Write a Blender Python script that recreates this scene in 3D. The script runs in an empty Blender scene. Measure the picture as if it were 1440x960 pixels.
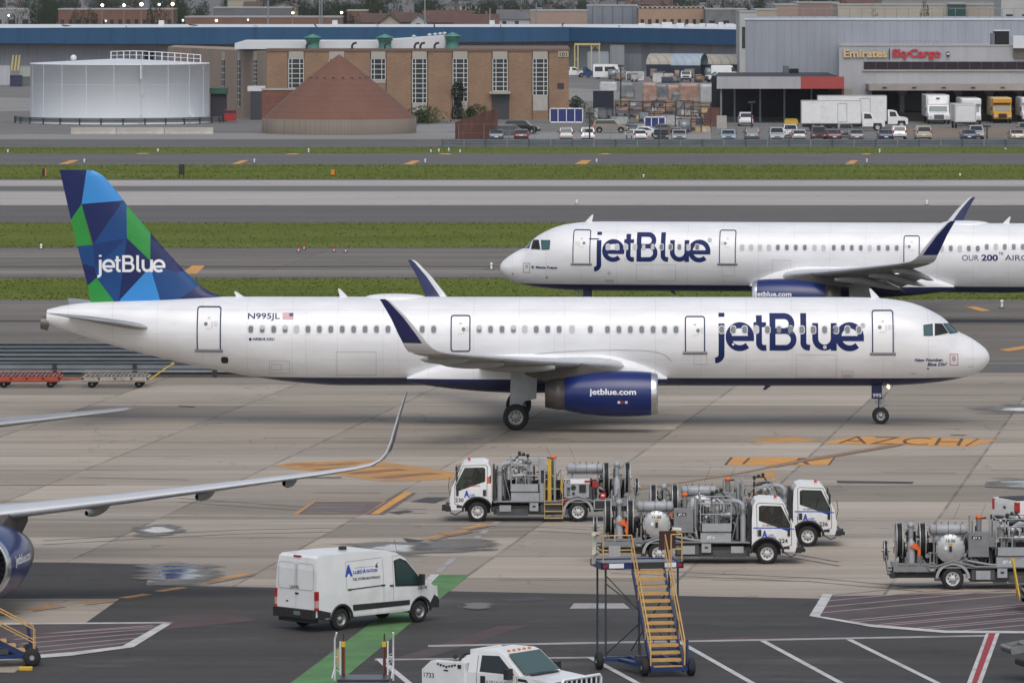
import bpy, bmesh, math, random
from mathutils import Vector, Matrix
random.seed(7)
F = 8500.0; H = 21.46; YH = -45.0        # camera: focal length in photo pixels, height, horizon row
R = math.radians
def G(px, py, z=0.0):
    Y = F*(H-z)/(py-YH); return ((px-720)*Y/F, Y, z)
def GY(py, z=0.0): return F*(H-z)/(py-YH)
def GX(px, Y): return (px-720)*Y/F
def GZ(py, Y): return H-(py-YH)*Y/F

sc = bpy.context.scene
COL = sc.collection

class MB:
    def __init__(s): s.v = []; s.f = []; s.m = []; s.s = []
    def add(s, vs, fs, m=0, smooth=False):
        o = len(s.v); s.v += [tuple(p) for p in vs]
        for f in fs: s.f.append([i+o for i in f]); s.m.append(m); s.s.append(smooth)
    def box(s, c, d, m=0, rz=0, ry=0, rx=0, top=1.0):
        M = Matrix.Translation(Vector(c)) @ Matrix.Rotation(rz, 4, 'Z') @ Matrix.Rotation(ry, 4, 'Y') @ Matrix.Rotation(rx, 4, 'X')
        x, y, z = d[0]/2, d[1]/2, d[2]/2
        vs = [M @ Vector(p) for p in ((-x,-y,-z),(x,-y,-z),(x,y,-z),(-x,y,-z),(-x*top,-y*top,z),(x*top,-y*top,z),(x*top,y*top,z),(-x*top,y*top,z))]
        s.add(vs, [(0,3,2,1),(4,5,6,7),(0,1,5,4),(1,2,6,5),(2,3,7,6),(3,0,4,7)], m)
    def b2(s, x0, x1, y0, y1, z0, z1, m=0):
        s.box(((x0+x1)/2,(y0+y1)/2,(z0+z1)/2), (abs(x1-x0),abs(y1-y0),abs(z1-z0)), m)
    def cyl(s, p0, p1, r0, r1=None, n=12, m=0, cap=True, smooth=True):
        if r1 is None: r1 = r0
        p0 = Vector(p0); p1 = Vector(p1); d = (p1-p0).normalized()
        a = d.orthogonal().normalized(); b = d.cross(a)
        vs = []
        for p, r in ((p0, r0), (p1, r1)):
            for i in range(n):
                t = 2*math.pi*i/n; vs.append(p + a*(r*math.cos(t)) + b*(r*math.sin(t)))
        s.add(vs, [(i, (i+1)%n, n+(i+1)%n, n+i) for i in range(n)], m, smooth)
        if cap: s.add(vs[:n], [tuple(range(n-1,-1,-1))], m); s.add(vs[n:], [tuple(range(n))], m)
    def tube(s, pts, r, n=6, m=0, closed=False):
        pts = [Vector(p) for p in pts]; k = len(pts); rings = []
        up = None
        for i, p in enumerate(pts):
            if closed: d = pts[(i+1)%k]-pts[i-1]
            else: d = pts[min(i+1,k-1)]-pts[max(i-1,0)]
            d = d.normalized() if d.length > 1e-9 else Vector((0,0,1))
            if up is None: up = d.orthogonal().normalized()
            else: up = (up-d*up.dot(d)); up = up.normalized() if up.length > 1e-6 else d.orthogonal().normalized()
            b = d.cross(up)
            rings.append([p+up*(r*math.cos(2*math.pi*j/n))+b*(r*math.sin(2*math.pi*j/n)) for j in range(n)])
        vs = [q for g in rings for q in g]; fs = []
        for i in range(k if closed else k-1):
            a, b_ = i*n, ((i+1)%k)*n
            for j in range(n): fs.append((a+j, a+(j+1)%n, b_+(j+1)%n, b_+j))
        s.add(vs, fs, m, True)
        if not closed: s.add(rings[0], [tuple(range(n-1,-1,-1))], m); s.add(rings[-1], [tuple(range(n))], m)
    def prism(s, poly, axis, a, b, m=0):
        """poly 2D extruded along axis 'x','y','z' from a to b"""
        def P(u, v, w):
            return {'y': (u, w, v), 'x': (w, u, v), 'z': (u, v, w)}[axis]
        n = len(poly)
        vs = [P(u, v, a) for u, v in poly]+[P(u, v, b) for u, v in poly]
        s.add(vs, [tuple(range(n))[::-1], tuple(range(n, 2*n))]+[(i,(i+1)%n,n+(i+1)%n,n+i) for i in range(n)], m)
    def lathe(s, prof, org, axis='x', n=32, m=0, closed=False, sgn=1, ms=None):
        """prof [(d,r)] along axis"""
        vs = []
        for d, r in prof:
            for i in range(n):
                t = 2*math.pi*i/n; c, w = r*math.cos(t), r*math.sin(t)
                vs.append({'x': (org[0]+sgn*d, org[1]+c, org[2]+w), 'y': (org[0]+c, org[1]+sgn*d, org[2]+w), 'z': (org[0]+c, org[1]+w, org[2]+sgn*d)}[axis])
        o = len(s.v)
        s.v += vs
        for k in range(len(prof)-1):
            for i in range(n):
                s.f.append([o+k*n+i, o+k*n+(i+1)%n, o+(k+1)*n+(i+1)%n, o+(k+1)*n+i]); s.m.append(ms[k] if ms else m); s.s.append(True)
    def quad(s, pts, m=0): s.add(pts, [tuple(range(len(pts)))], m)
    def sphere(s, c, r, m=0, nu=12, nv=8, sc=(1,1,1)):
        vs = []; fs = []
        for j in range(nv+1):
            ph = math.pi*j/nv
            for i in range(nu):
                t = 2*math.pi*i/nu
                vs.append((c[0]+sc[0]*r*math.sin(ph)*math.cos(t), c[1]+sc[1]*r*math.sin(ph)*math.sin(t), c[2]+sc[2]*r*math.cos(ph)))
        for j in range(nv):
            for i in range(nu): fs.append((j*nu+i, (j+1)*nu+i, (j+1)*nu+(i+1)%nu, j*nu+(i+1)%nu))
        s.add(vs, fs, m, True)
    def grid(s, rings, m=0, closed=True, smooth=True, mf=None):
        k = len(rings); n = len(rings[0]); vs = [p for g in rings for p in g]
        o = len(s.v); s.v += [tuple(p) for p in vs]
        for i in range(k-1):
            for j in range(n if closed else n-1):
                s.f.append([o+i*n+j, o+i*n+(j+1)%n, o+(i+1)*n+(j+1)%n, o+(i+1)*n+j])
                s.m.append(mf(i, j) if mf else m); s.s.append(smooth)
    def mapv(s, fn, start=0):
        for i in range(start, len(s.v)): s.v[i] = tuple(fn(*s.v[i]))
    def text(s, st, fn, h, m=0, bold=0.0, cut=None, shear=0.0, width=None):
        """flat text; fn(u,v) -> 3D with u from 0, v from 0 (baseline); h = cap height"""
        vs, fs, w = text_geo(st, bold, shear)
        k = h; ku = k if width is None else width/w
        if cut:
            bm = bmesh.new(); bv = [bm.verts.new((x*ku, y*k, 0)) for x, y in vs]
            for f in fs:
                try: bm.faces.new([bv[i] for i in f])
                except ValueError: pass
            y0 = min(y for x, y in vs)*k; y1 = max(y for x, y in vs)*k; c = y0+cut
            while c < y1:
                bmesh.ops.bisect_plane(bm, geom=bm.verts[:]+bm.edges[:]+bm.faces[:], plane_co=(0,c,0), plane_no=(0,1,0)); c += cut
            bm.verts.ensure_lookup_table()
            for i, v in enumerate(bm.verts): v.index = i
            s.add([fn(v.co.x, v.co.y) for v in bm.verts], [[v.index for v in f.verts] for f in bm.faces], m); bm.free()
        else:
            s.add([fn(x*ku, y*k) for x, y in vs], fs, m)
        return w*ku
    def build(s, name, mats, parent=None, loc=None, bevel=0, seg=2, ang=40, auto=False, rot=None):
        me = bpy.data.meshes.new(name)
        me.from_pydata(s.v, [], s.f)
        if not isinstance(mats, (list, tuple)): mats = [mats]
        for m in mats: me.materials.append(m)
        me.polygons.foreach_set('material_index', s.m)
        me.polygons.foreach_set('use_smooth', [True]*len(s.f) if auto else s.s)
        me.update()
        o = bpy.data.objects.new(name, me); COL.objects.link(o)
        if parent is not None: o.parent = parent
        if loc is not None: o.location = loc
        if rot is not None: o.rotation_euler = (0, 0, rot)
        if bevel:
            b = o.modifiers.new('b', 'BEVEL'); b.width = bevel; b.segments = seg; b.limit_method = 'ANGLE'; b.angle_limit = R(ang)
            b.use_clamp_overlap = True
        return o

_tg = {}
def text_geo(st, bold=0.0, shear=0.0):
    key = (st, bold, shear)
    if key in _tg: return _tg[key]
    cu = bpy.data.curves.new('t', 'FONT'); cu.body = st; cu.size = 1.0; cu.offset = bold; cu.shear = shear; cu.resolution_u = 4
    o = bpy.data.objects.new('t', cu); me = bpy.data.meshes.new_from_object(o)
    vs = [(v.co.x, v.co.y) for v in me.vertices]; fs = [list(p.vertices) for p in me.polygons]
    bpy.data.objects.remove(o); bpy.data.curves.remove(cu); bpy.data.meshes.remove(me)
    x0 = min(x for x, y in vs); k = 1/0.73
    vs = [((x-x0)*k, y*k) for x, y in vs]
    _tg[key] = (vs, fs, max(x for x, y in vs)); return _tg[key]

def empty(name, loc, rz=0, label=None, cat=None, group=None, kind=None):
    o = bpy.data.objects.new(name, None); COL.objects.link(o); o.location = loc; o.rotation_euler = (0,0,rz)
    tag(o, label, cat, group, kind); return o
def tag(o, label=None, cat=None, group=None, kind=None):
    if label: o['label'] = label
    if cat: o['category'] = cat
    if group: o['group'] = group
    if kind: o['kind'] = kind
    return o
def kids(o): return [c for c in _all if c.parent is o]
def dup(root, loc=None, rz=None, label=None, group=None, scale=None):
    r = root.copy(); COL.objects.link(r)
    if loc is not None: r.location = loc
    if rz is not None: r.rotation_euler = (0,0,rz)
    if label: r['label'] = label
    if group: r['group'] = group
    if scale is not None: r.scale = scale
    def rec(a, b):
        for ch in list(a.children):
            c = ch.copy(); COL.objects.link(c); c.parent = b; rec(ch, c)
    rec(root, r); return r

# ---------------------------------------------------------------- materials
_mats = {}
def mat(name, col, rough=0.5, metal=0.0, var=0.0, vs=3.0, spec=0.5, coat=0.0, emit=None, dirt=None, dirt_amt=0.0, stretch=(1,1,1), bump=0.0):
    if name in _mats: return _mats[name]
    m = bpy.data.materials.new(name); m.use_nodes = True; nt = m.node_tree; b = nt.nodes['Principled BSDF']
    b.inputs['Base Color'].default_value = (*col, 1); b.inputs['Roughness'].default_value = rough
    b.inputs['Metallic'].default_value = metal; b.inputs['Specular IOR Level'].default_value = spec
    if coat: b.inputs['Coat Weight'].default_value = coat; b.inputs['Coat Roughness'].default_value = 0.08
    if emit:
        b.inputs['Emission Color'].default_value = (*emit[0], 1); b.inputs['Emission Strength'].default_value = emit[1]
    if var or dirt:
        tc = nt.nodes.new('ShaderNodeTexCoord'); mp = nt.nodes.new('ShaderNodeMapping'); mp.inputs['Scale'].default_value = stretch
        nt.links.new(tc.outputs['Object'], mp.inputs['Vector'])
        n = nt.nodes.new('ShaderNodeTexNoise'); n.inputs['Scale'].default_value = vs; n.inputs['Detail'].default_value = 6
        n.inputs['Roughness'].default_value = 0.62
        nt.links.new(mp.outputs[0], n.inputs['Vector'])
        mr = nt.nodes.new('ShaderNodeMapRange'); mr.inputs['From Min'].default_value = 0.3; mr.inputs['From Max'].default_value = 0.7
        mr.inputs['To Min'].default_value = 1-var; mr.inputs['To Max'].default_value = 1+var*0.6
        nt.links.new(n.outputs['Fac'], mr.inputs['Value'])
        mx = nt.nodes.new('ShaderNodeVectorMath'); mx.operation = 'SCALE'; mx.inputs[0].default_value = col
        nt.links.new(mr.outputs[0], mx.inputs['Scale'])
        out = mx.outputs[0]
        if dirt:
            n2 = nt.nodes.new('ShaderNodeTexNoise'); n2.inputs['Scale'].default_value = vs*0.37; n2.inputs['Detail'].default_value = 8; n2.inputs['Roughness'].default_value = 0.7
            nt.links.new(mp.outputs[0], n2.inputs['Vector'])
            r2 = nt.nodes.new('ShaderNodeMapRange'); r2.inputs['From Min'].default_value = 0.5; r2.inputs['From Max'].default_value = 0.68; r2.inputs['To Max'].default_value = dirt_amt
            nt.links.new(n2.outputs['Fac'], r2.inputs['Value'])
            mm = nt.nodes.new('ShaderNodeMix'); mm.data_type = 'RGBA'; mm.inputs['B'].default_value = (*dirt, 1)
            nt.links.new(r2.outputs[0], mm.inputs['Factor']); nt.links.new(out, mm.inputs['A']); out = mm.outputs['Result']
        nt.links.new(out, b.inputs['Base Color'])
        if bump:
            bp = nt.nodes.new('ShaderNodeBump'); bp.inputs['Strength'].default_value = bump; bp.inputs['Distance'].default_value = 0.05
            nt.links.new(n.outputs['Fac'], bp.inputs['Height']); nt.links.new(bp.outputs[0], b.inputs['Normal'])
    _mats[name] = m; return m

def N(nt, t, **kw):
    n = nt.nodes.new(t)
    for k, v in kw.items():
        if k in n.inputs.keys(): n.inputs[k].default_value = v
        else: setattr(n, k, v)
    return n
def math_(nt, op, a, b=None, c=None):
    n = nt.nodes.new('ShaderNodeMath'); n.operation = op
    for i, x in enumerate((a, b, c)):
        if x is None: continue
        if isinstance(x, (int, float)): n.inputs[i].default_value = x
        else: nt.links.new(x, n.inputs[i])
    return n.outputs[0]
def mix_(nt, f, a, b):
    n = nt.nodes.new('ShaderNodeMix'); n.data_type = 'RGBA'
    for k, x in (('Factor', f), ('A', a), ('B', b)):
        if isinstance(x, (int, float)): n.inputs[k].default_value = x
        elif isinstance(x, tuple): n.inputs[k].default_value = (*x, 1)
        else: nt.links.new(x, n.inputs[k])
    return n.outputs['Result']

def pave(name, col, col2, rough=0.85, joints=None, streak=0.35, patch=0.3, rust=0.0, cracks=True, dark=None, light=None):
    """pavement: large patches, streaks along the taxi direction, fine grain, slab joints, tar seams"""
    if name in _mats: return _mats[name]
    m = bpy.data.materials.new(name); m.use_nodes = True; nt = m.node_tree; b = nt.nodes['Principled BSDF']
    b.inputs['Roughness'].default_value = rough; b.inputs['Specular IOR Level'].default_value = 0.35
    tc = nt.nodes.new('ShaderNodeTexCoord'); P = tc.outputs['Object']
    sp = nt.nodes.new('ShaderNodeSeparateXYZ'); nt.links.new(P, sp.inputs[0]); X, Y = sp.outputs[0], sp.outputs[1]
    def noise(scale, st=(1,1,1), det=5, rough=0.6):
        mp = N(nt, 'ShaderNodeMapping'); mp.inputs['Scale'].default_value = st; nt.links.new(P, mp.inputs['Vector'])
        n = N(nt, 'ShaderNodeTexNoise', Scale=scale, Detail=det, Roughness=rough); nt.links.new(mp.outputs[0], n.inputs['Vector']); return n.outputs['Fac']
    def rng(x, a, b_, c=0., d=1.):
        n = N(nt, 'ShaderNodeMapRange'); n.inputs['From Min'].default_value = a; n.inputs['From Max'].default_value = b_
        n.inputs['To Min'].default_value = c; n.inputs['To Max'].default_value = d; nt.links.new(x, n.inputs['Value']); return n.outputs[0]
    big = noise(0.06, (0.5, 1, 1), 6)
    c = mix_(nt, rng(big, 0.3, 0.7), col, col2)
    st1 = rng(noise(1.0, (0.012, 0.22, 1), 5, 0.65), 0.3, 0.75, 1-streak, 1+streak*0.25)
    st2 = rng(noise(1.0, (0.05, 1.1, 1), 5, 0.7), 0.25, 0.75, 1-streak*0.5, 1+streak*0.3)
    gr = rng(noise(6.0, (1, 1, 1), 3), 0.2, 0.8, 0.93, 1.07)
    k = math_(nt, 'MULTIPLY', math_(nt, 'MULTIPLY', st1, st2), gr)
    if joints:
        sx, sy, sl = joints
        u = math_(nt, 'DIVIDE', math_(nt, 'SUBTRACT', X, math_(nt, 'MULTIPLY', Y, sl)), sx)
        v = math_(nt, 'DIVIDE', Y, sy)
        cell = N(nt, 'ShaderNodeTexWhiteNoise'); cell.noise_dimensions = '2D'
        cb = N(nt, 'ShaderNodeCombineXYZ'); nt.links.new(math_(nt, 'FLOOR', u), cb.inputs[0]); nt.links.new(math_(nt, 'FLOOR', v), cb.inputs[1]); nt.links.new(cb.outputs[0], cell.inputs['Vector'])
        k = math_(nt, 'MULTIPLY', k, rng(cell.outputs['Value'], 0, 1, 1-patch*0.35, 1+patch*0.2))
        du = math_(nt, 'MULTIPLY', math_(nt, 'PINGPONG', u, 0.5), sx); dv = math_(nt, 'MULTIPLY', math_(nt, 'PINGPONG', v, 0.5), sy)
        brk = noise(0.35, (1, 1, 1), 3)
        ju = math_(nt, 'MULTIPLY', rng(du, 0.03, 0.09, 1, 0), rng(brk, 0.36, 0.6, 0.25, 0.85))
        jv = math_(nt, 'MULTIPLY', rng(dv, 0.08, 0.25, 1, 0), rng(noise(0.12, (1, 0.2, 1), 3), 0.45, 0.6, 0.1, 0.75))
        jj = math_(nt, 'MAXIMUM', ju, jv)
        k = math_(nt, 'MULTIPLY', k, math_(nt, 'SUBTRACT', 1.0, math_(nt, 'MULTIPLY', jj, 0.6)))
    if cracks:
        wz = N(nt, 'ShaderNodeTexNoise', Scale=0.08, Detail=4.0); nt.links.new(P, wz.inputs['Vector'])
        cr = rng(math_(nt, 'ABSOLUTE', math_(nt, 'SUBTRACT', wz.outputs['Fac'], 0.5)), 0.0, 0.0035, 0.7, 1.0)
        k = math_(nt, 'MULTIPLY', k, cr)
    sc_ = N(nt, 'ShaderNodeVectorMath', operation='SCALE'); nt.links.new(c, sc_.inputs[0]); nt.links.new(k, sc_.inputs['Scale']); out = sc_.outputs[0]
    if rust:
        rn = math_(nt, 'MULTIPLY', rng(noise(1.0, (0.06, 0.9, 1), 6, 0.7), 0.62, 0.78, 0, 1), rust)
        out = mix_(nt, rn, out, (0.20, 0.085, 0.05))
    if dark:
        dn = math_(nt, 'MULTIPLY', rng(noise(0.5, (0.25, 1.2, 1), 6, 0.7), 0.60, 0.72, 0, 1), dark)
        out = mix_(nt, dn, out, (0.035, 0.034, 0.035))
    if light:
        ln = math_(nt, 'MULTIPLY', rng(noise(0.35, (0.5, 1, 1), 7, 0.72), 0.56, 0.74, 0, 1), light)
        out = mix_(nt, ln, out, (0.21, 0.19, 0.17))
    nt.links.new(out, b.inputs['Base Color'])
    nt.links.new(rng(noise(0.4, (0.4, 1, 1)), 0.3, 0.7, rough-0.12, rough+0.08), b.inputs['Roughness'])
    _mats[name] = m; return m

def sheet(name, polys, m, z=0.0, kind='structure', label=None, cat=None, parent=None):
    """flat polygons given in world XY"""
    mb = MB()
    for p in polys: mb.quad([(q[0], q[1], z) for q in p])
    o = mb.build(name, m, parent)
    # make faces point up
    for f in o.data.polygons:
        if f.normal.z < 0: f.flip()
    return tag(o, label, cat, kind=kind)
# ---------------------------------------------------------------- palette
concrete = pave('apron_concrete', (0.37,0.315,0.252), (0.49,0.425,0.35), joints=(7.6, 7.6, 0.135), streak=0.34, patch=0.8, rust=0.55, dark=0.38)
asphalt_near = pave('near_asphalt', (0.058,0.053,0.049), (0.073,0.067,0.061), rough=0.8, streak=0.35, patch=0.2, light=0.35)
taxi_asph = pave('taxiway_asphalt', (0.185,0.162,0.138), (0.225,0.20,0.17), streak=0.38, joints=(15, 15, 0.1))
taxi_dark = pave('perimeter_asphalt', (0.125,0.118,0.112), (0.155,0.146,0.138), streak=0.3)
runway_conc = pave('runway_concrete', (0.42,0.39,0.36), (0.46,0.43,0.395), streak=0.22)
runway_rubber = pave('runway_rubbered', (0.17,0.16,0.152), (0.21,0.198,0.185), streak=0.4)
runway_shldr = pave('runway_shoulder', (0.118,0.108,0.10), (0.14,0.13,0.12), streak=0.25)
lot_asph = pave('lot_asphalt', (0.16,0.152,0.146), (0.21,0.20,0.19), streak=0.2)
lot_conc = pave('lot_concrete', (0.26,0.25,0.235), (0.31,0.30,0.285), streak=0.25)
city_ground = pave('city_ground', (0.10,0.10,0.095), (0.16,0.155,0.15), streak=0.1)

def grass_mat(name, c1, c2, c3):
    m = bpy.data.materials.new(name); m.use_nodes = True; nt = m.node_tree; b = nt.nodes['Principled BSDF']
    b.inputs['Roughness'].default_value = 0.95; b.inputs['Specular IOR Level'].default_value = 0.1
    tc = nt.nodes.new('ShaderNodeTexCoord')
    def noise(scale, st):
        mp = N(nt, 'ShaderNodeMapping'); mp.inputs['Scale'].default_value = st; nt.links.new(tc.outputs['Object'], mp.inputs['Vector'])
        n = N(nt, 'ShaderNodeTexNoise', Scale=scale, Detail=7.0, Roughness=0.65); nt.links.new(mp.outputs[0], n.inputs['Vector']); return n.outputs['Fac']
    def rng(x, a, b_):
        n = N(nt, 'ShaderNodeMapRange'); n.inputs['From Min'].default_value = a; n.inputs['From Max'].default_value = b_; nt.links.new(x, n.inputs['Value']); return n.outputs[0]
    c = mix_(nt, rng(noise(0.09, (0.35,1,1)), 0.38, 0.62), c1, c2)
    c = mix_(nt, math_(nt, 'MULTIPLY', rng(noise(0.35, (0.3,1,1)), 0.5, 0.75), 0.7), c, c3)
    nt.links.new(c, b.inputs['Base Color']); return m
grass_m = grass_mat('mown_grass', (0.090,0.118,0.015), (0.125,0.150,0.024), (0.15,0.135,0.04))
blade_m = grass_mat('grass_blades', (0.105,0.15,0.022), (0.145,0.185,0.035), (0.17,0.16,0.06))
paint_w = mat('white_road_paint', (0.55,0.54,0.53), 0.8, var=0.18, vs=1.5, dirt=(0.25,0.24,0.23), dirt_amt=0.6)
paint_wf = mat('worn_white_paint', (0.36,0.34,0.33), 0.8, var=0.2, vs=1.2, dirt=(0.15,0.14,0.14), dirt_amt=0.8)
paint_y = mat('orange_yellow_paint', (0.64,0.30,0.065), 0.8, var=0.18, vs=1.0, dirt=(0.33,0.23,0.14), dirt_amt=0.6)
paint_yf = mat('faded_orange_paint', (0.50,0.26,0.09), 0.85, var=0.25, vs=0.9, dirt=(0.29,0.23,0.17), dirt_amt=0.75)
paint_k = mat('black_outline_paint', (0.11,0.075,0.06), 0.85, var=0.2)
paint_r = mat('red_road_paint', (0.32,0.035,0.045), 0.8, var=0.2, vs=2)
paint_rf = mat('faded_red_paint', (0.085,0.055,0.053), 0.85, var=0.3, vs=0.6, dirt=(0.07,0.065,0.065), dirt_amt=0.9)
hatch_m = mat('dark_red_hatch_paint', (0.085,0.066,0.065), 0.85, var=0.35, vs=0.35, dirt=(0.20,0.185,0.17), dirt_amt=0.35)
hatch_w = mat('pinkish_hatch_lines', (0.36,0.27,0.27), 0.8, var=0.2, vs=0.8)
paint_g = mat('green_walkway_paint', (0.095,0.225,0.075), 0.85, var=0.3, vs=0.8, dirt=(0.10,0.12,0.085), dirt_amt=0.75)
paint_brown = mat('brown_sign_paint', (0.15,0.115,0.105), 0.85, var=0.15, vs=1.3)

BIG = 700
def band(name, y0, y1, m, z=0.0, x0=-BIG, x1=BIG, kind='structure'):
    a, b = GY(y1), GY(y0)      # near, far
    return sheet(name, [[(x0,a),(x1,a),(x1,b),(x0,b)]], m, z, kind)

# one sheet of land to the horizon, 12 cm under the pavements
sheet('ground', [[(-4000,60),(4000,60),(4000,9000),(-4000,9000)]], city_ground, -0.12)
# pavement bands, abutting one another
apron_far = GY(524)
# apron concrete with the asphalt boundary in front
bnd = [(-60,789),(105,790.5),(212,793),(206,822),(360,825),(600,830),(900,836),(1150,841),(1300,848),(1500,857)]
bw = [G(x, y)[:2] for x, y in bnd]
xl, xr = bw[0][0], bw[-1][0]
a_o = sheet('apron', [[(-BIG, bw[0][1])]+bw+[(BIG, bw[-1][1]), (BIG, apron_far), (-BIG, apron_far)]], concrete, 0.0)
wedge = [G(x, y)[:2] for x, y in ((-120,841.5),(168,841.5),(118,877),(60,915),(20,945),(-160,945))]
near = [(-BIG,60),(BIG,60),(BIG,bw[-1][1])]+bw[::-1]+[(-BIG,bw[0][1])]
sheet('apron_road', [near], asphalt_near, 0.0)
sheet('concrete_patch', [wedge], concrete, 0.004)
band('service_road', 512, 524, taxi_dark, 0.0, x0=GX(1352, GY(524)))
band('service_road', 512, 524, taxi_asph, 0.0, x1=GX(1352, GY(524)))
band('taxiway', 421, 512, taxi_asph)
band('grass_strip', 392, 421, grass_m, 0.0)
band('taxiway', 347.5, 392, taxi_asph)
band('grass_strip', 313.5, 347.5, grass_m, 0.0)
band('runway_shoulder', 288.6, 313.5, runway_shldr)
band('runway', 273, 288.6, runway_conc)
band('runway_wheel_track', 261.5, 273, runway_conc)
band('runway_rubber_band', 261.5, 269, runway_rubber, 0.004)
band('runway_edge', 253.5, 261.5, runway_conc)
band('runway_shoulder', 251.5, 253.5, runway_shldr)
band('grass_strip', 232.5, 251.5, grass_m, 0.0)
band('taxiway', 215.5, 232.5, taxi_dark)
band('grass_strip', 207.5, 215.5, grass_m, 0.0)
band('perimeter_road', 196, 207.5, taxi_dark)
lotx = GX(620, GY(190))
band('service_lot', 60, 196, lot_asph, -0.004, x0=-330, x1=330)
# lighter concrete areas in the far lots
sheet('lot_pavement', [[G(-60,196)[:2],G(640,196)[:2],G(640,186.5)[:2],G(-60,189)[:2]]], lot_conc, 0.004)
sheet('lot_pavement', [[G(-60,158)[:2],G(44,156)[:2],G(44,138)[:2],G(-60,136)[:2]]], lot_conc, 0.004)
sheet('lot_pavement', [[G(560,192)[:2],G(650,184)[:2],G(640,174)[:2],G(590,176)[:2]]], lot_conc, 0.008)
sheet('lot_pavement', [[G(800,143)[:2],G(880,141)[:2],G(880,128)[:2],G(800,124)[:2]]], lot_conc, 0.004)
sheet('lot_pavement', [[G(640,200)[:2],G(1000,200)[:2],G(1000,182)[:2],G(760,186)[:2]]], lot_conc, 0.004)

def mark(name, px, m, z=0.006):
    return sheet(name, [[G(x, y)[:2] for x, y in p] for p in px], m, z)
def line_px(a, b, w):
    """straight painted line of world width w between two photo points"""
    A = Vector(G(*a)[:2]); B = Vector(G(*b)[:2]); d = (B-A).normalized(); n = Vector((-d.y, d.x))*w/2
    return [tuple(A-n), tuple(B-n), tuple(B+n), tuple(A+n)]
def wl(name, segs, m, z=0.006):
    return sheet(name, [line_px(a, b, w) for a, b, w in segs], m, z)

# long lines
wl('road_marking', [((-900,717.5),(620,726.5),0.17),((620,726.5),(2300,736.5),0.17),((-900,727),(620,736.8),0.17),((620,736.8),(2300,747.5),0.17)], paint_w)
# runway lines
wl('runway_marking', [((-4000,287.8),(5500,287.8),0.7),((-4000,272.3),(330,272.3),0.5),((-4000,508.6),(60,508.6),0.15)], paint_w, 0.01)
wl('taxiway_marking', [((1385,511),(1700,511),0.22)], paint_w, 0.008)
# dark tyre bands on the taxiways
rub = pave('taxiway_rubber', (0.085,0.08,0.075), (0.11,0.105,0.10), streak=0.5)
taxi_l = pave('taxiway_light_lane', (0.26,0.238,0.21), (0.30,0.275,0.245), streak=0.35)
wl('tyre_track', [((-3000,375),(4200,375),1.3),((-3000,349),(4200,349),1.1),((-3000,390.3),(4200,390.3),0.9),((-3000,451),(3500,451),2.1)], rub, 0.008)
wl('light_lane', [((-3000,382.6),(4200,382.6),5.2),((-3000,361),(200,361),1.4)], taxi_l, 0.005)
# orange taxiway bars
mark('taxiway_marking', [[(255,385),(270,373.6),(288,373.6),(277,385)],[(82,231),(100,225.3),(112,225.3),(96,231)],[(325,231),(340,225.5),(350,225.5),(336,231)],
     [(566,231.5),(580,226),(591,226),(580,231.5)],[(808,231),(818,225.5),(832,225.5),(824,231)],[(1188,231),(1197,225.5),(1207,225.5),(1200,231)],
     [(190,216.8),(196,215.6),(211,215.6),(206,216.8)],[(400,217.4),(408,216),(422,216),(416,217.4)],[(616,217.4),(622,216),(636,216),(632,217.4)],[(840,217.4),(848,216),(860,216),(854,217.4)],[(1210,217.4),(1216,216),(1226,216),(1222,217.4)],
     [(1358,431.5),(1372,431),(1394,437),(1380,438)],[(1405,491.5),(1450,485),(1450,489),(1418,494)]], paint_y, 0.012)
# painted surface signs
mark('surface_sign', [[(382,654.5),(412,650),(525,647),(600,658),(641,664),(641,674),(540,677.5),(470,667)]], paint_yf, 0.006)
mark('surface_sign_streaks', [[(420,655),(500,650.5),(512,651.5),(430,656)],[(436,660),(520,654),(540,655),(452,661.5)],[(480,665),(560,659),(575,660.5),(500,667)],[(520,671),(600,664),(622,666),(545,673)],[(400,654),(440,651.6),(446,652.2),(404,654.8)]], mat('old_orange_paint',(0.30,0.15,0.06),0.85,var=0.3,vs=1), 0.009)
mark('surface_sign', [[(1047,618.2),(1083,614.8),(1117,614.2),(1157,619.5),(1115,622.2),(1080,622.6)]], paint_yf, 0.006)
SG = [(1157,622),(1180,617.5),(1201,613.5),(1320,615.2),(1405,618.8),(1363,627.8),(1240,626),(1166,623.2)]
mark('surface_sign', [SG], paint_y, 0.006)
mark('surface_sign', [[(1022,653.5),(1031,643),(1172,643),(1164,653.8)]], paint_y, 0.006)
mark('surface_sign_border', [[(1018,653.5),(1027,643),(1031,643),(1022,653.5)],[(1164,653.8),(1172,643.2),(1174.5,643.2),(1167,653.8)],[(1043,652.3),(1052,643.8),(1056,643.8),(1047,652.3)]], paint_k, 0.011)
mark('surface_sign', [[(412,723),(441,704),(548,704),(520,723)]], paint_yf, 0.006)
mark('surface_sign_face', [[(419,722.6),(444,705),(540,705),(514,722.6)]], paint_brown, 0.010)
mark('surface_sign', [[(514,723.4),(564,691),(586,693.3),(540,723.4)]], paint_brown, 0.010)
mark('surface_sign_bar', [[(521,723),(568,691.6),(580,692.8),(532,723)]], paint_y, 0.014)
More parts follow.
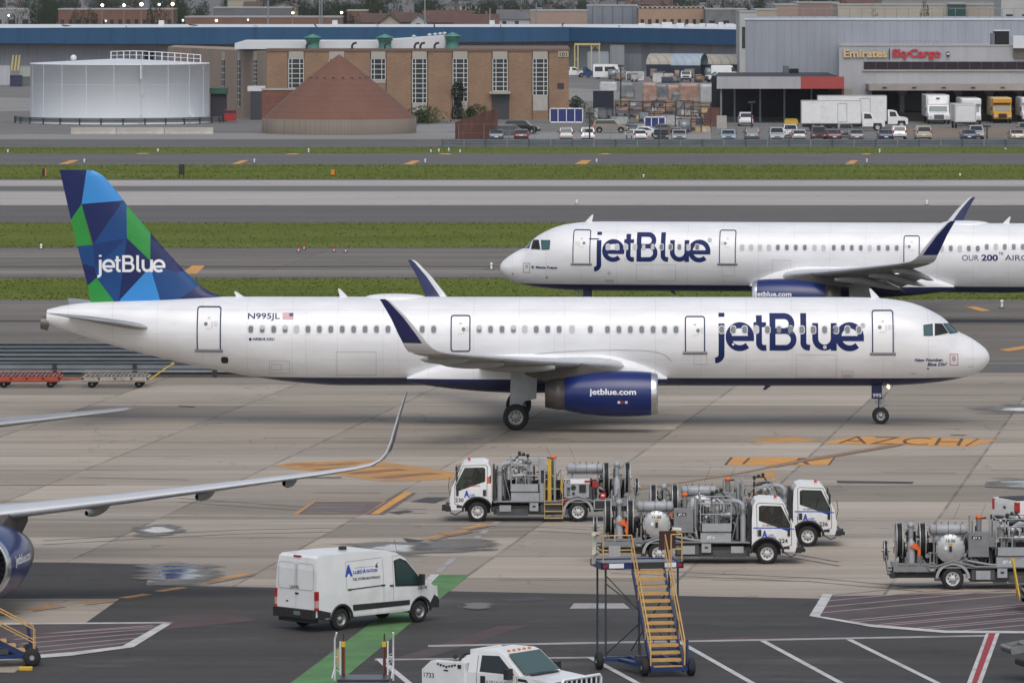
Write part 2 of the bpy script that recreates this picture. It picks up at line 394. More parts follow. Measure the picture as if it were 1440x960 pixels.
# lettering on the surface signs (painted to be read from the opposite side)
def ground_text(st, pA, pB, hgt, m, z, bold=0.02, name='surface_lettering', flip=False):
    A = Vector(G(*pA)[:2]); B = Vector(G(*pB)[:2]); d = (B-A).normalized(); n = Vector((0.12, 1)).normalized()
    mb = MB(); w = text_geo(st, bold)[2]
    mb.text(st, lambda u, v: (*(A+d*u+n*v), z), hgt, 0, bold=bold, width=(B-A).length)
    return tag(mb.build(name, m), kind='structure')
ground_text('AZCH/', (1178,623.2), (1372,627.2), 4.6, paint_k, 0.013, bold=-0.012)
ground_text('R', (1115,652.6), (1140,652.6), 3.4, paint_k, 0.013)
wl('surface_sign_streaks', [((430+k*3,720.5-k*3.6),(505+k*3,720.5-k*3.6),.28) for k in range(4)], mat('pale_letter_paint',(0.24,0.205,0.19),0.85,var=.4,vs=1), 0.014)
# taxi guide lines in front of the airliner
def curve_mark(name, pts, w, m, z):
    P = [Vector(G(*p)[:2]) for p in pts]; mb = MB()
    for i in range(len(P)-1):
        d = (P[i+1]-P[i]).normalized(); n = Vector((-d.y, d.x))*w/2
        mb.quad([(*(P[i]-n), z), (*(P[i+1]-n), z), (*(P[i+1]+n), z), (*(P[i]+n), z)])
    o = mb.build(name, m)
    for f in o.data.polygons:
        if f.normal.z < 0: f.flip()
    return tag(o, kind='structure')
GL = [(840,697),(890,689),(960,678),(1030,667),(1083,657),(1130,647.5),(1180,639),(1240,629),(1268,624)]
brn = mat('faint_brown_line', (0.20,0.135,0.095), 0.85, var=.2)
curve_mark('guide_line_border', GL[4:], 0.55, brn, 0.015)
curve_mark('guide_line', GL, 0.28, mat('pale_orange_line', (0.33,0.21,0.12), .85, var=.2), 0.019)
curve_mark('guide_line', [(x, y+2) for x, y in GL[5:]], 0.14, brn, 0.017)
mark('guide_line_patch', [[(1065,675),(1078,661),(1088,661),(1092,676),(1080,700),(1064,712),(1044,715)]], paint_yf, 0.009)
DL = [((-40,866),(20,859.5)),((38,857),(84,850.5)),((112,848),(158,842.5)),((172,840.6),(208,835)),((222,831.4),(258,825.6)),((284,818.5),(350,806)),((392,799),(440,790)),((470,783),(540,770)),((598,757.5),(625,751.5)),((622,752),(656,745.8)),((652,743),(688,736.5))]
wl('dashed_guide_line', [(a, b, 0.42) for a, b in DL], paint_yf, 0.01)
wl('dashed_guide_line', [((a[0]+8,a[1]+2.6), (b[0]+8,b[1]+2.6), 0.16) for a, b in DL], paint_k, 0.009)
wl('dashed_white_line', [((600,818),(612,807),.3),((616,804),(640,783),.25),((645,778),(652,772),.25),((657,768),(664,762),.25),((668,758),(674,753),.25),((678,750),(684,745),.25),((688,742),(700,733),.25)], paint_wf, 0.009)
mark('walkway', [[(612,808),(660,808),(473,962),(406,962)]], paint_g, 0.012)
wl('walkway_edge', [((600,820),(612,808),0.3)], paint_w, 0.016)
# near bay lines
mark('bay_line', [[(602,906.6),(602,909.2),(1397,894.6),(1397,892.2)]], paint_wf, 0.008)
mark('bay_line', [[(527,926),(527,928.6),(600,927.6),(880,925),(880,922.6)]], paint_wf, 0.010)
wl('bay_line', [((829,924),(905,965),.2),((955,902),(1075,970),.2),((1073,901),(1195,967),.2),((1194,899),(1330,966),.2),((543,934),(582,966),.2)], paint_w, 0.014)
mark('arrow', [[(528,926),(548,926),(540,938)]], paint_w, 0.018)
mark('stall_marking', [[(807,848),(877,848),(886,855.5),(801,855.5)]], paint_wf, 0.010)
mark('red_line_wear', [[(556,925),(700,880),(745,878),(600,925)],[(880,901),(1100,893),(1100,896),(880,905)],[(210,868),(330,858),(360,872),(230,885)]], paint_rf, 0.005)
mark('red_white_road', [[(1387,889),(1406,889),(1377,970),(1356,970)]], paint_w, 0.012)
mark('red_white_road_centre', [[(1391,889.4),(1400.5,889.4),(1370.5,970),(1363,970)]], paint_r, 0.016)
# hatched stand areas
mark('hatched_area', [[(1146,866),(1162,838),(1440,833),(1560,833),(1560,889),(1330,887),(1225,879)]], hatch_m, 0.008)
mark('hatched_area_border', [[(1138,866),(1157,835.5),(1171,835.5),(1153,866.5)],[(1138,866),(1153,866.5),(1225,878),(1330,886.6),(1560,888),(1560,891),(1330,890),(1225,881.5)]], paint_w, 0.018)
wl('hatched_area_stripe', [((1150+d*0, 862-k), (1560, 862-k-38), 0.16) for k, d in ((0,0),(8,0),(16,0),(24,0))]+[((1195,872),(1560,838),.16),((1235,878),(1560,848),.16),((1290,883),(1560,858),.16),((1350,887),(1560,868),.16),((1200,874.5),(1560,841),.16),((1240,880),(1560,851),.16),((1296,885),(1560,861),.16)], hatch_w, 0.013)
mark('hatched_area', [[(-60,878),(243,876),(184,908),(100,920),(-60,932)]], hatch_m, 0.012)
mark('hatched_area_border', [[(-60,876.6),(243,874.8),(243,876.4),(-60,879)],[(230,876),(244,875),(188,910),(172,908.5)],[(188,910),(172,908.5),(100,917),(-60,930),(-60,934),(100,922)]], paint_w, 0.020)
wl('hatched_area_stripe', [((20,899-k),(215-k*0.0,884-k*0.9),.16) for k in (0,5.2)]+[((30,905),(204,890),.16),((30,912),(192,897),.16),((30,919),(180,903.5),.16),((30,893),(222,881),.16)], hatch_w, 0.016)
wl('joint_sealant', [((371,616),(460,616.2),.2),((485,616.2),(570,616.4),.2),((595,616.4),(680,616.6),.2),((700,616.6),(800,616.8),.14),((440,692.5),(535,692.8),.16),((602,693),(640,693),.14),((110,671),(265,674.5),.2),((0,682),(150,681),.14),((960,570.5),(1400,571.5),.12),((820,583),(960,583.6),.1),((60,590),(170,590),.12),((300,580),(420,579),.12),((900,668.8),(1070,669.6),.18),((1240,664),(1345,665),.14),((640,602),(760,602.6),.1),((1100,586),(1230,586.6),.12),((430,800),(470,800.5),.1),((700,815),(900,816),.1),((1000,815),(1140,817),.1)], mat('joint_brown', (0.15,0.10,0.075), .85, var=.3, vs=.6, stretch=(.2,1,1)), 0.0055)
tm = mat('tyre_mark_dark', (0.13,0.115,0.10), .8, var=.5, vs=.5, stretch=(.15,1,1))
for k, pts in enumerate((((640,742),(760,741),(900,748),(1040,765),(1180,790)),((860,800),(1000,806),(1140,812),(1300,826)),((60,760),(200,752),(330,745),(470,742)),((250,700),(420,712),(600,716)),((1240,838),(1350,832),(1500,830)))):
    for dy in (0, 5.5): curve_mark('tyre_mark', [(x, y+dy) for x, y in pts], .16, tm, 0.0048+.0002*k)
# tar patches and puddles
mark('tar_patch', [[(577,705.5),(600,699),(633,699),(612,707.5)],[(545,720),(572,717),(582,719),(560,723)],[(566,756),(600,760),(575,764)],[(1176,675.5),(1285,677),(1283,680),(1178,679)],[(250,570),(275,571),(272,573),(252,572)],
     [(372,671.5),(480,670.5),(480,672),(372,672.5)],[(1335,611),(1360,611.5),(1355,612.6),(1338,612)],[(640,852),(668,850),(676,855),(650,858)],[(700,842),(760,839),(770,843),(715,846)]], mat('tar_patch_mat',(0.055,0.052,0.05),0.7,var=0.3,vs=1.5), 0.007)
water = bpy.data.materials.new('puddle_water'); water.use_nodes = True; _b = water.node_tree.nodes['Principled BSDF']
_b.inputs['Base Color'].default_value = (0.03,0.032,0.035,1); _b.inputs['Roughness'].default_value = 0.05; _b.inputs['IOR'].default_value = 1.45
damp = mat('damp_concrete', (0.10,0.092,0.083), 0.35, var=0.3, vs=0.8)
def blob(cx, cy, rx, ry, n=18, j=0.25, seed=1):
    r = random.Random(seed); return [(cx+rx*math.cos(2*math.pi*i/n)*(1+r.uniform(-j,j)), cy+ry*math.sin(2*math.pi*i/n)*(1+r.uniform(-j,j))) for i in range(n)]
def puddle_mat(level):
    m = bpy.data.materials.new('wet_patch'); m.use_nodes = True; nt = m.node_tree; b = nt.nodes['Principled BSDF']
    tc = nt.nodes.new('ShaderNodeTexCoord'); mp = N(nt, 'ShaderNodeMapping'); mp.inputs['Location'].default_value = (-.5,-.5,0); nt.links.new(tc.outputs['Generated'], mp.inputs[0])
    sp = N(nt, 'ShaderNodeSeparateXYZ'); nt.links.new(mp.outputs[0], sp.inputs[0])
    r = math_(nt, 'SQRT', math_(nt, 'ADD', math_(nt, 'POWER', math_(nt, 'ABSOLUTE', sp.outputs[0]), 2.0), math_(nt, 'POWER', math_(nt, 'ABSOLUTE', sp.outputs[1]), 2.0)))
    mp2 = N(nt, 'ShaderNodeMapping'); mp2.inputs['Scale'].default_value = (.35,1,1); nt.links.new(tc.outputs['Object'], mp2.inputs[0])
    nz = N(nt, 'ShaderNodeTexNoise', Scale=.55, Detail=6.0, Roughness=.6); nt.links.new(mp2.outputs[0], nz.inputs['Vector'])
    v = math_(nt, 'ADD', math_(nt, 'SUBTRACT', .5, r), math_(nt, 'MULTIPLY', math_(nt, 'SUBTRACT', nz.outputs['Fac'], .5), 1.1))
    def rng(a, b_):
        n = N(nt, 'ShaderNodeMapRange'); n.inputs['From Min'].default_value = a; n.inputs['From Max'].default_value = b_; nt.links.new(v, n.inputs['Value']); return n.outputs[0]
    wet = rng(level, level+.05)
    nt.links.new(mix_(nt, wet, (0.15,0.135,0.115), (0.03,0.03,0.032)), b.inputs['Base Color'])
    q = N(nt, 'ShaderNodeMapRange'); q.inputs['To Min'].default_value = .55; q.inputs['To Max'].default_value = .04; nt.links.new(wet, q.inputs['Value']); nt.links.new(q.outputs[0], b.inputs['Roughness'])
    t = N(nt, 'ShaderNodeBsdfTransparent'); mx = nt.nodes.new('ShaderNodeMixShader'); nt.links.new(rng(.08, .22), mx.inputs[0]); nt.links.new(t.outputs[0], mx.inputs[1]); nt.links.new(b.outputs[0], mx.inputs[2])
    nt.links.new(mx.outputs[0], nt.nodes['Material Output'].inputs[0]); return m
pm1, pm2 = puddle_mat(.30), puddle_mat(.42)
for i, (x0, y0, x1, y1, m_) in enumerate(((1345,568,1560,583,pm1),(185,786,318,832,pm1),(185,735,262,756,pm1),(450,758,700,783,pm1),(560,757,720,775,pm2),(1385,668,1520,692,pm1),(640,846,700,860,pm2))):
    A = [G(x0,y1), G(x1,y1), G(x1,y0), G(x0,y0)]
    sheet('puddle', [[q[:2] for q in A]], m_, 0.022+.0015*i)

# grass blades standing on the strips (one body of uncountable grass)
def blades(y0, y1, n, hmax, seed, edge=False):
    r = random.Random(seed); vs = []; fs = []
    ya, yb = GY(y1), GY(y0)
    for i in range(n):
        Y = r.uniform(ya, yb)
        if r.random() < 0.3: Y = ya+r.random()**3*(yb-ya)*0.25 if r.random() < 0.5 else yb-r.random()**3*(yb-ya)*0.25
        if r.random() < .05: Y = (ya-r.random()**2*1.6) if r.random() < .5 else (yb+r.random()**2*2.0)
        X = r.uniform(-1, 1)*(Y*0.0875+6); h = hmax*r.uniform(0.3, 1)**1.5; w = r.uniform(0.03, 0.11)
        k = len(vs); t = r.uniform(0, 3.14); c, s_ = math.cos(t)*w, math.sin(t)*w
        vs += [(X-c, Y-s_, 0), (X+c, Y+s_, 0), (X+r.uniform(-.1,.1), Y+r.uniform(-.1,.1), h)]; fs.append((k, k+1, k+2))
    return vs, fs
mb = MB()
for a, b, n, h, sd in ((392,421,20000,0.09,1),(313.5,347.5,20000,0.10,2),(232.5,251.5,18000,0.2,3),(207.5,215.5,7000,0.14,4)):
    v, f = blades(a, b, n, h, sd); mb.add(v, f)
tag(mb.build('grass', blade_m), 'short green grass on the strips between the taxiways and the runway', 'grass', kind='stuff')

# ---------------------------------------------------------------- camera, light, world
cam = bpy.data.cameras.new('camera'); co = bpy.data.objects.new('camera', cam); COL.objects.link(co); sc.camera = co
co.location = (0, 0, H); co.rotation_euler = (R(90), 0, 0)
cam.sensor_fit = 'HORIZONTAL'; cam.sensor_width = 36.0; cam.lens = 36.0*F/1440.0
cam.shift_y = -(480-YH)/1440.0
cam.clip_start = 1.0; cam.clip_end = 20000
w = bpy.data.worlds.new('World'); sc.world = w; w.use_nodes = True; nt = w.node_tree
bg = nt.nodes['Background']; sky = nt.nodes.new('ShaderNodeTexSky'); sky.sky_type = 'NISHITA'; sky.sun_disc = False
SUN_E, SUN_A = 55, 175     # elevation, azimuth (from +Y clockwise)
sky.sun_elevation = R(SUN_E); sky.sun_rotation = R(SUN_A); sky.air_density = 1.0; sky.dust_density = 2.5; sky.ozone_density = 1.0
hs = nt.nodes.new('ShaderNodeHueSaturation'); hs.inputs['Saturation'].default_value = 0.55; nt.links.new(sky.outputs[0], hs.inputs['Color'])   # overcast: greyer than a clear sky
nt.links.new(hs.outputs[0], bg.inputs[0]); bg.inputs[1].default_value = 0.11
L = bpy.data.lights.new('sun', 'SUN'); L.energy = 0.7; L.angle = R(50); L.color = (1.0, 0.96, 0.91)
lo = bpy.data.objects.new('sun', L); COL.objects.link(lo)
d = Vector((math.sin(R(SUN_A))*math.cos(R(SUN_E)), math.cos(R(SUN_A))*math.cos(R(SUN_E)), math.sin(R(SUN_E))))
lo.rotation_euler = d.to_track_quat('Z', 'Y').to_euler()
sc.view_settings.view_transform = 'Standard'; sc.view_settings.look = 'None'; sc.view_settings.exposure = 0.45; sc.view_settings.gamma = 1.0
sc.view_settings.use_curve_mapping = False
sc.cycles.max_bounces = 6; sc.cycles.diffuse_bounces = 3; sc.cycles.glossy_bounces = 3; sc.cycles.transparent_max_bounces = 8

hz_m = bpy.data.materials.new('haze_air'); hz_m.use_nodes = True; nt = hz_m.node_tree; nt.nodes.remove(nt.nodes['Principled BSDF'])
pv = nt.nodes.new('ShaderNodeVolumePrincipled'); pv.inputs['Color'].default_value = (0.86,0.90,0.95,1); pv.inputs['Density'].default_value = 0.00003; nt.links.new(pv.outputs[0], nt.nodes['Material Output'].inputs['Volume'])
mb = MB(); mb.b2(-5200, 5200, -300, 9300, -1.2, 60, 0); tag(mb.build('haze', hz_m), 'thin pale haze in the air over the airfield and the town', 'haze', kind='stuff')
sc.cycles.volume_bounces = 0; sc.cycles.volume_step_rate = 5.0
# ================================================================ airliners
white_paint = mat('airliner_white', (0.80,0.80,0.80), 0.28, spec=0.5, coat=0.4, var=0.03, vs=0.6, stretch=(0.3,1,1.4))
navy = mat('navy_paint', (0.004,0.011,0.085), 0.35, coat=0.2)
navy_line = mat('navy_line', (0.005,0.015,0.10), 0.6, spec=.3)
cowl_blue = mat('cowl_blue', (0.003,0.017,0.13), 0.3, coat=0.25, var=0.1, vs=1.2)
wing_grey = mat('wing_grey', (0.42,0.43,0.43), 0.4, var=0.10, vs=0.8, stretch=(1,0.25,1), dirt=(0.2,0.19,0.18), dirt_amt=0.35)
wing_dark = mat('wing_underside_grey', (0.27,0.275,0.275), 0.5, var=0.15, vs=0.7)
slat_metal = mat('slat_metal', (0.60,0.61,0.63), 0.4, metal=0.2, var=0.05, vs=1)
lip_metal = mat('inlet_lip_metal', (0.62,0.62,0.63), 0.22, metal=0.9)
hot_metal = mat('nozzle_metal', (0.19,0.17,0.155), 0.42, metal=0.7, var=0.2, vs=2, stretch=(0.4,2,2))
pylon_m = mat('pylon_metal', (0.085,0.075,0.066), 0.6, metal=0.0, var=0.2, vs=1.5)  # grey-brown taken darker, with the shade under the wing in the colour
gear_grey = mat('gear_grey', (0.42,0.45,0.46), 0.45, var=0.15, vs=3)
rubber = mat('tyre_rubber', (0.018,0.018,0.019), 0.8, var=0.2, vs=4)
hub_m = mat('wheel_hub_metal', (0.45,0.44,0.42), 0.45, metal=0.4, var=0.25, vs=8)
pane_dark = mat('cabin_pane', (0.15,0.16,0.175), 0.2)
pane_shade = mat('cabin_shade', (0.50,0.50,0.49), 0.4)
frame_m = mat('window_frame_grey', (0.60,0.61,0.63), 0.4)
cock_glass = mat('cockpit_glass', (0.04,0.11,0.12), 0.06, spec=0.8)
cock_dark = mat('cockpit_dark', (0.015,0.012,0.012), 0.3)
seam_m = mat('panel_seam', (0.50,0.50,0.50), 0.5)
letter_w = mat('white_lettering', (0.82,0.82,0.84), 0.4)
black_m = mat('black_rubber_trim', (0.015,0.015,0.016), 0.55)
c_dk = mat('fin_navy', (0.002,0.011,0.095), 0.35, coat=0.1, var=0.12, vs=1); c_md = mat('fin_blue', (0.001,0.055,0.21), 0.35, coat=0.1, var=0.12, vs=1)
c_lt = mat('fin_sky_blue', (0.035,0.26,0.64), 0.35, coat=0.1); c_gr = mat('fin_green', (0.022,0.28,0.045), 0.35, coat=0.1, var=0.1, vs=1)
c_rd = mat('red_marking', (0.5,0.03,0.04), 0.4)
# white body with the navy belly below a waterline (object-space height)
body_m = bpy.data.materials.new('airliner_body'); body_m.use_nodes = True
nt = body_m.node_tree; b = nt.nodes['Principled BSDF']; b.inputs['Roughness'].default_value = 0.28; b.inputs['Coat Weight'].default_value = 0.4; b.inputs['Coat Roughness'].default_value = 0.1
tc = nt.nodes.new('ShaderNodeTexCoord'); sp = nt.nodes.new('ShaderNodeSeparateXYZ'); nt.links.new(tc.outputs['Object'], sp.inputs[0])
st = math_(nt, 'GREATER_THAN', sp.outputs[2], 2.215)
nz = N(nt, 'ShaderNodeTexNoise', Scale=0.9, Detail=6.0, Roughness=0.65); mp = N(nt, 'ShaderNodeMapping'); mp.inputs['Scale'].default_value = (0.35,1,1.2)
nt.links.new(tc.outputs['Object'], mp.inputs[0]); nt.links.new(mp.outputs[0], nz.inputs['Vector'])
mr = N(nt, 'ShaderNodeMapRange'); mr.inputs['From Min'].default_value = 0.3; mr.inputs['From Max'].default_value = 0.75; mr.inputs['To Min'].default_value = 1.0; mr.inputs['To Max'].default_value = 0.80
nt.links.new(nz.outputs['Fac'], mr.inputs['Value'])
lx_ = math_(nt, 'LESS_THAN', math_(nt, 'PINGPONG', math_(nt, 'DIVIDE', sp.outputs[0], 2.13), 0.5), 0.006); lz_ = math_(nt, 'LESS_THAN', math_(nt, 'PINGPONG', math_(nt, 'DIVIDE', math_(nt, 'ADD', sp.outputs[2], .35), 1.15), 0.5), 0.008)
jk = math_(nt, 'SUBTRACT', 1.0, math_(nt, 'MULTIPLY', math_(nt, 'MAXIMUM', lx_, lz_), 0.16))
cc = mix_(nt, st, (0.007,0.012,0.075), (0.87,0.87,0.88))
vm = N(nt, 'ShaderNodeVectorMath', operation='SCALE'); nt.links.new(cc, vm.inputs[0]); nt.links.new(math_(nt, 'MULTIPLY', mr.outputs[0], jk), vm.inputs['Scale']); nt.links.new(vm.outputs[0], b.inputs['Base Color'])

D1 = 285.0
def t1(px): return 22.5-(px-720)*D1/F
def z1(py): return GZ(py, D1)
TOP = [(1391,502.9),(1390.3,497.5),(1388.5,493.5),(1385,489),(1379,484),(1373,479.6),(1366,475.2),(1360,471.7),(1348,466.2),(1342,461.5),(1336.7,456),(1331,450.8),(1326.7,446.8),(1320,442),(1313,438.4),(1300,431.8),(1290,427.8),(1280,425),(1270,422.8),(1260,421.2),(1247,419.6),(1233,418.5),(1215,417.8),(1190,417.6),(1000,417.6),(700,417.6),(400,417.6),(312,417.6),(260,419.4),(227,421.4),(190,423.0),(159,424.2),(126,425.8),(103,428.0),(85,431.0),(74,433.5),(66,436.0)]
BOT = [(1391,502.9),(1390.5,507),(1388,511.4),(1384.5,515.5),(1380.7,519),(1376,522.2),(1370,524.8),(1362,528),(1353,530.3),(1340,533.2),(1326.7,535.5),(1310,537.6),(1293,539.2),(1260,541.2),(1227,542),(1000,542),(700,542),(479,542),(457.5,541.3),(427,539),(396,536),(366,531.6),(329,525.6),(301,520.2),(266,513.2),(220,502.4),(177,492.0),(142,481.6),(106,470.0),(85,463),(66,457.4)]
TP = sorted((t1(x), z1(y)) for x, y in TOP); BP = sorted((t1(x), z1(y)) for x, y in BOT)
def interp(T, x):
    if x <= T[0][0]: return T[0][1]
    if x >= T[-1][0]: return T[-1][1]
    lo_, hi = 0, len(T)-1
    while hi-lo_ > 1:
        k = (lo_+hi)//2
        if T[k][0] <= x: lo_ = k
        else: hi = k
    a, b_ = T[lo_], T[hi]; t = (x-a[0])/(b_[0]-a[0]) if b_[0] > a[0] else 0
    return a[1]+(b_[1]-a[1])*t
def fus(x):
    zt, zb = interp(TP, x), interp(BP, x); rz = max((zt-zb)/2, 0.004)
    q = min(1, rz/2.0855); ry = 1.975*q**0.92 if x < 10 else min(rz*1.15, interp([(32,1.975),(35,1.9),(38,1.6),(41,1.05),(43,.62),(44.46,.34)], x))
    return (zt+zb)/2, rz, max(ry, 0.004)
def skin(x, z, off=0.006):
    """near-side (y<0) surface point of the fuselage"""
    zc, rz, ry = fus(x); s_ = max(-0.995, min(0.995, (z-zc)/rz)); c = math.sqrt(1-s_*s_)
    n = Vector((0, -c/ry, s_/rz)).normalized()
    return Vector((0, -ry*c, zc+rz*s_))+n*off
REF = 20.0

class Plane:
    pass

YAW = {1: R(-1.0), -1: R(-6.2)}      # both airliners stand slightly turned
def gear_pos(Yc, k, X0, head):
    """world position of the main gear; the nose is at (X0, about Yc)"""
    a = YAW[head]; return (X0-head*REF*k*math.cos(a), Yc-head*REF*k*math.sin(a)*(1 if head < 0 else .3), 0)
def side_px(px, py, Yc, k, X0, head):
    """photo pixel -> (x from nose, z) on the near side of a fuselage"""
    rx, ry_, _ = gear_pos(Yc, k, X0, head); a = YAW[head]; c, s0 = math.cos(a), math.sin(a); yl = -1.9; t = (px-720)/F
    for _ in range(5):
        xl = (t*(ry_+k*yl*c)-rx+k*yl*s0)/(k*(c-t*s0)); Y = ry_+k*(xl*s0+yl*c); z = GZ(py, Y)/k; xn = REF-xl*head
        zc, rz, ry = fus(xn); s_ = max(-0.99, min(0.99, (z-zc)/rz)); yl = -ry*math.sqrt(1-s_*s_)
    return xn, z

def rrect(x0, z0, x1, z1_, r, n=4):
    pts = []
    for cx, cz, a0 in ((x1-r, z1_-r, 0), (x0+r, z1_-r, 90), (x0+r, z0+r, 180), (x1-r, z0+r, 270)):
        for i in range(n+1):
            a = R(a0+90*i/n); pts.append((cx+r*math.cos(a), cz+r*math.sin(a)))
    return pts
def ribbon(mb, pts, w, fn, m, closed=False, sub=0.15):
    """flat stroke of width w along 2D pts, mapped through fn"""
    P = [Vector(p) for p in pts]
    if closed: P.append(P[0])
    Q = [P[0]]
    for a, b_ in zip(P, P[1:]):
        k = max(1, int((b_-a).length/sub))
        for i in range(1, k+1): Q.append(a+(b_-a)*i/k)
    L_, R_ = [], []
    for i, p in enumerate(Q):
        if closed:
            d0 = (Q[i]-Q[i-1]) if i > 0 else (Q[0]-Q[-2]); d1 = (Q[i+1]-Q[i]) if i < len(Q)-1 else (Q[1]-Q[0])
        else:
            d0 = Q[i]-Q[i-1] if i > 0 else Q[1]-Q[0]; d1 = Q[i+1]-Q[i] if i < len(Q)-1 else d0
        n0 = Vector((-d0.y, d0.x)).normalized(); n1 = Vector((-d1.y, d1.x)).normalized()
        n = (n0+n1); n = n.normalized() if n.length > 1e-6 else n0; s_ = 1/max(0.5, n.dot(n0))
        L_.append(p+n*w/2*s_); R_.append(p-n*w/2*s_)
    mb.grid([[fn(*l) for l in L_], [fn(*((l+r)/2)) for l, r in zip(L_, R_)], [fn(*r) for r in R_]], m, closed=False, smooth=False)

def arc(cx, cy, r, a0, a1, n=14, ry=None):
    ry = ry or r
    return [(cx+r*math.cos(R(a0+(a1-a0)*i/n)), cy+ry*math.sin(R(a0+(a1-a0)*i/n))) for i in range(n+1)]
# logotype, drawn in units where the x-height is 119, baseline 0, total 617 wide (strokes 26)
def logotype(mb, fn, m, k):
    """fn(u,v,eps) -> 3D"""
    W_ = 25
    def rb(pts, w=W_, e=0): ribbon(mb, [(x*k, y*k) for x, y in pts], w*k, lambda u, v: fn(u, v, e*0.0025), m, sub=0.12)
    rb([(29,113),(29,-16)]+arc(3,-16,26,0,-80,8)[1:]+[(2,-42)], e=0); rb([(29,140),(29,156)], e=0)
    cx, cy, r = 106, 58, 47.5
    rb(arc(cx, cy, r, 0, 312, 30, ry=48)); rb([(cx-r+8, cy-7),(cx+r+12.5, cy-7)], 22, 1)
    rb([(187,146),(187,33)]+arc(209,33,22,180,262,7)[1:]+[(218,12)]); rb([(164,108),(217,108)], 20, 1)
    B0 = 232
    rb([(B0+12,0),(B0+12,155)]); 
    rb([(B0+22,143),(B0+62,143)]+arc(B0+62,112.5,30.5,90,-90,12)[1:]+[(B0+22,82)], 24, 1)
    rb([(B0+22,82),(B0+66,82)]+arc(B0+66,47,35,90,-90,12)[1:]+[(B0+22,12)], 24, 2)
    rb([(374,155),(374,33)]+arc(394,33,20,180,262,7)[1:]+[(402,12)])
    rb([(424,115),(424,52)]+arc(463,52,39,180,360,16)[1:], e=0); rb([(502,115),(502,0)], e=1)
    cx = 569
    rb(arc(cx, cy, r, 0, 312, 30, ry=48)); rb([(cx-r+8, cy-7),(cx+r+12.5, cy-7)], 22, 1)

def foil(c, t, n=10):
    """closed airfoil loop: (x from LE, offset)"""
    up = []
    for i in range(n+1):
        s_ = (1-math.cos(math.pi*i/n))/2
        y = 5*t*(0.2969*math.sqrt(s_)-0.126*s_-0.3516*s_**2+0.2843*s_**3-0.1036*s_**4)
        up.append((s_*c, y*c))
    return up+[(x, -y*0.75) for x, y in up[-2:0:-1]]

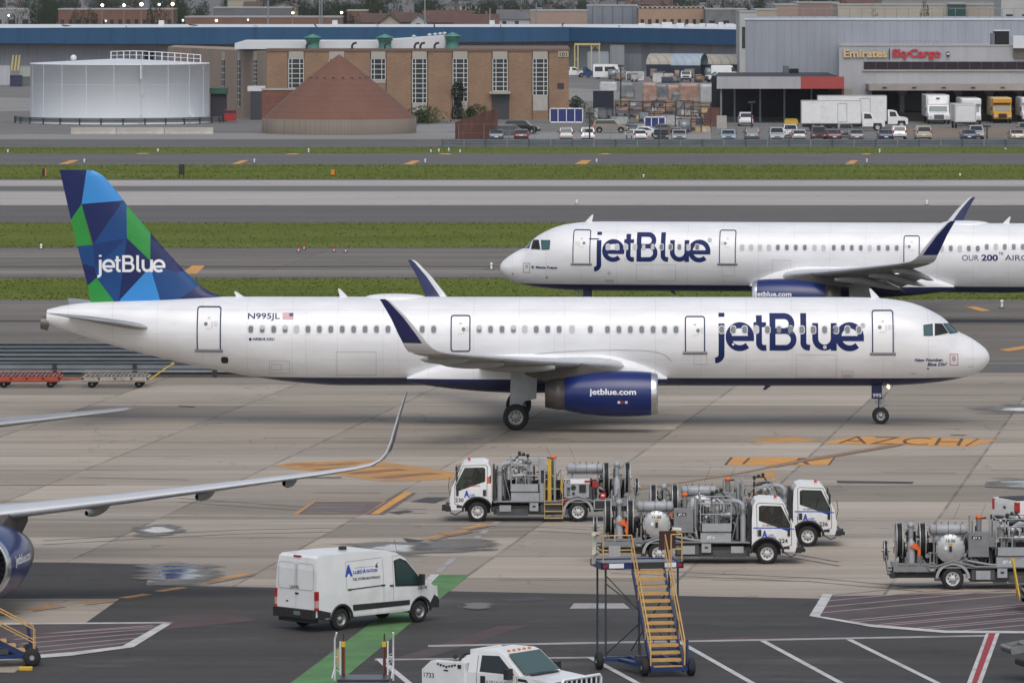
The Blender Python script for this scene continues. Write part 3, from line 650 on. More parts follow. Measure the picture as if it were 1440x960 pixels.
def make_airliner(name, root_loc, rz, head, label, group, k=1.0, near_only_marks=True, px=None, engine_k=1.0, flaps=False, deco=None, number='995', tail_shift=0):
    """root at the main gear on the ground. local x = (REF-xn)*head"""
    root = empty(name, root_loc, rz, label, 'airliner', group); root.scale = (k,k,k)
    lx = lambda xn: (REF-xn)*head
    lxt = lambda xn: lx(xn-tail_shift*max(0, min(1, (xn-29)/8)))
    mats = [body_m, navy, seam_m, letter_w, navy_line, c_rd, gear_grey, hot_metal, frame_m, black_m, c_gr]
    # fuselage
    mb = MB(); xs = [0.0,.02,.06,.12,.2,.3,.42,.56,.72,.9,1.1,1.3,1.5,1.7,1.9,2.1,2.3,2.6,2.9,3.2,3.6,4,4.5,5,5.6,6.3,7.2,8.5]
    xs += [10+i*1.5 for i in range(14)]+[30.5+i*0.7 for i in range(20)]+[44.2,44.46]
    rings = []
    for x in xs:
        zc, rz_, ry = fus(x)
        rings.append([(lxt(x), ry*math.cos(2*math.pi*i/72), zc+rz_*math.sin(2*math.pi*i/72)) for i in range(72)])
    mb.grid(rings, 0); mb.add(rings[-1], [tuple(range(72))], 7)
    S = lambda x, z, off=0.006: (lambda p: (lx(x), p.y, p.z))(skin(x, z, off))
    if deco: deco(mb, S)
    # satcom dome and antennas
    xd = 28.0
    mb.grid([[(lx(xd+1.45*math.cos(R(a))*1.0), 0.62*math.sin(R(a))*math.cos(R(t)), 5.80+(0.30 if t not in (0,180) else .05)*math.sin(R(a))**0.5*math.sin(R(t))) for t in range(0, 181, 15)] for a in range(0, 181, 12)], 0, closed=False)
    for xa, hh in ((35.4,.26),(30.5,.40),(5.45,.42)):
        mb.prism([(lx(xa-.28), 5.92),(lx(xa+.12), 5.92),(lx(xa+.22), 5.92+hh),(lx(xa+.14), 5.94+hh)], 'y', -.025, .025, 0)
    for xa in (10.4,): mb.prism([(lx(xa-.15), 1.80),(lx(xa+.15), 1.80),(lx(xa+.28), 1.60),(lx(xa+.15), 1.58)], 'y', -.03, .03, 1)
    ribbon(mb, [(xd-1.47+.1*i, 5.78+.0*i) for i in range(30)], .02, lambda u, v: (lx(u), -0.62*math.sqrt(max(0,1-((u-xd)/1.47)**2))-.01, 5.80-.03), 4)
    # APU nozzle
    mb.cyl((lxt(44.4),0,4.37+.32),(lxt(44.75),0,4.72),.36,.30,20,7)
    fo = mb.build('fuselage', mats, root)
    # wing-to-body fairing
    mb = MB(); rings = []
    for i in range(25):
        s_ = i/24; x = 15.2+s_*12.2
        e = min(1, math.sin(math.pi*min(s_/0.30, 1)/2)**0.8) if s_ < .3 else (1 if s_ < .55 else max(0.0, math.cos(math.pi*(s_-.55)/.9))**0.8)
        wy = 1.75+0.58*e; hz = 0.15+0.88*e; zc = 2.15+.37*e
        rings.append([(lx(x), wy*math.copysign(abs(math.cos(R(t)))**0.5, math.cos(R(t))), zc+hz*math.copysign(abs(math.sin(R(t)))**0.55, math.sin(R(t)))) for t in range(0, 360, 10)])
    mb.grid(rings, 0); mb.add(rings[0], [tuple(range(36))], 0); mb.add(rings[-1], [tuple(range(36))], 0)
    mb.build('wing_fairing', [body_m], root)
    # wings
    ST = [(1.2,16.75,7.4,2.55,.13),(1.98,17.1,6.95,2.82,.135),(3.6,17.95,5.75,2.99,.13),(6.4,19.45,4.35,3.25,.12),(9.5,21.15,3.45,3.55,.115),(13,23.1,2.5,3.93,.11),(15.4,24.45,1.85,4.2,.11),(16.6,25.15,1.5,4.36,.10)]
    WL = [(16.6,25.15,1.5,4.36,.10),(17.05,25.45,1.36,4.45,.10),(17.35,25.72,1.2,4.62,.095),(17.52,25.95,1.08,4.86,.09),(17.62,26.2,1.0,5.2,.085),(17.75,26.85,.72,6.0,.08),(17.88,27.55,.42,6.7,.07),(17.9,27.75,.3,6.82,.05)]
    def loft(ST_, sd, matfn, mlist, nm, par, dih0):
        rings = []
        for i, (y, xle, c, z, th) in enumerate(ST_):
            a = ST_[max(i-1,0)]; b_ = ST_[min(i+1,len(ST_)-1)]
            dy, dz = b_[0]-a[0], b_[3]-a[3]; l = math.hypot(dy, dz); ny, nz_ = -dz/l, dy/l
            rings.append([((lxt if nm == 'stabiliser' else lx)(xle+u), sd*(y+ny*v), z+nz_*v-(0.02*u if dih0 else 0)+((0.14*(u-.7*c)-.15*max(0,1-y/4)) if nm == 'stabiliser' and not tail_shift else 0)) for u, v in foil(c, th)])
        m_ = MB(); m_.grid(rings, 0, mf=matfn); m_.add(rings[-1], [tuple(range(20))], 1 if nm == 'winglet' else 0); m_.add(rings[0], [tuple(range(20))], 0)
        return m_.build(nm, mlist, par)
    for sd in (-1, 1):
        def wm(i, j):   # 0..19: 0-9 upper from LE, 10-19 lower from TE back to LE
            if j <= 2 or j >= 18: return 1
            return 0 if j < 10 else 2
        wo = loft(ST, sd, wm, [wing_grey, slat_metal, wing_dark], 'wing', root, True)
        def lm(i, j):
            le = j <= 3 or j >= 17
            if i < 3: return 0
            return 0 if le else 1
        loft(WL, sd, lm, [slat_metal, navy], 'winglet', wo, False)
        # flap track fairings
        for y, xx, z, L_ in ((8.3,22.0,3.16,3.6),(11.6,24.0,3.55,3.0),(14.3,25.2,3.92,2.2)) if not flaps else ((8.3,22.4,2.95,3.9),(11.6,24.3,3.35,3.3),(14.3,25.4,3.80,2.4)):
            dr = 0.55 if flaps else 0.0; m_ = MB()
            rings = []
            for i in range(9):
                s_ = i/8; r = 0.20*(math.sin(math.pi*min(1, .06+s_*.94))**0.6+.02)
                rings.append([(lx(xx-L_*.45+L_*s_), sd*(y+r*.8*math.cos(R(t))), z-dr*max(0, s_-.35)*1.6+r*1.1*math.sin(R(t))) for t in range(0, 360, 30)])
            m_.grid(rings, 0); m_.build('flap_track_fairing', [wing_dark], wo)
        if flaps:
            for (ya, xa, ca, za), (yb, xb, cb, zb) in (((2.3,23.3,1.5,2.55),(6.3,23.3,1.3,2.95)),((6.6,23.4,1.2,2.98),(13.4,25.35,.85,3.75))):
                m_ = MB(); rings = []
                for t in (0, .5, 1):
                    y = ya+(yb-ya)*t; x = xa+(xb-xa)*t; c = ca+(cb-ca)*t; z = za+(zb-za)*t; ca_, sa_ = math.cos(R(28)), math.sin(R(28))
                    rings.append([(lx(x+u*ca_+v*sa_), sd*y, z-u*sa_+v*ca_) for u, v in foil(c, .13)])
                m_.grid(rings, 0); m_.add(rings[0], [tuple(range(20))]); m_.add(rings[-1], [tuple(range(20))])
                m_.build('flap', [wing_grey], wo)
        # engine
        ek = engine_k; ex = 15.67 if ek == 1 else 15.3; ez = 1.80; ey = 5.75*sd
        e = MB()
        prof = [(0.55,.80),(0.18,.83),(0.04,.875),(0.0,.915),(0.03,.95),(0.10,.972),(0.30,1.0),(0.9,1.04),(1.7,1.06),(2.6,1.03),(3.4,.94),(4.3,.775)]
        prof = [(d_*1.0, r_*ek) for d_, r_ in prof]
        e.lathe(prof, (lx(ex), ey, ez), 'x', 48, sgn=-head, ms=[3,1,1,1,1,1,0,0,0,0,0])
        e.lathe([(4.3,.775*ek),(4.32,.745*ek),(4.6,.75*ek),(5.2,.64*ek),(5.18,.60*ek),(4.6,.55*ek)], (lx(ex), ey, ez), 'x', 48, sgn=-head, m=2)
        e.lathe([(.55,.80*ek),(1.2,.82*ek),(1.25,.2*ek)], (lx(ex), ey, ez), 'x', 32, sgn=-head, m=3)
        if sd < 0 or tail_shift:
            Ye = (D1 if px is None else px[0])-5.75*k
            def E(u, v, off=0.01, cx=2.45, cz=0.03):
                # u along reading direction, v up, on the near cowl side
                xl = (u-cx)*1.0
                d_ = cx if head > 0 else cx
                dd = (2.0 - u) if head > 0 else (0.95+u)
                if sd > 0: dd = 0.75+u if head > 0 else 2-u
                rr = interp([(p, q) for p, q in prof[4:]], dd)
                zz = v+cz; yy = math.sqrt(max(0.01, rr*rr-zz*zz))
                return (lx(ex+dd), ey+(-1 if sd < 0 else 1)*(yy+off), ez+zz)
            # reading direction must run left-to-right for the viewer
            if head > 0 and sd < 0:
                e.text('jetblue.com', lambda u, v: E(u-1.15, v), 0.27, 4, bold=0.025, cut=0.08, width=2.15)
            elif head < 0 and sd < 0:
                e.text('jetblue.com', lambda u, v: E(u-0.75, v+.05), 0.27, 4, bold=0.025, cut=0.08, width=2.15)
            else:
                e.text('jetblue.com', lambda u, v: E(u, v), 0.30, 4, bold=0.025, cut=0.08, width=2.2)
            if sd < 0:
                for q, mm in ((0, 4), (.2, 5), (.42, 4)):
                    a0 = -0.9 if head > 0 else 2.9
                    e.add([E(a0-1.15+2.2*(head>0)+q*.8, -.42, .012), E(a0-1.15+2.2*(head>0)+q*.8+.12, -.42, .012), E(a0-1.15+2.2*(head>0)+q*.8+.12, -.30, .012), E(a0-1.15+2.2*(head>0)+q*.8, -.30, .012)], [(0,1,2,3)], mm)
        eo = e.build('engine', [cowl_blue, lip_metal, hot_metal, black_m, letter_w, c_rd], root)
        f_ = MB()
        f_.lathe([(.95,.02),(1.05,.16*ek),(1.3,.24*ek)], (lx(ex), ey, ez), 'x', 24, sgn=-head, m=0)
        for i in range(22):
            a = 2*math.pi*i/22; c1, s1 = math.cos(a), math.sin(a); c2, s2 = math.cos(a+.16), math.sin(a+.16)
            f_.quad([(lx(ex+1.22), ey+.2*ek*c1, ez+.2*ek*s1), (lx(ex+1.22), ey+.81*ek*c1, ez+.81*ek*s1), (lx(ex+1.1), ey+.81*ek*c2, ez+.81*ek*s2), (lx(ex+1.14), ey+.2*ek*c2, ez+.2*ek*s2)], 1)
        f_.build('fan', [black_m, hot_metal], eo)
        m_ = MB()
        m_.prism([(lx(16.9), 2.75),(lx(18.2), 2.98),(lx(19.6), 3.3),(lx(21.9), 3.05),(lx(21.8), 2.7),(lx(20.9), 2.35),(lx(20.0), 2.2),(lx(18.6), 2.5)], 'y', ey-.2, ey+.2, 0)
        m_.build('pylon', [pylon_m], wo, bevel=.05)
        # stabiliser
        HS = [(0.0,38.7,4.6,4.92,.10),(0.85,39.3,4.1,4.98,.10),(3.5,41.0,2.75,5.22,.10),(6.0,42.6,1.45,5.46,.10),(6.22,42.95,1.0,5.48,.08)]
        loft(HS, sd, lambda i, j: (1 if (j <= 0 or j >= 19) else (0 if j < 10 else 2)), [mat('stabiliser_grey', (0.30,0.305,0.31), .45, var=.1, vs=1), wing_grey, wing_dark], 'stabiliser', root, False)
        # main gear
        g = MB(); gy = sd*3.8; gx = lx(22.25)
        g.cyl((gx,gy,.6),(gx+.05,gy,2.9),.13,.16,12,0); g.cyl((gx,gy-.6,.6),(gx,gy+.6,.6),.09,m=0)
        g.tube([(gx,gy,1.5),(gx-.1,gy-sd*1.2,2.4)],.07,m=0); g.tube([(gx+.2,gy,1.0),(gx+.35,gy,1.5),(gx+.12,gy,2.0)],.04,m=0)
        yp = gy+sd*.28
        g.prism([(gx-.30,.98),(gx+.28,.98),(gx+.36,1.32),(gx+.95,1.45),(gx+1.0,2.75),(gx-.22,2.75)] if head > 0 else [(gx+.30,.98),(gx-.28,.98),(gx-.36,1.32),(gx-.95,1.45),(gx-1.0,2.75),(gx+.22,2.75)], 'y', yp-.03, yp+.03, 0)
        go = g.build('main_gear', [gear_grey], root)
        for w_ in (-.46, .46):
            wheel(.60, .42, (gx, gy+w_, .60), go, .34, airliner=True)
    # nose gear
    g = MB(); gx = lx(5.13)
    g.cyl((gx,0,.38),(gx-.02*head,0,1.95),.075,.10,12,0); g.cyl((gx,-.28,.38),(gx,.28,.38),.06,m=0)
    g.tube([(gx,0,1.1),(gx+.62*head,0,1.88)],.045,m=0); g.tube([(gx+.1*head,0,.75),(gx+.3*head,0,.95),(gx+.12*head,0,1.2)],.03,m=0); g.box((gx+.2*head,0,.98),(.16,.5,.1),0); g.box((gx-.22*head,-.05,1.0),(.1,.12,.22),0)
    g.tube([(gx+.02,-.12,.5),(gx-.12*head,-.15,.9),(gx-.1*head,-.12,1.3)],.02,m=1)
    for s2 in (-1, 1):
        g.box((gx-.18*head, s2*.36, 1.52),(.46,.03,.66),1)
    g.text(number, lambda u, v: (gx-.18*head-.20+u, -.379, 1.28+v), 0.17, 2, bold=.02, width=.40)
    no = g.build('nose_gear', [gear_grey, navy, letter_w], root)
    for yy in (-.1, .1):
      lm_ = MB(); lm_.sphere((gx+.36*head, yy, 1.72), .055, 0, 8, 6)
      lm_.build('taxi_light', [mat('lit_taxi_light', (1,.9,.7), emit=((1,.8,.5), 8.0)) if head > 0 else slat_metal], no)
    for w_ in (-.22, .22): wheel(.39, .21, (gx, w_, .39), no, .20, airliner=True)
    # fin
    make_fin(root, lxt, deco is not None)
    return root, lx, S

def wheel(r, w, c, parent, hub=0.3, airliner=False, axis='y', hubm=None):
    """tyre with a shaped profile and a rim as its sub-part, facing both ways"""
    mb = MB()
    pr = [(-w/2+.02, hub), (-w/2, hub+.03), (-w/2+.01, r*.86), (-w/2+.05*w+.03, r*.96), (-w*.25, r), (w*.25, r), (w/2-.05*w-.03, r*.96), (w/2-.01, r*.86), (w/2, hub+.03), (w/2-.02, hub)]
    mb.lathe(pr, c, axis, 28, 0)
    o = mb.build('wheel', [rubber], parent)
    h = MB(); hm = hubm or hub_m
    for s_ in (-1, 1):
        h.lathe([(s_*(w/2-.015), hub+.005), (s_*(w/2-.03), hub*.92), (s_*(w/2-.10*w-.05), hub*.80), (s_*(w/2-.14*w-.05), hub*.45), (s_*(w/2-.02), hub*.36), (s_*(w/2-.01), hub*.05)], c, axis, 24, 0)
        for i in range(8):
            a = 2*math.pi*i/8; rr = hub*.62
            p = Vector((rr*math.cos(a), s_*(w/2-.12*w-.045), rr*math.sin(a))) if axis == 'y' else Vector((s_*(w/2-.12*w-.045), rr*math.cos(a), rr*math.sin(a)))
            q = Vector((0, s_*.012, 0)) if axis == 'y' else Vector((s_*.012, 0, 0))
            h.cyl(Vector(c)+p, Vector(c)+p+q, hub*.12, n=8, m=1, smooth=False)
    h.build('rim', [hm, black_m], o)
    return o

def fin_pt(x, y):
    """zoomed-crop pixel of the tail -> (xn, z) on the centre plane"""
    return t1(x/2.822), z1(220+y/2.822)
FT = {'A':(233,55),'A2':(341,55),'B1':(366,57),'B2':(392,68),'B3':(412,84),'B4':(430,105),'C':(488,176),'D':(500,194),'E':(595,305),'F':(655,375),'Gq':(730,455),'Hq':(790,512),'I':(832,540),'J':(884,560)}
def make_fin(root, lx, named=True):
    TE = [(233,55),(278,253),(303,357),(345,515),(358,590)]
    LE = [FT[q] for q in ('B1','B2','B3','B4','C','D','E','F','Gq','Hq','I','J')]
    tz = sorted((fin_pt(*p)[1], fin_pt(*p)[0]) for p in TE); lz = sorted((fin_pt(*p)[1], fin_pt(*p)[0]) for p in LE)
    def half(xn, z):
        a, b_ = interp(lz, z), interp(tz, z); c = max(b_-a, .3); s_ = max(0, min(1, (xn-a)/c)); c = min(c, 6.5)
        t = 5*.09*(0.2969*math.sqrt(s_)-0.126*s_-0.3516*s_**2+0.2843*s_**3-0.1036*s_**4)*c
        return t+.006
    tiles = [('d',[(233,55),(341,55),(321,190),(278,253)]),
      ('l',[(341,55),(366,57),(392,68),(412,84),(430,105),(488,176),(321,190)]),
      ('d',[(321,190),(488,176),(367,350)]),
      ('m',[(488,176),(500,194),(502,325),(367,350)]),
      ('g',[(321,190),(362,353),(303,357),(278,253)]),
      ('g',[(500,194),(595,305),(595,415),(502,325)]),
      ('m',[(303,357),(362,353),(367,350),(374,440),(322,428)]),
      ('d',[(322,428),(374,440),(380,483),(345,515)]),
      ('e',[(367,350),(502,325),(374,440)]),
      ('m',[(374,440),(502,325),(470,570),(380,483)]),
      ('d',[(502,325),(595,415),(595,440),(474,570),(470,570)]),
      ('l',[(595,440),(636,575),(476,576),(474,570)]),
      ('g',[(380,483),(452,578),(358,590),(345,515)]),
      ('m',[(380,483),(470,570),(474,570),(476,576),(452,578)]),
      ('d',[(595,305),(655,375),(730,455),(700,462),(600,425),(595,415)]),
      ('m',[(595,415),(600,425),(700,462),(730,455),(790,512),(700,572),(636,575),(595,440)]),
      ('d',[(790,512),(832,540),(884,560),(884,576),(700,576),(700,572)])]
    mi = {'d':0,'m':1,'l':2,'g':3,'e':5}
    bm = bmesh.new()
    for c, poly in tiles:
        vs = [bm.verts.new((*fin_pt(*p), 0)) for p in poly]
        f = bm.faces.new(vs); f.material_index = mi[c]
    for ax in range(2):
        for i in range(1, 44):
            cx = 34+i*.27 if ax == 0 else 5.6+i*.15
            bmesh.ops.bisect_plane(bm, geom=bm.verts[:]+bm.edges[:]+bm.faces[:], plane_co=(cx,cx,0), plane_no=((1,0,0) if ax == 0 else (0,1,0)))
    mb = MB()
    bm.verts.ensure_lookup_table()
    for i, v in enumerate(bm.verts): v.index = i
    for s_ in (-1, 1):
        o = len(mb.v)
        mb.v += [(lx(v.co.x), s_*half(v.co.x, v.co.y), v.co.y) for v in bm.verts]
        for f in bm.faces: mb.f.append([q.index+o for q in f.verts]); mb.m.append(f.material_index); mb.s.append(True)
    bm.free()
    # tip cap
    if named:
        x0, z0 = fin_pt(383, 460); k = 94.6/617*D1/F
        logotype(mb, lambda u, v, e: (lx(x0-u), -half(x0-u, z0+v)-.014-e, z0+v), 4, k)
    mb.build('fin', [c_dk, c_md, c_lt, c_gr, letter_w, mat('fin_deep_blue', (0.001,0.03,0.15), 0.35, coat=0.1, var=0.1, vs=1)], root)

def window_mesh(shade):
    """one cabin window as a mesh, centred at xn=0 local, near side, cylinder part"""
    zc, rz_, ry = fus(20.0)
    def Sx(u, z, off):
        p = skin(20.0, z, off); return (u, p.y, p.z)
    return Sx

def add_windows(root, lx, pxs, py, Yc, k, X0, head, closed):
    """each window its own part, pane a sub-part"""
    protos = {}
    for i, px in enumerate(pxs):
        xn, z = side_px(px, py, Yc, k, X0, head); key = closed(i)
        far = xn > 29; kx = (key, round(xn,1)) if far else key; xr = xn if far else 20.0
        if kx not in protos:
            fr = MB(); P = rrect(-.145, z-.20, .145, z+.20, .12, 5)
            S0 = lambda u, v, off, xr=xr: (u, skin(xr, v, off).y, skin(xr, v, off).z)
            fr.add([S0(u, v, .012) for u, v in P], [tuple(range(len(P)))], 0)
            o = fr.build('window', [frame_m], root)
            pn = MB(); P = rrect(-.105, z-.155, .105, z+.155, .09, 5)
            pn.add([S0(u, v, .018) for u, v in P], [tuple(range(len(P)))], 1 if key == 'shut' else 0)
            if key == 'half':
                P = rrect(-.105, z+.0, .105, z+.155, .07, 4); pn.add([S0(u, v, .023) for u, v in P], [tuple(range(len(P)))], 1)
            pn.build('pane', [pane_dark, pane_shade], o)
            protos[kx] = o; o.location = (lx(xn), 0, 0)
        else:
            src = protos[kx]; c = src.copy(); COL.objects.link(c); c.parent = root; c.location = (lx(xn), 0, 0)
            for ch in src.children: q = ch.copy(); COL.objects.link(q); q.parent = c

def add_door(root, lx, rect, Yc, k, X0, head, sill=True, fwd=1):
    x0, y0, x1, y1 = rect
    a, zt = side_px(x0, y0, Yc, k, X0, head); b_, zb = side_px(x1, y1, Yc, k, X0, head); zt = side_px((x0+x1)/2, y0, Yc, k, X0, head)[1]
    xa, xb = min(a, b_), max(a, b_)
    S = lambda x, z, off=0.01: (lx(x), skin(x, z, off).y, skin(x, z, off).z)
    mb = MB(); n = 10
    mb.grid([[S(x, zb+(zt-zb)*j/n, .010) for j in range(n+1)] for x in (xa, (xa+xb)/2, xb)], 0, closed=False)
    cx = (xa+xb)/2; cz = zb+(zt-zb)*.62
    def dot(x, z, w_, h_, m): mb.add([S(u, v, .02) for u, v in rrect(x-w_, z-h_, x+w_, z+h_, min(w_, h_)*.8, 3)], [tuple(range(16))], m)
    dot(cx-.14*fwd, cz, .085, .085, 1); dot(cx, cz+.27, .06, .035, 3); dot(cx-.15, cz-.05, .02, .16, 2); dot(cx-.32, cz, .10, .12, 4); dot(cx+.02, cz-.22, .12, .03, 4)
    d_ = mb.build('cabin_door', [white_paint, pane_dark, seam_m, seam_m, mat('door_placard',(0.70,0.66,0.66),.5)], root)
    fr = MB(); ribbon(fr, rrect(xa, zb, xb, zt, .11, 4), .055, lambda u, v: S(u, v, .024), 0, closed=True, sub=.2)
    if sill:
        fr.grid([[S(x, zb-.06+.13*j/2, .03+.05*(j == 1)) for j in range(3)] for x in (xa-.12, xb+.12)], 1, closed=False, smooth=False)
    fr.build('door_frame', [navy_line, mat('door_sill_grey',(0.16,0.16,0.17),.5)], d_)

def seamrect(mb, S, rect, Yc, k, X0, head, w=.022, m=2):
    x0, y0, x1, y1 = rect
    P = [side_px(x, y, Yc, k, X0, head) for x, y in ((x0,y0),(x1,y0),(x1,y1),(x0,y1))]
    ribbon(mb, P, w, lambda u, v: S(u, v, .008), m, closed=True, sub=.15)

# ---- airliner 1: taxiing to the right in front
X1 = GX(1391, D1)
def deco1(mb, S):
    A = (D1, 1.0, X1, 1)
    x0, z0 = side_px(1005, 492.7, *A); kk = 1/(3*30.03)
    logotype(mb, lambda u, v, e: S(x0-u, z0+v, .008+e), 4, kk)
    def T(st, px, py, h, wpx, m=4, bold=.02, shear=0):
        xa, za = side_px(px, py, *A); mb.text(st, lambda u, v: S(xa-u, za+v, .009), h/30.03, m, bold=bold, cut=.12, shear=shear, width=wpx/30.03)
    T('N995JL', 348.6, 448.2, 8.0, 45, bold=.012); T('AIRBUS A321', 355, 478.2, 3.6, 31, bold=.03)
    T('New Number,', 1286, 508.2, 4.6, 41, bold=.03, shear=.25); T('Blue Dis?', 1304, 514.2, 4.6, 28, bold=.03, shear=.25)
    T('®', 1210, 461, 6.5, 7, bold=0)
    # flag
    for i in range(7):
        xa, za = side_px(397.5, 440.2+i*1.2, *A); xb, zb = side_px(412.5, 441.4+i*1.2, *A)
        mb.add([S(xa, za, .009), S(xb, za, .009), S(xb, zb, .009), S(xa, zb, .009)], [(0,1,2,3)], 5 if i % 2 == 0 else 3)
    xa, za = side_px(407, 440.2, *A); xb, zb = side_px(412.5, 444.6, *A)
    mb.add([S(xa, za, .013), S(xb, za, .013), S(xb, zb, .013), S(xa, zb, .013)], [(0,1,2,3)], 1)
    for r_ in ((1119.5,498.5,1175.5,530.5),(473,494.5,529,527),(379,507.5,407.5,524.5),(1184,522,1199.5,530.5),(976,495,994,512),(641,500,657,514),(382,512,396,520)): seamrect(mb, S, r_, *A)
    seamrect(mb, S, (1336,498,1347,513), *A, w=.03, m=5)
    for px, py, w_, h_, m in ((1160,488,.08,.08,8),(1191.5,528,.2,.07,8),(1341.5,504,.09,.12,6),(316,506,.17,.16,9),(320.5,507,.05,.18,3),(1031,484,.05,.05,3),(1284,525,.12,.02,6),(1305,518,.05,.03,9),(1365,515,.12,.015,6),(352,476.8,.06,.06,4)):
        xa, za = side_px(px, py, *A); mb.add([S(u, v, .014) for u, v in rrect(xa-w_, za-h_, xa+w_, za+h_, min(w_, h_)*.6, 3)], [tuple(range(16))], m)
    ribbon(mb, [side_px(x, y, *A) for x, y in ((735,499.5),(765,496.5),(790,494.3),(820,492.8),(865,492),(905,492.6),(922,494.6),(934,498.6),(941,503.5),(944,508))], .03, lambda u, v: S(u, v, .012), 6, sub=.2)
    for px in (1258, 780, 560, 430, 980): # production joints
        xa = side_px(px, 470, *A)[0]; ribbon(mb, [(xa, 2.3), (xa, 5.6)], .012, lambda u, v: S(u, v, .005), 2, sub=.3)
DK_SEAM = None
R1 = gear_pos(D1, 1.0, X1, 1)
GRP = 'airliners in white, navy and green-blue livery'
p1, lx1, S1 = make_airliner('airliner', R1, YAW[1], 1, 'white airliner in front taxiing to the right, its green and blue fin fully in view', GRP, deco=deco1, number='995')
w1 = [352.7+16.07*i for i in range(17)]+[673.8+16.07*i for i in range(8)]+[804.5,830.2]+[854.3+16.05*i for i in range(7)]+[1015+16.07*i for i in range(13)]
shut1 = {4:'shut',1:'half',3:'half',17:'half',20:'half',21:'shut',25:'shut',37:'shut'}
add_windows(p1, lx1, w1, 463, D1, 1.0, X1, 1, lambda i: shut1.get(i, 'open'))
for rct, sl, fw in (((278.5,431.5,310,493),True,-1),((634.7,443.8,660.7,493.5),False,1),((963.8,445.2,990.8,496),True,1),((1226.3,436.7,1256,497.3),True,-1)): add_door(p1, lx1, rct, D1, 1.0, X1, 1, sl, fw)
def cockpit(root, lx, quads, Yc, k, X0, head):
    for i, (q, m) in enumerate(quads):
        mb = MB(); P = [side_px(x, y, Yc, k, X0, head) for x, y in q]; n = 5
        S = lambda x, z, off: (lx(x), skin(x, z, off).y, skin(x, z, off).z)
        def bil(a, b_): 
            t = [P[0][j]*(1-a)*(1-b_)+P[1][j]*a*(1-b_)+P[2][j]*a*b_+P[3][j]*(1-a)*b_ for j in (0, 1)]; return t
        mb.grid([[S(*bil(a/n, b_/n), .014) for b_ in range(n+1)] for a in range(n+1)], 0, closed=False)
        ribbon(mb, [tuple(p) for p in P], .035, lambda u, v: S(u, v, .02), 1, closed=True, sub=.1)
        mb.build('cockpit_window', [m, black_m], root)
cockpit(p1, lx1, [([(1299,457.5),(1311,455.8),(1311.3,471.5),(1299.5,471.5)], cock_glass),([(1315,455.5),(1324.5,455.7),(1333,468),(1315,471.5)], cock_dark),([(1327,455.5),(1334.5,455.2),(1347,467.2),(1336,469)], cock_glass)], D1, 1.0, X1, 1)

# ---- airliner 2: parked behind, facing left
K2 = 1.012; D2 = 369.0; X2 = GX(703, D2); A2 = (D2, K2, X2, -1)
def deco2(mb, S):
    x0, z0 = side_px(834.6, 367.5, *A2); kk = 1/(3*30.03)
    logotype(mb, lambda u, v, e: S(x0+u, z0+v, .008+e), 4, kk*1.005)
    s2 = 23.4
    def T(st, px, py, h, wpx, m=4, bold=.02, shear=0):
        xa, za = side_px(px, py, *A2); mb.text(st, lambda u, v: S(xa+u, za+v, .009), h/s2, m, bold=bold, cut=.12, shear=shear, width=wpx/s2)
    T('Menta Fresca', 753.5, 377.3, 3.4, 31, bold=.04); T('OUR', 1353, 366.3, 8.2, 23, bold=0); T('200', 1380, 366.3, 8.4, 23, bold=.03); T('™', 1404.5, 362.3, 8, 6, bold=0); T('AIRCRAFT', 1413, 366.3, 8.2, 66, bold=0); T('®', 995, 341, 6, 6, bold=0)
    for r_ in ((736,370,745,383),): seamrect(mb, S, r_, *A2, w=.03, m=5)
    for px, py, w_, h_, m in ((740.5,374.5,.09,.10,6),(749,375.5,.08,.08,10),(856.5,384,.10,.10,8),(857,395,.28,.1,8),(769,390,.06,.04,9),(721,385,.05,.03,9),(880,364,.07,.07,8),(835.5,336,.3,.03,4)):
        xa, za = side_px(px, py, *A2); mb.add([S(u, v, .014) for u, v in rrect(xa-w_, za-h_, xa+w_, za+h_, min(w_, h_)*.6, 3)], [tuple(range(16))], m)
    for r_ in ((895,372,950,395),(1086,366,1112,393),(1015,374,1033,388)): seamrect(mb, S, r_, *A2)
p2, lx2, S2 = make_airliner('airliner', gear_pos(D2, K2, X2, -1), YAW[-1], -1, 'white airliner farther back facing left, its tail cut off by the right edge', GRP, k=K2, px=(D2,), flaps=True, deco=deco2, number='942')
w2 = [855+12.54*i for i in range(11)]+[1043.5+12.6*i for i in range(8)]+[1145.5,1158,1172.5,1185.3,1197.8,1210.5,1223,1235.8,1248.3,1261]+[1324.4+12.65*i for i in range(24)]
r_ = random.Random(4); st2 = {i: ('shut' if r_.random() < .45 else 'open') for i in range(80)}
for i, px in enumerate(w2[8:19]): pass
add_windows(p2, lx2, [p for p in w2], 347.3, D2, K2, X2, -1, lambda i: st2[i])
for rct in ((807.5,323.4,829.5,371.5),(1013,324,1034,371.5),(1271.5,332,1292.5,371)): add_door(p2, lx2, rct, D2, K2, X2, -1, True, -1 if rct[0] < 900 else 1)
cockpit(p2, lx2, [([(761,338),(773.5,338.3),(772.5,350.5),(762,351)], cock_glass),([(750,338),(757.5,337.8),(759.5,350.5),(747,350)], cock_dark),([(742,338.5),(748,337.8),(744,349),(735.5,348.5)], cock_glass)], D2, K2, X2, -1)

# ---- airliner 3: nose towards the camera, only its left wing, engine and stabiliser reach into the picture
P3 = ((-22.55, 203.9, 0), R(-99))
p3, lx3, S3 = make_airliner('airliner', P3[0], P3[1], 1, 'airliner at the left edge showing only one wing, one blue engine and a stabiliser', GRP, engine_k=1.14, number='970', tail_shift=6.9)
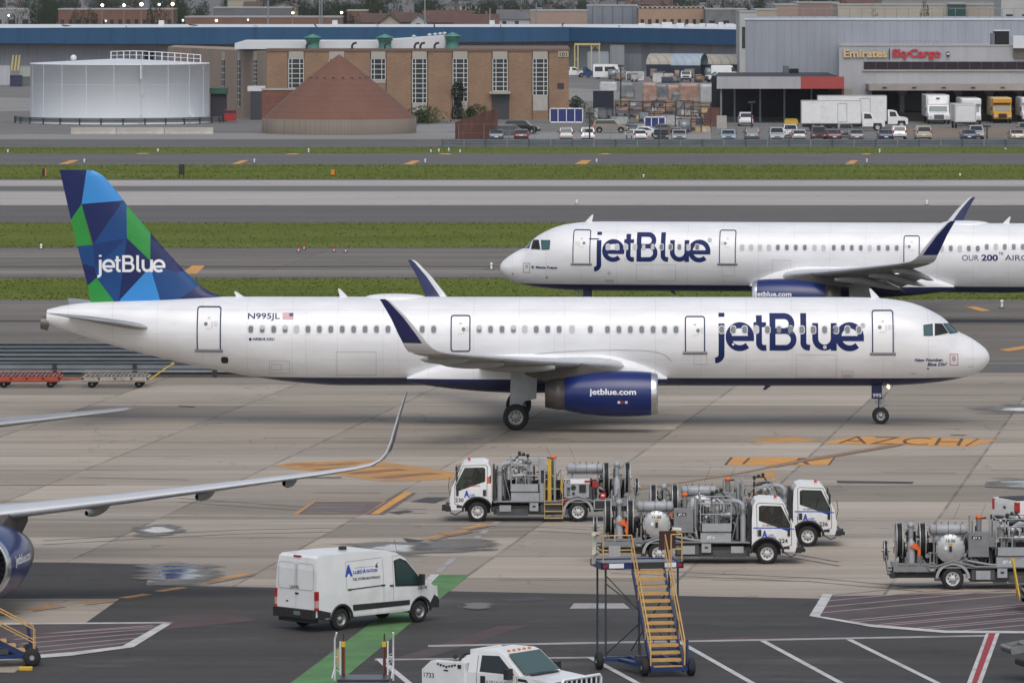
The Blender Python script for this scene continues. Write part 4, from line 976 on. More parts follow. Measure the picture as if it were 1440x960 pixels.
# ================================================================ vehicles
car_white = mat('vehicle_white', (0.78,0.78,0.77), 0.32, coat=0.4, var=0.07, vs=1.6, dirt=(0.50,0.47,0.42), dirt_amt=0.45)
glass_dk = mat('vehicle_glass', (0.018,0.024,0.027), 0.12, spec=0.45)
glass_gr = mat('windscreen_glass', (0.055,0.105,0.10), 0.08, spec=0.8)
trim_k = mat('black_plastic', (0.022,0.022,0.023), 0.6, var=0.15, vs=4)
grey_eq = mat('equipment_grey', (0.22,0.225,0.23), 0.45, var=0.15, vs=2.5, dirt=(0.16,0.15,0.145), dirt_amt=0.5)
grey_lt = mat('light_grey_tank', (0.36,0.375,0.39), 0.35, var=0.12, vs=2.5, dirt=(0.25,0.24,0.23), dirt_amt=0.4)
alu = mat('bare_aluminium', (0.52,0.52,0.51), 0.38, metal=0.5, var=0.15, vs=4)
alu_d = mat('dull_pipe_metal', (0.27,0.27,0.265), 0.45, metal=0.4, var=0.25, vs=5)
under_m = mat('chassis_black', (0.03,0.03,0.031), 0.7, var=0.3, vs=3)
hose_m = mat('black_hose', (0.012,0.012,0.013), 0.5)
rim_w = mat('white_wheel_rim', (0.60,0.60,0.58), 0.45, var=0.15, vs=8)
rim_s = mat('steel_wheel_rim', (0.30,0.29,0.275), 0.4, metal=0.5, var=0.2, vs=8)
lamp_r = mat('tail_lamp_red', (0.42,0.012,0.012), 0.2, coat=0.5)
lamp_w = mat('head_lamp_clear', (0.62,0.62,0.60), 0.12, spec=0.9)
lamp_o = mat('amber_lamp', (0.75,0.22,0.02), 0.25)
orange_m = mat('safety_orange', (0.75,0.13,0.02), 0.6)
red_m = mat('equipment_red', (0.38,0.02,0.02), 0.45, var=0.1, vs=4)
yellow_m = mat('safety_yellow', (0.62,0.40,0.04), 0.5, var=0.12, vs=4)
tan_m = mat('tan_rail_paint', (0.50,0.36,0.17), 0.5, var=0.15, vs=3)
blue_l = mat('logo_blue', (0.02,0.07,0.42), 0.4)
black_l = mat('black_lettering', (0.02,0.02,0.022), 0.5)
red_l = mat('red_lettering', (0.45,0.04,0.05), 0.5)
skin_m = mat('skin', (0.36,0.20,0.13), 0.6); hair_m = mat('dark_hair', (0.02,0.014,0.01), 0.7); vest_m = mat('orange_vest', (0.72,0.10,0.03), 0.7); shirt_m = mat('dark_shirt', (0.03,0.035,0.05), 0.8)
thin_glass = bpy.data.materials.new('cab_window_glass'); thin_glass.use_nodes = True
nt = thin_glass.node_tree; nt.nodes.remove(nt.nodes['Principled BSDF']); o_ = nt.nodes['Material Output']
a_ = N(nt, 'ShaderNodeBsdfTransparent', Color=(0.24,0.28,0.275,1)); g_ = N(nt, 'ShaderNodeBsdfGlossy', Roughness=0.05); fr = N(nt, 'ShaderNodeFresnel', IOR=1.5); mx = nt.nodes.new('ShaderNodeMixShader')
nt.links.new(fr.outputs[0], mx.inputs[0]); nt.links.new(a_.outputs[0], mx.inputs[1]); nt.links.new(g_.outputs[0], mx.inputs[2]); nt.links.new(mx.outputs[0], o_.inputs[0])

def vbody(prof, hw, fy, cz=(), cx=()):
    """side-profile prism (x,z) of half width hw with y scaled by fy(x,z); returns MB"""
    bm = bmesh.new(); n = len(prof)
    A = [bm.verts.new((x, -hw, z)) for x, z in prof]; B = [bm.verts.new((x, hw, z)) for x, z in prof]
    bm.faces.new(A); bm.faces.new(B[::-1])
    for i in range(n): bm.faces.new((A[i], B[i], B[(i+1)%n], A[(i+1)%n]))
    bm.normal_update(); bmesh.ops.triangulate(bm, faces=[f for f in bm.faces if len(f.verts) > 4], ngon_method='EAR_CLIP')
    for z in cz: bmesh.ops.bisect_plane(bm, geom=bm.verts[:]+bm.edges[:]+bm.faces[:], plane_co=(0,0,z), plane_no=(0,0,1))
    for x in cx: bmesh.ops.bisect_plane(bm, geom=bm.verts[:]+bm.edges[:]+bm.faces[:], plane_co=(x,0,0), plane_no=(1,0,0))
    bmesh.ops.recalc_face_normals(bm, faces=bm.faces[:])
    for v in bm.verts: v.co.y *= fy(v.co.x, v.co.z)
    mb = MB(); bm.verts.ensure_lookup_table()
    for i, v in enumerate(bm.verts): v.index = i
    mb.add([v.co[:] for v in bm.verts], [[v.index for v in f.verts] for f in bm.faces]); bm.free(); return mb

def side_panel(mb, poly, hw, fy, off, m, sides=(-1, 1), th=0.02):
    bm = bmesh.new(); f = bm.faces.new([bm.verts.new((x, z, 0)) for x, z in poly]); bm.normal_update(); bmesh.ops.triangulate(bm, faces=[f], ngon_method='EAR_CLIP')
    x0, x1 = min(p[0] for p in poly), max(p[0] for p in poly); z0, z1 = min(p[1] for p in poly), max(p[1] for p in poly)
    for a, b_, st, no in ((x0, x1, .2, (1,0,0)), (z0, z1, .1, (0,1,0))):
        c = a+st
        while c < b_: bmesh.ops.bisect_plane(bm, geom=bm.verts[:]+bm.edges[:]+bm.faces[:], plane_co=(c,c,0), plane_no=no); c += st
    bm.verts.ensure_lookup_table()
    for i, v in enumerate(bm.verts): v.index = i
    vv = [(v.co.x, v.co.y) for v in bm.verts]; ff = [[v.index for v in q.verts] for q in bm.faces]; bm.free()
    for s_ in sides:
        mb.add([(x, s_*(hw*fy(x, z)+off), z) for x, z in vv], ff, m)
        out = [(x, s_*(hw*fy(x, z)+off), z) for x, z in poly]; inn = [(x, s_*(hw*fy(x, z)-th), z) for x, z in poly]; n = len(poly)
        mb.add(out+inn, [(i, (i+1)%n, n+(i+1)%n, n+i) for i in range(n)], m)
def side_windows(name, poly, hw, fy, off, m, parent, th=0.02):
    for s_ in (-1, 1):
        g = MB(); side_panel(g, poly, hw, fy, off, 0, (s_,), th); g.build(name, [m], parent)
def wheel_well(mb, cx, cz, r, hw, m=0):
    """dark lining of a wheel arch with a closed middle"""
    A = [(cx+(r-.012)*math.cos(R(a)), cz+(r-.012)*math.sin(R(a))) for a in range(-10, 191, 12)]
    mb.grid([[(x, -hw+.03, z) for x, z in A], [(x, hw-.03, z) for x, z in A]], m, closed=False)
    mb.prism(A, 'y', -hw+.34, hw-.34, m)
def cross_panel(mb, p0, p1, hw, fy, off, m, inset=0.08, th=0.0):
    """panel across the body between profile points p0 (low) and p1 (high)"""
    d = Vector((p1[0]-p0[0], p1[1]-p0[1])).normalized(); n = Vector((d.y, -d.x))
    if n.x*(p0[0]-0)*0+n.y < 0 and abs(n.y) > .3: n = -n
    q = []
    for (x, z), s_ in ((p0,-1),(p0,1),(p1,1),(p1,-1)): q.append((x+n.x*off, s_*(hw*fy(x, z)-inset), z+n.y*off))
    mb.add(q, [(0,1,2,3)], m)

def person_bust(root_name, loc, rz, vest, label, group=None):
    """seated driver: one continuous skinned body, hair and vest as children"""
    J = {'pel':(0,0,.0,.15),'bel':(0,0,.16,.145),'che':(0.02,0,.38,.17),'nec':(0.02,0,.56,.065),'hd0':(0.03,0,.64,.085),'hd1':(0.05,0,.74,.105),'hd2':(0.045,0,.83,.07),
         'shL':(0.02,.19,.48,.075),'elL':(.12,.24,.24,.05),'wrL':(.36,.14,.26,.033),'haL':(.45,.12,.29,.036),'shR':(0.02,-.19,.48,.075),'elR':(.12,-.25,.24,.05),'wrR':(.36,-.16,.26,.033),'haR':(.45,-.13,.29,.036),
         'hiL':(.06,.10,-.02,.10),'knL':(.46,.13,.02,.07),'anL':(.52,.13,-.38,.045),'hiR':(.06,-.10,-.02,.10),'knR':(.46,-.13,.02,.07),'anR':(.52,-.13,-.38,.045),'toL':(.66,.13,-.42,.035),'toR':(.66,-.13,-.42,.035),'nos':(.16,0,.72,.018)}
    E = [('pel','bel'),('bel','che'),('che','nec'),('nec','hd0'),('hd0','hd1'),('hd1','hd2'),('che','shL'),('shL','elL'),('elL','wrL'),('wrL','haL'),('che','shR'),('shR','elR'),('elR','wrR'),('wrR','haR'),('pel','hiL'),('hiL','knL'),('knL','anL'),('anL','toL'),('pel','hiR'),('hiR','knR'),('knR','anR'),('anR','toR'),('hd1','nos')]
    for sd, nm in ((1,'L'),(-1,'R')):
        for i, dy in enumerate((-.03,-.01,.01,.03)):
            J['f%s%d' % (nm, i)] = (.53-.01*abs(i-1.5), sd*.125+dy, .30, .009); J['g%s%d' % (nm, i)] = (.56, sd*.125+dy, .27, .008)
            E += [('ha'+nm, 'f%s%d' % (nm, i)), ('f%s%d' % (nm, i), 'g%s%d' % (nm, i))]
        J['t'+nm] = (.48, sd*.08, .33, .01); E.append(('ha'+nm, 't'+nm))
    ks = list(J); me = bpy.data.meshes.new('person'); me.from_pydata([J[k][:3] for k in ks], [(ks.index(a), ks.index(b_)) for a, b_ in E], [])
    o = bpy.data.objects.new('person', me); COL.objects.link(o); o.location = loc; o.rotation_euler = (0,0,rz); me.materials.append(skin_m); me.materials.append(shirt_m)
    me.skin_vertices or None
    bm = bmesh.new(); bm.from_mesh(me); sl = bm.verts.layers.skin.verify()
    for v, k in zip(bm.verts, ks): v[sl].radius = (J[k][3], J[k][3]); v[sl].use_root = (k == 'pel')
    bm.to_mesh(me); bm.free()
    o.modifiers.new('s', 'SKIN').use_smooth_shade = True
    sb = o.modifiers.new('u', 'SUBSURF'); sb.levels = 1; sb.render_levels = 1
    tag(o, label, 'person', group)
    h = MB(); h.sphere((.02,0,.80), .115, 0, 12, 8, (1,.9,.75)); h.sphere((-.03,0,.74), .10, 0, 10, 8, (.8,1,1)); h.build('hair', [hair_m], o)
    h = MB()
    h.grid([[(0.0+rx*math.cos(R(t)), ry_*math.sin(R(t)), z) for t in range(0, 360, 20)] for z, rx, ry_ in ((-.02,.17,.17),(.15,.17,.17),(.38,.185,.20),(.50,.13,.23),(.56,.08,.11))], 0)
    h.build('vest' if vest else 'shirt', [vest_m if vest else shirt_m], o)
    for s_ in (-1, 1):
        pass
    e = MB()
    for s_ in (-.04, .04): e.sphere((.142, s_, .755), .013, 0, 6, 5)
    e.build('eyes', [black_m], o)
    return o

def boolean_cut(o, cutter_mb):
    c = cutter_mb.build('cut', [black_m], None); c.parent = o.parent; c.location = o.location
    bm = bmesh.new(); bm.from_mesh(c.data); bmesh.ops.recalc_face_normals(bm, faces=bm.faces[:]); bm.to_mesh(c.data); bm.free()
    m = o.modifiers.new('bo', 'BOOLEAN'); m.object = c; m.operation = 'DIFFERENCE'; m.solver = 'EXACT'
    # boolean first, bevel after
    if len(o.modifiers) > 1:
        i = len(o.modifiers)-1; o.modifiers.move(i, 0)
    dg = bpy.context.evaluated_depsgraph_get(); dg.update()
    me = bpy.data.meshes.new_from_object(o.evaluated_get(dg)); 
    o.modifiers.clear(); o.data = me
    bpy.data.objects.remove(c)

def reel(name, x, y, z, r, w, parent, n=2):
    """hose reel: two rim hoops, spokes, hub and wound black hose; axis along x"""
    mb = MB()
    for dx in (-w/2, w/2):
        mb.tube([(x+dx, y+r*math.cos(t*math.pi/14), z+r*math.sin(t*math.pi/14)) for t in range(28)], .022, 6, 0, closed=True)
        mb.tube([(x+dx, y+r*.45*math.cos(t*math.pi/8), z+r*.45*math.sin(t*math.pi/8)) for t in range(16)], .014, 5, 0, closed=True)
        for k in range(6):
            a = k*math.pi/3; mb.cyl((x+dx,y,z), (x+dx, y+r*math.cos(a), z+r*math.sin(a)), .014, n=5, m=0)
    mb.cyl((x-w/2-.08,y,z),(x+w/2+.08,y,z), .06, n=10, m=0)
    o = mb.build(name, [alu], parent)
    h = MB()
    for k in range(4):
        xx = x-w*.36+w*.24*k
        for rr in (r*.62, r*.76, r*.88): h.tube([(xx, y+rr*math.cos(t*math.pi/12), z+rr*math.sin(t*math.pi/12)) for t in range(24)], .040, 6, 0, closed=True)
    h.lathe([(-w*.45, r*.3),(-w*.45, r*.60),(w*.45, r*.60),(w*.45, r*.3)], (x,y,z), 'x', 20, 0)
    h.build('hose', [hose_m], o)
    return o

def hydrant_truck(loc, head, number, label, driver=None, stripe=True, side='right', rz=0, no_cab=False):
    """local x forward*head; camera side is y<0; origin under the front axle"""
    root = empty('fuelling_truck', loc, rz, label, 'fuelling truck', 'grey and white fuelling trucks')
    h = head; X = lambda x: x*h; HW = 1.0
    P = lambda pts: [(X(x), z) for x, z in pts]
    # ---- cab
    arch = [(.56+.0, .50)]+[(.54*math.cos(R(a)), .40+.52*math.sin(R(a))) for a in range(15, 170, 14)]
    prof = [(1.02,.46),(1.05,.62),(1.06,.95),(.99,1.35),(.62,2.18),(.52,2.27),(.35,2.31),(-.22,2.34),(-.42,2.27),(-.52,2.08),(-.55,1.6),(-.55,.55)]+[(-.52,.50)]+arch[::-1][:-1]+[(.58,.46)]
    fy = lambda x, z: 1-.07*max(0, (z-1.25))**1.0-.03*max(0, abs(x)-.75)
    mb = vbody(P(prof), HW, fy, cz=(1.25,1.6,2.0), cx=(X(.0),X(.6)))
    cab = mb.build('cab', [car_white, trim_k], root, bevel=.035, seg=2, ang=35)
    win = [(-.30,1.56),(-.30,2.06),(-.22,2.11),(.50,2.09),(.84,1.42),(.84,1.22),(.72,1.20)]
    c = MB(); c.prism(P(win), 'y', -1.2, 1.2, 0); boolean_cut(cab, c)
    cab.data.materials.clear()
    for m_ in (car_white, trim_k): cab.data.materials.append(m_)
    side_windows('side_window', P([(-.31,1.55),(-.31,2.07),(-.22,2.12),(.51,2.10),(.85,1.42),(.85,1.21),(.72,1.19)]), HW, fy, -.02, thin_glass, cab, th=.03)
    g = MB(); cross_panel(g, (X(1.0),1.36), (X(.64),2.14), HW, fy, .03*1, 0, .09); 
    g.v = [(x+.03*h, y, z+.012) for x, y, z in g.v]; g.build('windscreen', [glass_gr], cab)
    g = MB()
    for s_ in (-1, 1):
        g.prism(P([(.40,1.20),(.52,1.19),(.56,1.5),(.5,1.5)]), 'y', s_*(HW+.01), s_*(HW-.02), 0)
    # door seams, handle, mirrors, bumper, grille
    t = MB()
    yS = lambda x, z, o=.006: -(HW*fy(X(x), z)+o)
    def sr(pts, w, m): ribbon(t, pts, w, lambda u, v: (X(u), yS(u, v), v), m, closed=False, sub=.2)
    sr([(-.36,1.0),(-.38,2.14),(-.30,2.2),(.56,2.17),(.88,1.4),(.88,.7),(.62,.62)], .018, 0)
    t.box((X(-.27), yS(-.27,1.1), 1.13), (.12,.03,.24), 0); t.box((X(.78), yS(.78,1.0), 1.12), (.10,.03,.22), 0)
    t.box((X(.70), yS(.7,.6), .60), (.22,.03,.09), 0); 
    wheel_well(t, 0, .40, .51, .98)
    # wheel arch rim
    t.tube([(X(.58*math.cos(R(a))), yS(0,.9,.0), .40+.55*math.sin(R(a))) for a in range(0, 181, 12)], .045, 6, 0)
    t.box((X(1.13), 0, .50), (.22,1.96,.20), 0); t.box((X(1.30), -.55, .47), (.18,.3,.12), 0); t.box((X(1.30), .55, .47), (.18,.3,.12), 0); t.tube([(X(.62), -.96, .42),(X(.85), -1.0, .28),(X(1.05), -.96, .36)], .025, m=0)
    t.box((X(1.075), 0, .85), (.02,.95,.16), 0); t.box((X(1.03), 0, 1.12), (.03,.9,.05), 0)
    t.tube([(X(.66), -.99, 2.0),(X(.80), -1.16, 2.02),(X(.80), -1.16, 1.6)], .013, m=0); t.box((X(.80), -1.17, 1.78), (.07,.17,.36), 0)
    t.tube([(X(.66), .99, 2.0),(X(.84), 1.16, 2.02),(X(.84), 1.16, 1.6)], .013, m=0); t.box((X(.84), 1.17, 1.78), (.07,.17,.36), 0)
    t.tube([(X(1.06), -.8, 1.0),(X(1.13), -.86, 1.35),(X(1.08), -.84, 1.72)], .012, m=0)
    t.build('cab_trim', [trim_k], cab)
    l = MB(); l.box((X(1.04), -.80, .86), (.10,.26,.22), 0, top=.8); l.box((X(1.06), -.80, .66), (.06,.26,.10), 0); l.build('headlight', [lamp_w], cab)
    l = MB(); l.box((X(1.04), .80, .86), (.10,.26,.22), 0, top=.8); l.box((X(1.06), .80, .66), (.06,.26,.10), 0); l.build('headlight', [lamp_w], cab)
    l = MB(); l.lathe([(0,.06),(.05,.055),(.10,.035),(.11,.003)], (X(.33),0,2.31), 'z', 12, 0); l.build('beacon', [mat('beacon_red',(0.5,0.03,0.03),.3)], cab)
    # lettering on the door
    D = MB(); rd = (lambda x0: (lambda u, v: None))
    def T(st, xc, z, hh, wd, m, bold=.02):
        x0 = xc-wd/2 if h > 0 else -xc-wd/2   # local x of the left end as the camera sees it
        D.text(st, lambda u, v: (x0+u, -(HW*fy(x0+u, z+v)+.011), z+v), hh, m, bold=bold, width=wd)
    if stripe:
        ribbon(D, [(-.5,1.31),(.34,1.31),(.98,1.27)], .04, lambda u, v: (X(u), yS(u, v, .008), v), 0, sub=.2)
    xa = 0.03 if h > 0 else .30
    T('A', xa-.12*h*(1 if h > 0 else 1), .97, .25, .21, 0, .05); T('LLIED', xa+(.10 if h > 0 else -.10), 1.02, .065, .22, 0, .02); T('AVIATION', xa+(.12 if h > 0 else -.12), .93, .07, .33, 0, .02)
    T('NO SMOKING', .05 if h > 0 else .12, 1.37, .065, .44, 2 if not stripe else 1, .01)
    T(number, .58 if h > 0 else .70, .78, .15, .32, 1, .02)
    D.build('door_lettering', [blue_l, black_l, red_l], cab)
    if not stripe:
        q = MB(); q.box((X(-.44), -(HW+.004)*.955, 1.62), (.15,.05,.26), 0); q.box((X(-.50), -(HW)*.955, 1.65), (.05,.07,.3), 1); q.build('orange_placard', [orange_m, trim_k], cab)
    # interior seat and wheel
    q = MB(); q.box((X(-.25),-.45,1.62),(.12,.4,.5),0); q.box((X(-.25),.45,1.62),(.12,.4,.5),0); q.tube([(X(.42+.05*math.sin(k*math.pi/6)), .45*h+.19*math.cos(k*math.pi/6), 1.52+.17*math.sin(k*math.pi/6)) for k in range(12)], .016, 5, 0, closed=True); q.build('seats', [trim_k], cab)
    # ---- chassis
    c = MB(); 
    for s_ in (-.42, .42): c.b2(X(-5.9), X(.9), s_-.04, s_+.04, .50, .68, 0)
    for x in (-5.9,-5.2,-4.4,-3.2,-2.2,-1.2): c.b2(X(x), X(x+.1), -.42, .42, .52, .66, 0)
    c.b2(X(-3.3), X(-.62), -.92, .92, .28, .62, 0); c.b2(X(-5.9), X(-4.5), -.8, .8, .40, .72, 0)
    c.cyl((X(0),-.8,.38),(X(0),.8,.38),.06); c.cyl((X(-3.9),-.8,.38),(X(-3.9),.8,.38),.08); c.sphere((X(-3.9),0,.38),.2)
    c.build('chassis', [under_m], root, bevel=.01)
    for x, dual in ((0, 0), (-3.9, 1)):
        for s_ in (-1, 1):
            wheel(.385, .24, (X(x), s_*.86, .385), root, .235, hubm=rim_w)
            if dual: wheel(.385, .24, (X(x), s_*.60, .385), root, .235, hubm=rim_w)
    # fender over rear wheels
    for s_ in (-1, 1):
        f = MB(); o1 = [(X(-3.9+.60*math.cos(R(a))), .40+.55*math.sin(R(a))) for a in range(0, 181, 12)]; o2 = [(X(-3.9+.50*math.cos(R(a))), .40+.46*math.sin(R(a))) for a in range(0, 181, 12)]
        f.prism(o1+o2[::-1], 'y', s_*1.0, s_*.5, 0); f.build('rear_fender', [grey_lt], root)
    # deck
    d = MB(); d.b2(X(-5.95), X(-.62), -.97, .97, .74, .80, 0); d.b2(X(-5.95), X(-4.5), -.99, -.95, .62, .82, 0)
    d.b2(X(-6.05), X(-5.9), -1.0, 1.0, .40, .60, 1)
    d.tube([(X(-6.12),-.9,.55),(X(-6.2),-.9,1.15),(X(-6.2),-.2,1.15),(X(-6.12),-.2,.55)], .02, m=0)
    d.tube([(X(-4.5),-1.0,.80),(X(-3.9),-1.01,1.0),(X(-3.1),-1.0,.80),(X(-.7),-1.0,.78)], .035, m=0)
    d.build('deck', [grey_eq, under_m], root)
    # lower boxes along the skirt
    b = MB(); b.b2(X(-2.36), X(-2.02), -1.0, -.6, .42, .76, 0); b.b2(X(-3.25), X(-2.45), -.96, -.7, .34, .70, 3); b.b2(X(-1.95), X(-.75), -.93, -.65, .24, .50, 3); b.b2(X(-1.3), X(-.85), -.97, -.8, .40, .64, 0)
    b.box((X(-2.19), -1.004, .60), (.12,.01,.07), 2)
    if h > 0: b.b2(X(-3.1), X(-2.6), -1.0, -.98, .36, .66, 0); 
    b.build('skirt_box', [grey_lt, grey_eq, black_l, mat('skirt_dark', (0.07,0.07,0.072), .6, var=.3, vs=3)], root, bevel=.01)
    # air intake / pipe stack behind the cab
    p = MB()
    p.cyl((X(-.86),-.72,.8),(X(-.86),-.72,1.95),.10,m=0); p.tube([(X(-.86),-.72,1.95),(X(-.88),-.72,2.12),(X(-1.0),-.70,2.22),(X(-1.22),-.62,2.25),(X(-1.6),-.5,2.2),(X(-1.9),-.4,2.0)], .09, 10, 0)
    for k, zz in enumerate((1.93, 1.85)): p.cyl((X(-.86),-.72,zz),(X(-.86),-.72,zz+.035),.15,m=1)
    p.cyl((X(-1.35),-.62,2.17),(X(-1.28),-.64,2.17),.15,m=1)
    p.tube([(X(-1.05),-.4,.85),(X(-1.05),-.4,1.9),(X(-1.2),-.3,2.3),(X(-1.5),0,2.35),(X(-1.9),.2,2.2)], .07, 8, 1)
    for k in range(5): p.tube([(X(-.66-.07*k), -.5+.25*k, .85),(X(-.66-.07*k), -.5+.25*k, 2.0+.06*math.sin(k*3))], .035, 6, k % 2)
    p.box((X(-.63), 0, 1.45), (.08,1.7,1.3), 2); p.tube([(X(-1.28),-.9,.82),(X(-1.0),-.8,1.9)], .02, m=1)
    p.build('piping', [grey_lt, alu_d, under_m], root)
    # dense pipework and valves filling the deck
    rc = random.Random(int(number)*3)
    q = MB()
    for i in range(70):
        x = rc.uniform(-5.95,-.75); y = rc.uniform(-.88,.6); z0_ = rc.uniform(.8,1.2); z1_ = rc.uniform(1.2,1.75 if x < -3.3 and x > -4.9 else 2.15); m_ = rc.randrange(3); r_ = rc.uniform(.015,.05); k_ = rc.random()
        if k_ < .45: q.tube([(X(x),y,z0_),(X(x),y,z1_),(X(x+rc.uniform(.05,.4)),y+rc.uniform(-.1,.1),z1_+rc.uniform(-.1,.1)),(X(x+rc.uniform(.1,.5)),y,z0_)], r_, 6, m_)
        elif k_ < .65: q.cyl((X(x),y-.08,z1_*.8+.2),(X(x),y+.1,z1_*.8+.2), rc.uniform(.05,.12), n=10, m=m_)
        elif k_ < .8: q.box((X(x),y,rc.uniform(.9,1.7)), (rc.uniform(.06,.3),rc.uniform(.06,.3),rc.uniform(.08,.35)), m_)
        else: q.tube([(X(x),y,z1_*.9),(X(x+rc.uniform(.4,.9)),y,z1_*.9)], r_, 6, m_)
    for i in range(14):
        x = rc.uniform(-4.6,-.8); q.box((X(x),rc.uniform(-.8,.0),rc.uniform(.3,.5)), (rc.uniform(.15,.5),.3,rc.uniform(.1,.3)), 1)
    q.b2(X(-5.7),X(-.8),-.05,.0,.8,1.55,2)  # dark backing added to stand for the shade in the gaps between pipes
    q.build('valve_piping', [alu_d, grey_eq, under_m], root)
    # lift basket
    k = MB(); bx0, bx1 = X(-2.40), X(-1.30)
    k.b2(bx0, bx1, -1.0, -.94, 1.18, 1.47, 0); k.b2(bx0, bx1, .60, .66, 1.18, 1.47, 0); k.b2(bx0, bx1, -.94, .60, 1.15, 1.20, 1)
    k.b2(bx0, bx0+.05*h, -1.0, .62, 1.18, 1.47, 0)
    for z in (1.80, 2.18, 2.44):
        k.tube([(bx0,-.97,z),(bx1,-.97,z)], .02, 5, 0); k.tube([(bx0,.62,z),(bx1,.62,z)], .02, 5, 0); k.tube([(bx0,-.97,z),(bx0,.62,z)], .02, 5, 0)
    for x in (bx0, bx1): 
        for y in (-.97, .62): k.tube([(x,y,1.2),(x,y,2.44)], .025, 5, 0)
    k.tube([(X(-1.85),-.97,1.47),(X(-1.85),-.97,1.8)], .018, 5, 0)
    bo = k.build('lift_basket', [grey_lt, grey_eq], root)
    k = MB(); k.b2(bx0-.0, bx1, -1.03, -.55, .80, 1.13, 0); 
    for q_ in range(9): k.b2(bx0+h*(.25+q_*.07), bx0+h*(.29+q_*.07), -1.035, -1.02, 1.085, 1.10, 1)
    if h > 0: k.text('JET A', lambda u, v: (bx0+.22+u, -1.036, .93+v), .09, 2, bold=.03)
    k.build('basket_cabinet', [grey_lt, under_m, letter_w], root, bevel=.015)
    # scissor, couplers and nozzles inside the basket
    k = MB()
    for a, b_ in (((-2.3,.8),(-1.4,1.15)),((-2.3,1.15),(-1.4,.8))):
        for y in (-.45, .35): k.tube([(X(a[0]),y,a[1]),(X(b_[0]),y,b_[1])], .035, 5, 0)
    rr = random.Random(int(number))
    for q_ in range(7):
        x = rr.uniform(-2.25,-1.45); y = rr.uniform(-.8,.4); z = rr.uniform(1.6,2.3)
        k.tube([(X(x),y,1.25),(X(x+.02),y,z),(X(x+.14),y-.08,z+.10),(X(x+.26),y-.1,z-.03),(X(x+.26),y-.1,z-.3)], rr.uniform(.03,.05), 7, q_ % 2)
        k.sphere((X(x+.02),y,z), rr.uniform(.07,.11), q_ % 2, 8, 6); k.cyl((X(x-.02),y-.03,z-.25),(X(x-.02),y+.1,z-.25),.11,m=1-q_ % 2)
    k.tube([(X(-1.75),-.6,1.75),(X(-1.3),-.6,1.75)], .10, 10, 0); k.cyl((X(-2.2),-.5,1.28),(X(-1.5),-.5,1.28),.12,m=2)
    for q_ in range(3): k.sphere((X(-1.95+q_*.16),-.1,2.50+.05*q_), .07, 2, 8, 6)
    k.tube([(X(-2.0),-.1,1.3),(X(-1.95),-.1,2.5),(X(-1.6),-.15,2.52),(X(-1.42),-.2,2.3),(X(-1.42),-.2,1.9)], .035, 6, 2)
    k.build('couplers', [alu, alu_d, under_m], root)
    # mast posts
    k = MB()
    if h < 0:
        k.b2(X(-2.62), X(-2.42), -.95, -.75, .8, 2.45, 0); k.b2(X(-2.58), X(-2.46), -.96, -.94, 1.5, 2.0, 2); k.b2(X(-2.86), X(-2.72), -.8, -.65, .8, 2.4, 3); k.cyl((X(-3.0),-.7,.8),(X(-3.0),-.7,2.42),.05,m=0)
    else:
        k.cyl((X(-2.58),-.6,.8),(X(-2.58),-.6,2.4),.05,m=0); k.b2(X(-2.56), X(-2.46), -.3, -.1, .8, 2.3, 1)
    k.cyl((X(-2.95),-.35,1.0),(X(-2.95),-.35,2.42),.09,m=1)
    for q_ in range(6):
        x = rr.uniform(-3.3,-2.5); y = rr.uniform(-.7,.5); k.tube([(X(x),y,.85),(X(x),y,rr.uniform(1.7,2.5))], .02, 5, q_ % 2)
    k.sphere((X(-2.95),-.35,2.45), .13, 4, 10, 6, (1,1,.6)); k.tube([(X(-3.05),-.35,2.38),(X(-2.7),-.35,2.44)], .03, 5, 2)
    for q_ in range(2): k.tube([(X(-2.9-.9*q_),.3,2.3),(X(-2.75-.9*q_+.1),.32,2.85)], .006, 4, 2)
    k.build('mast', [grey_lt, alu_d, trim_k, yellow_m, orange_m], root)
    if h < 0:
        k = MB() # tan access ladder
        for x in (-2.60,-3.30): k.tube([(X(x),-1.02,.12),(X(x),-1.02,1.55)], .022, 5, 0)
        for z in (.14,.40,.68): k.b2(X(-2.60), X(-3.30), -1.10, -.84, z, z+.04, 0)
        k.tube([(X(-3.30),-1.02,1.5),(X(-3.35),-1.0,1.75),(X(-2.95),-1.0,1.75),(X(-2.60),-1.0,2.1)], .02, 5, 0); k.tube([(X(-3.3),-1.02,1.28),(X(-2.62),-1.02,1.28)], .018, 5, 0)
        k.tube([(X(-3.27),-1.03,1.7),(X(-3.23),-1.05,1.3),(X(-3.30),-1.05,1.1)], .035, 5, 1)
        k.build('ladder', [tan_m, yellow_m], root)
        k = MB(); k.b2(X(-4.32), X(-3.36), -.98, -.4, .95, 1.70, 0); k.b2(X(-4.35), X(-3.34), -1.0, -.95, 1.48, 1.66, 1)
        k.box((X(-3.47),-1.003,1.57),(.24,.012,.13),2); k.text('JET A', lambda u, v: (X(-3.47)-.10+u, -1.012, 1.535+v), .07, 1, bold=.03, width=.2)
        k.box((X(-4.07),-1.0,1.29),(.26,.02,.30),2); k.box((X(-4.25),-1.0,1.3),(.02,.02,.3),3)
        for gx, gz, gr in ((-3.72,1.33,.10),(-3.72,1.10,.055),(-3.55,1.30,.04)):
            k.cyl((X(gx),-1.015,gz),(X(gx),-.98,gz),gr,n=14,m=4)
        for q_ in range(4): k.box((X(-3.52),-.99,1.32-.09*q_),(.12,.015,.04),2)
        k.box((X(-4.25),-1.012,1.57),(.2,.01,.09),5)
        k.build('control_panel', [grey_lt, letter_w, black_l, alu, under_m, red_l], root, bevel=.006)
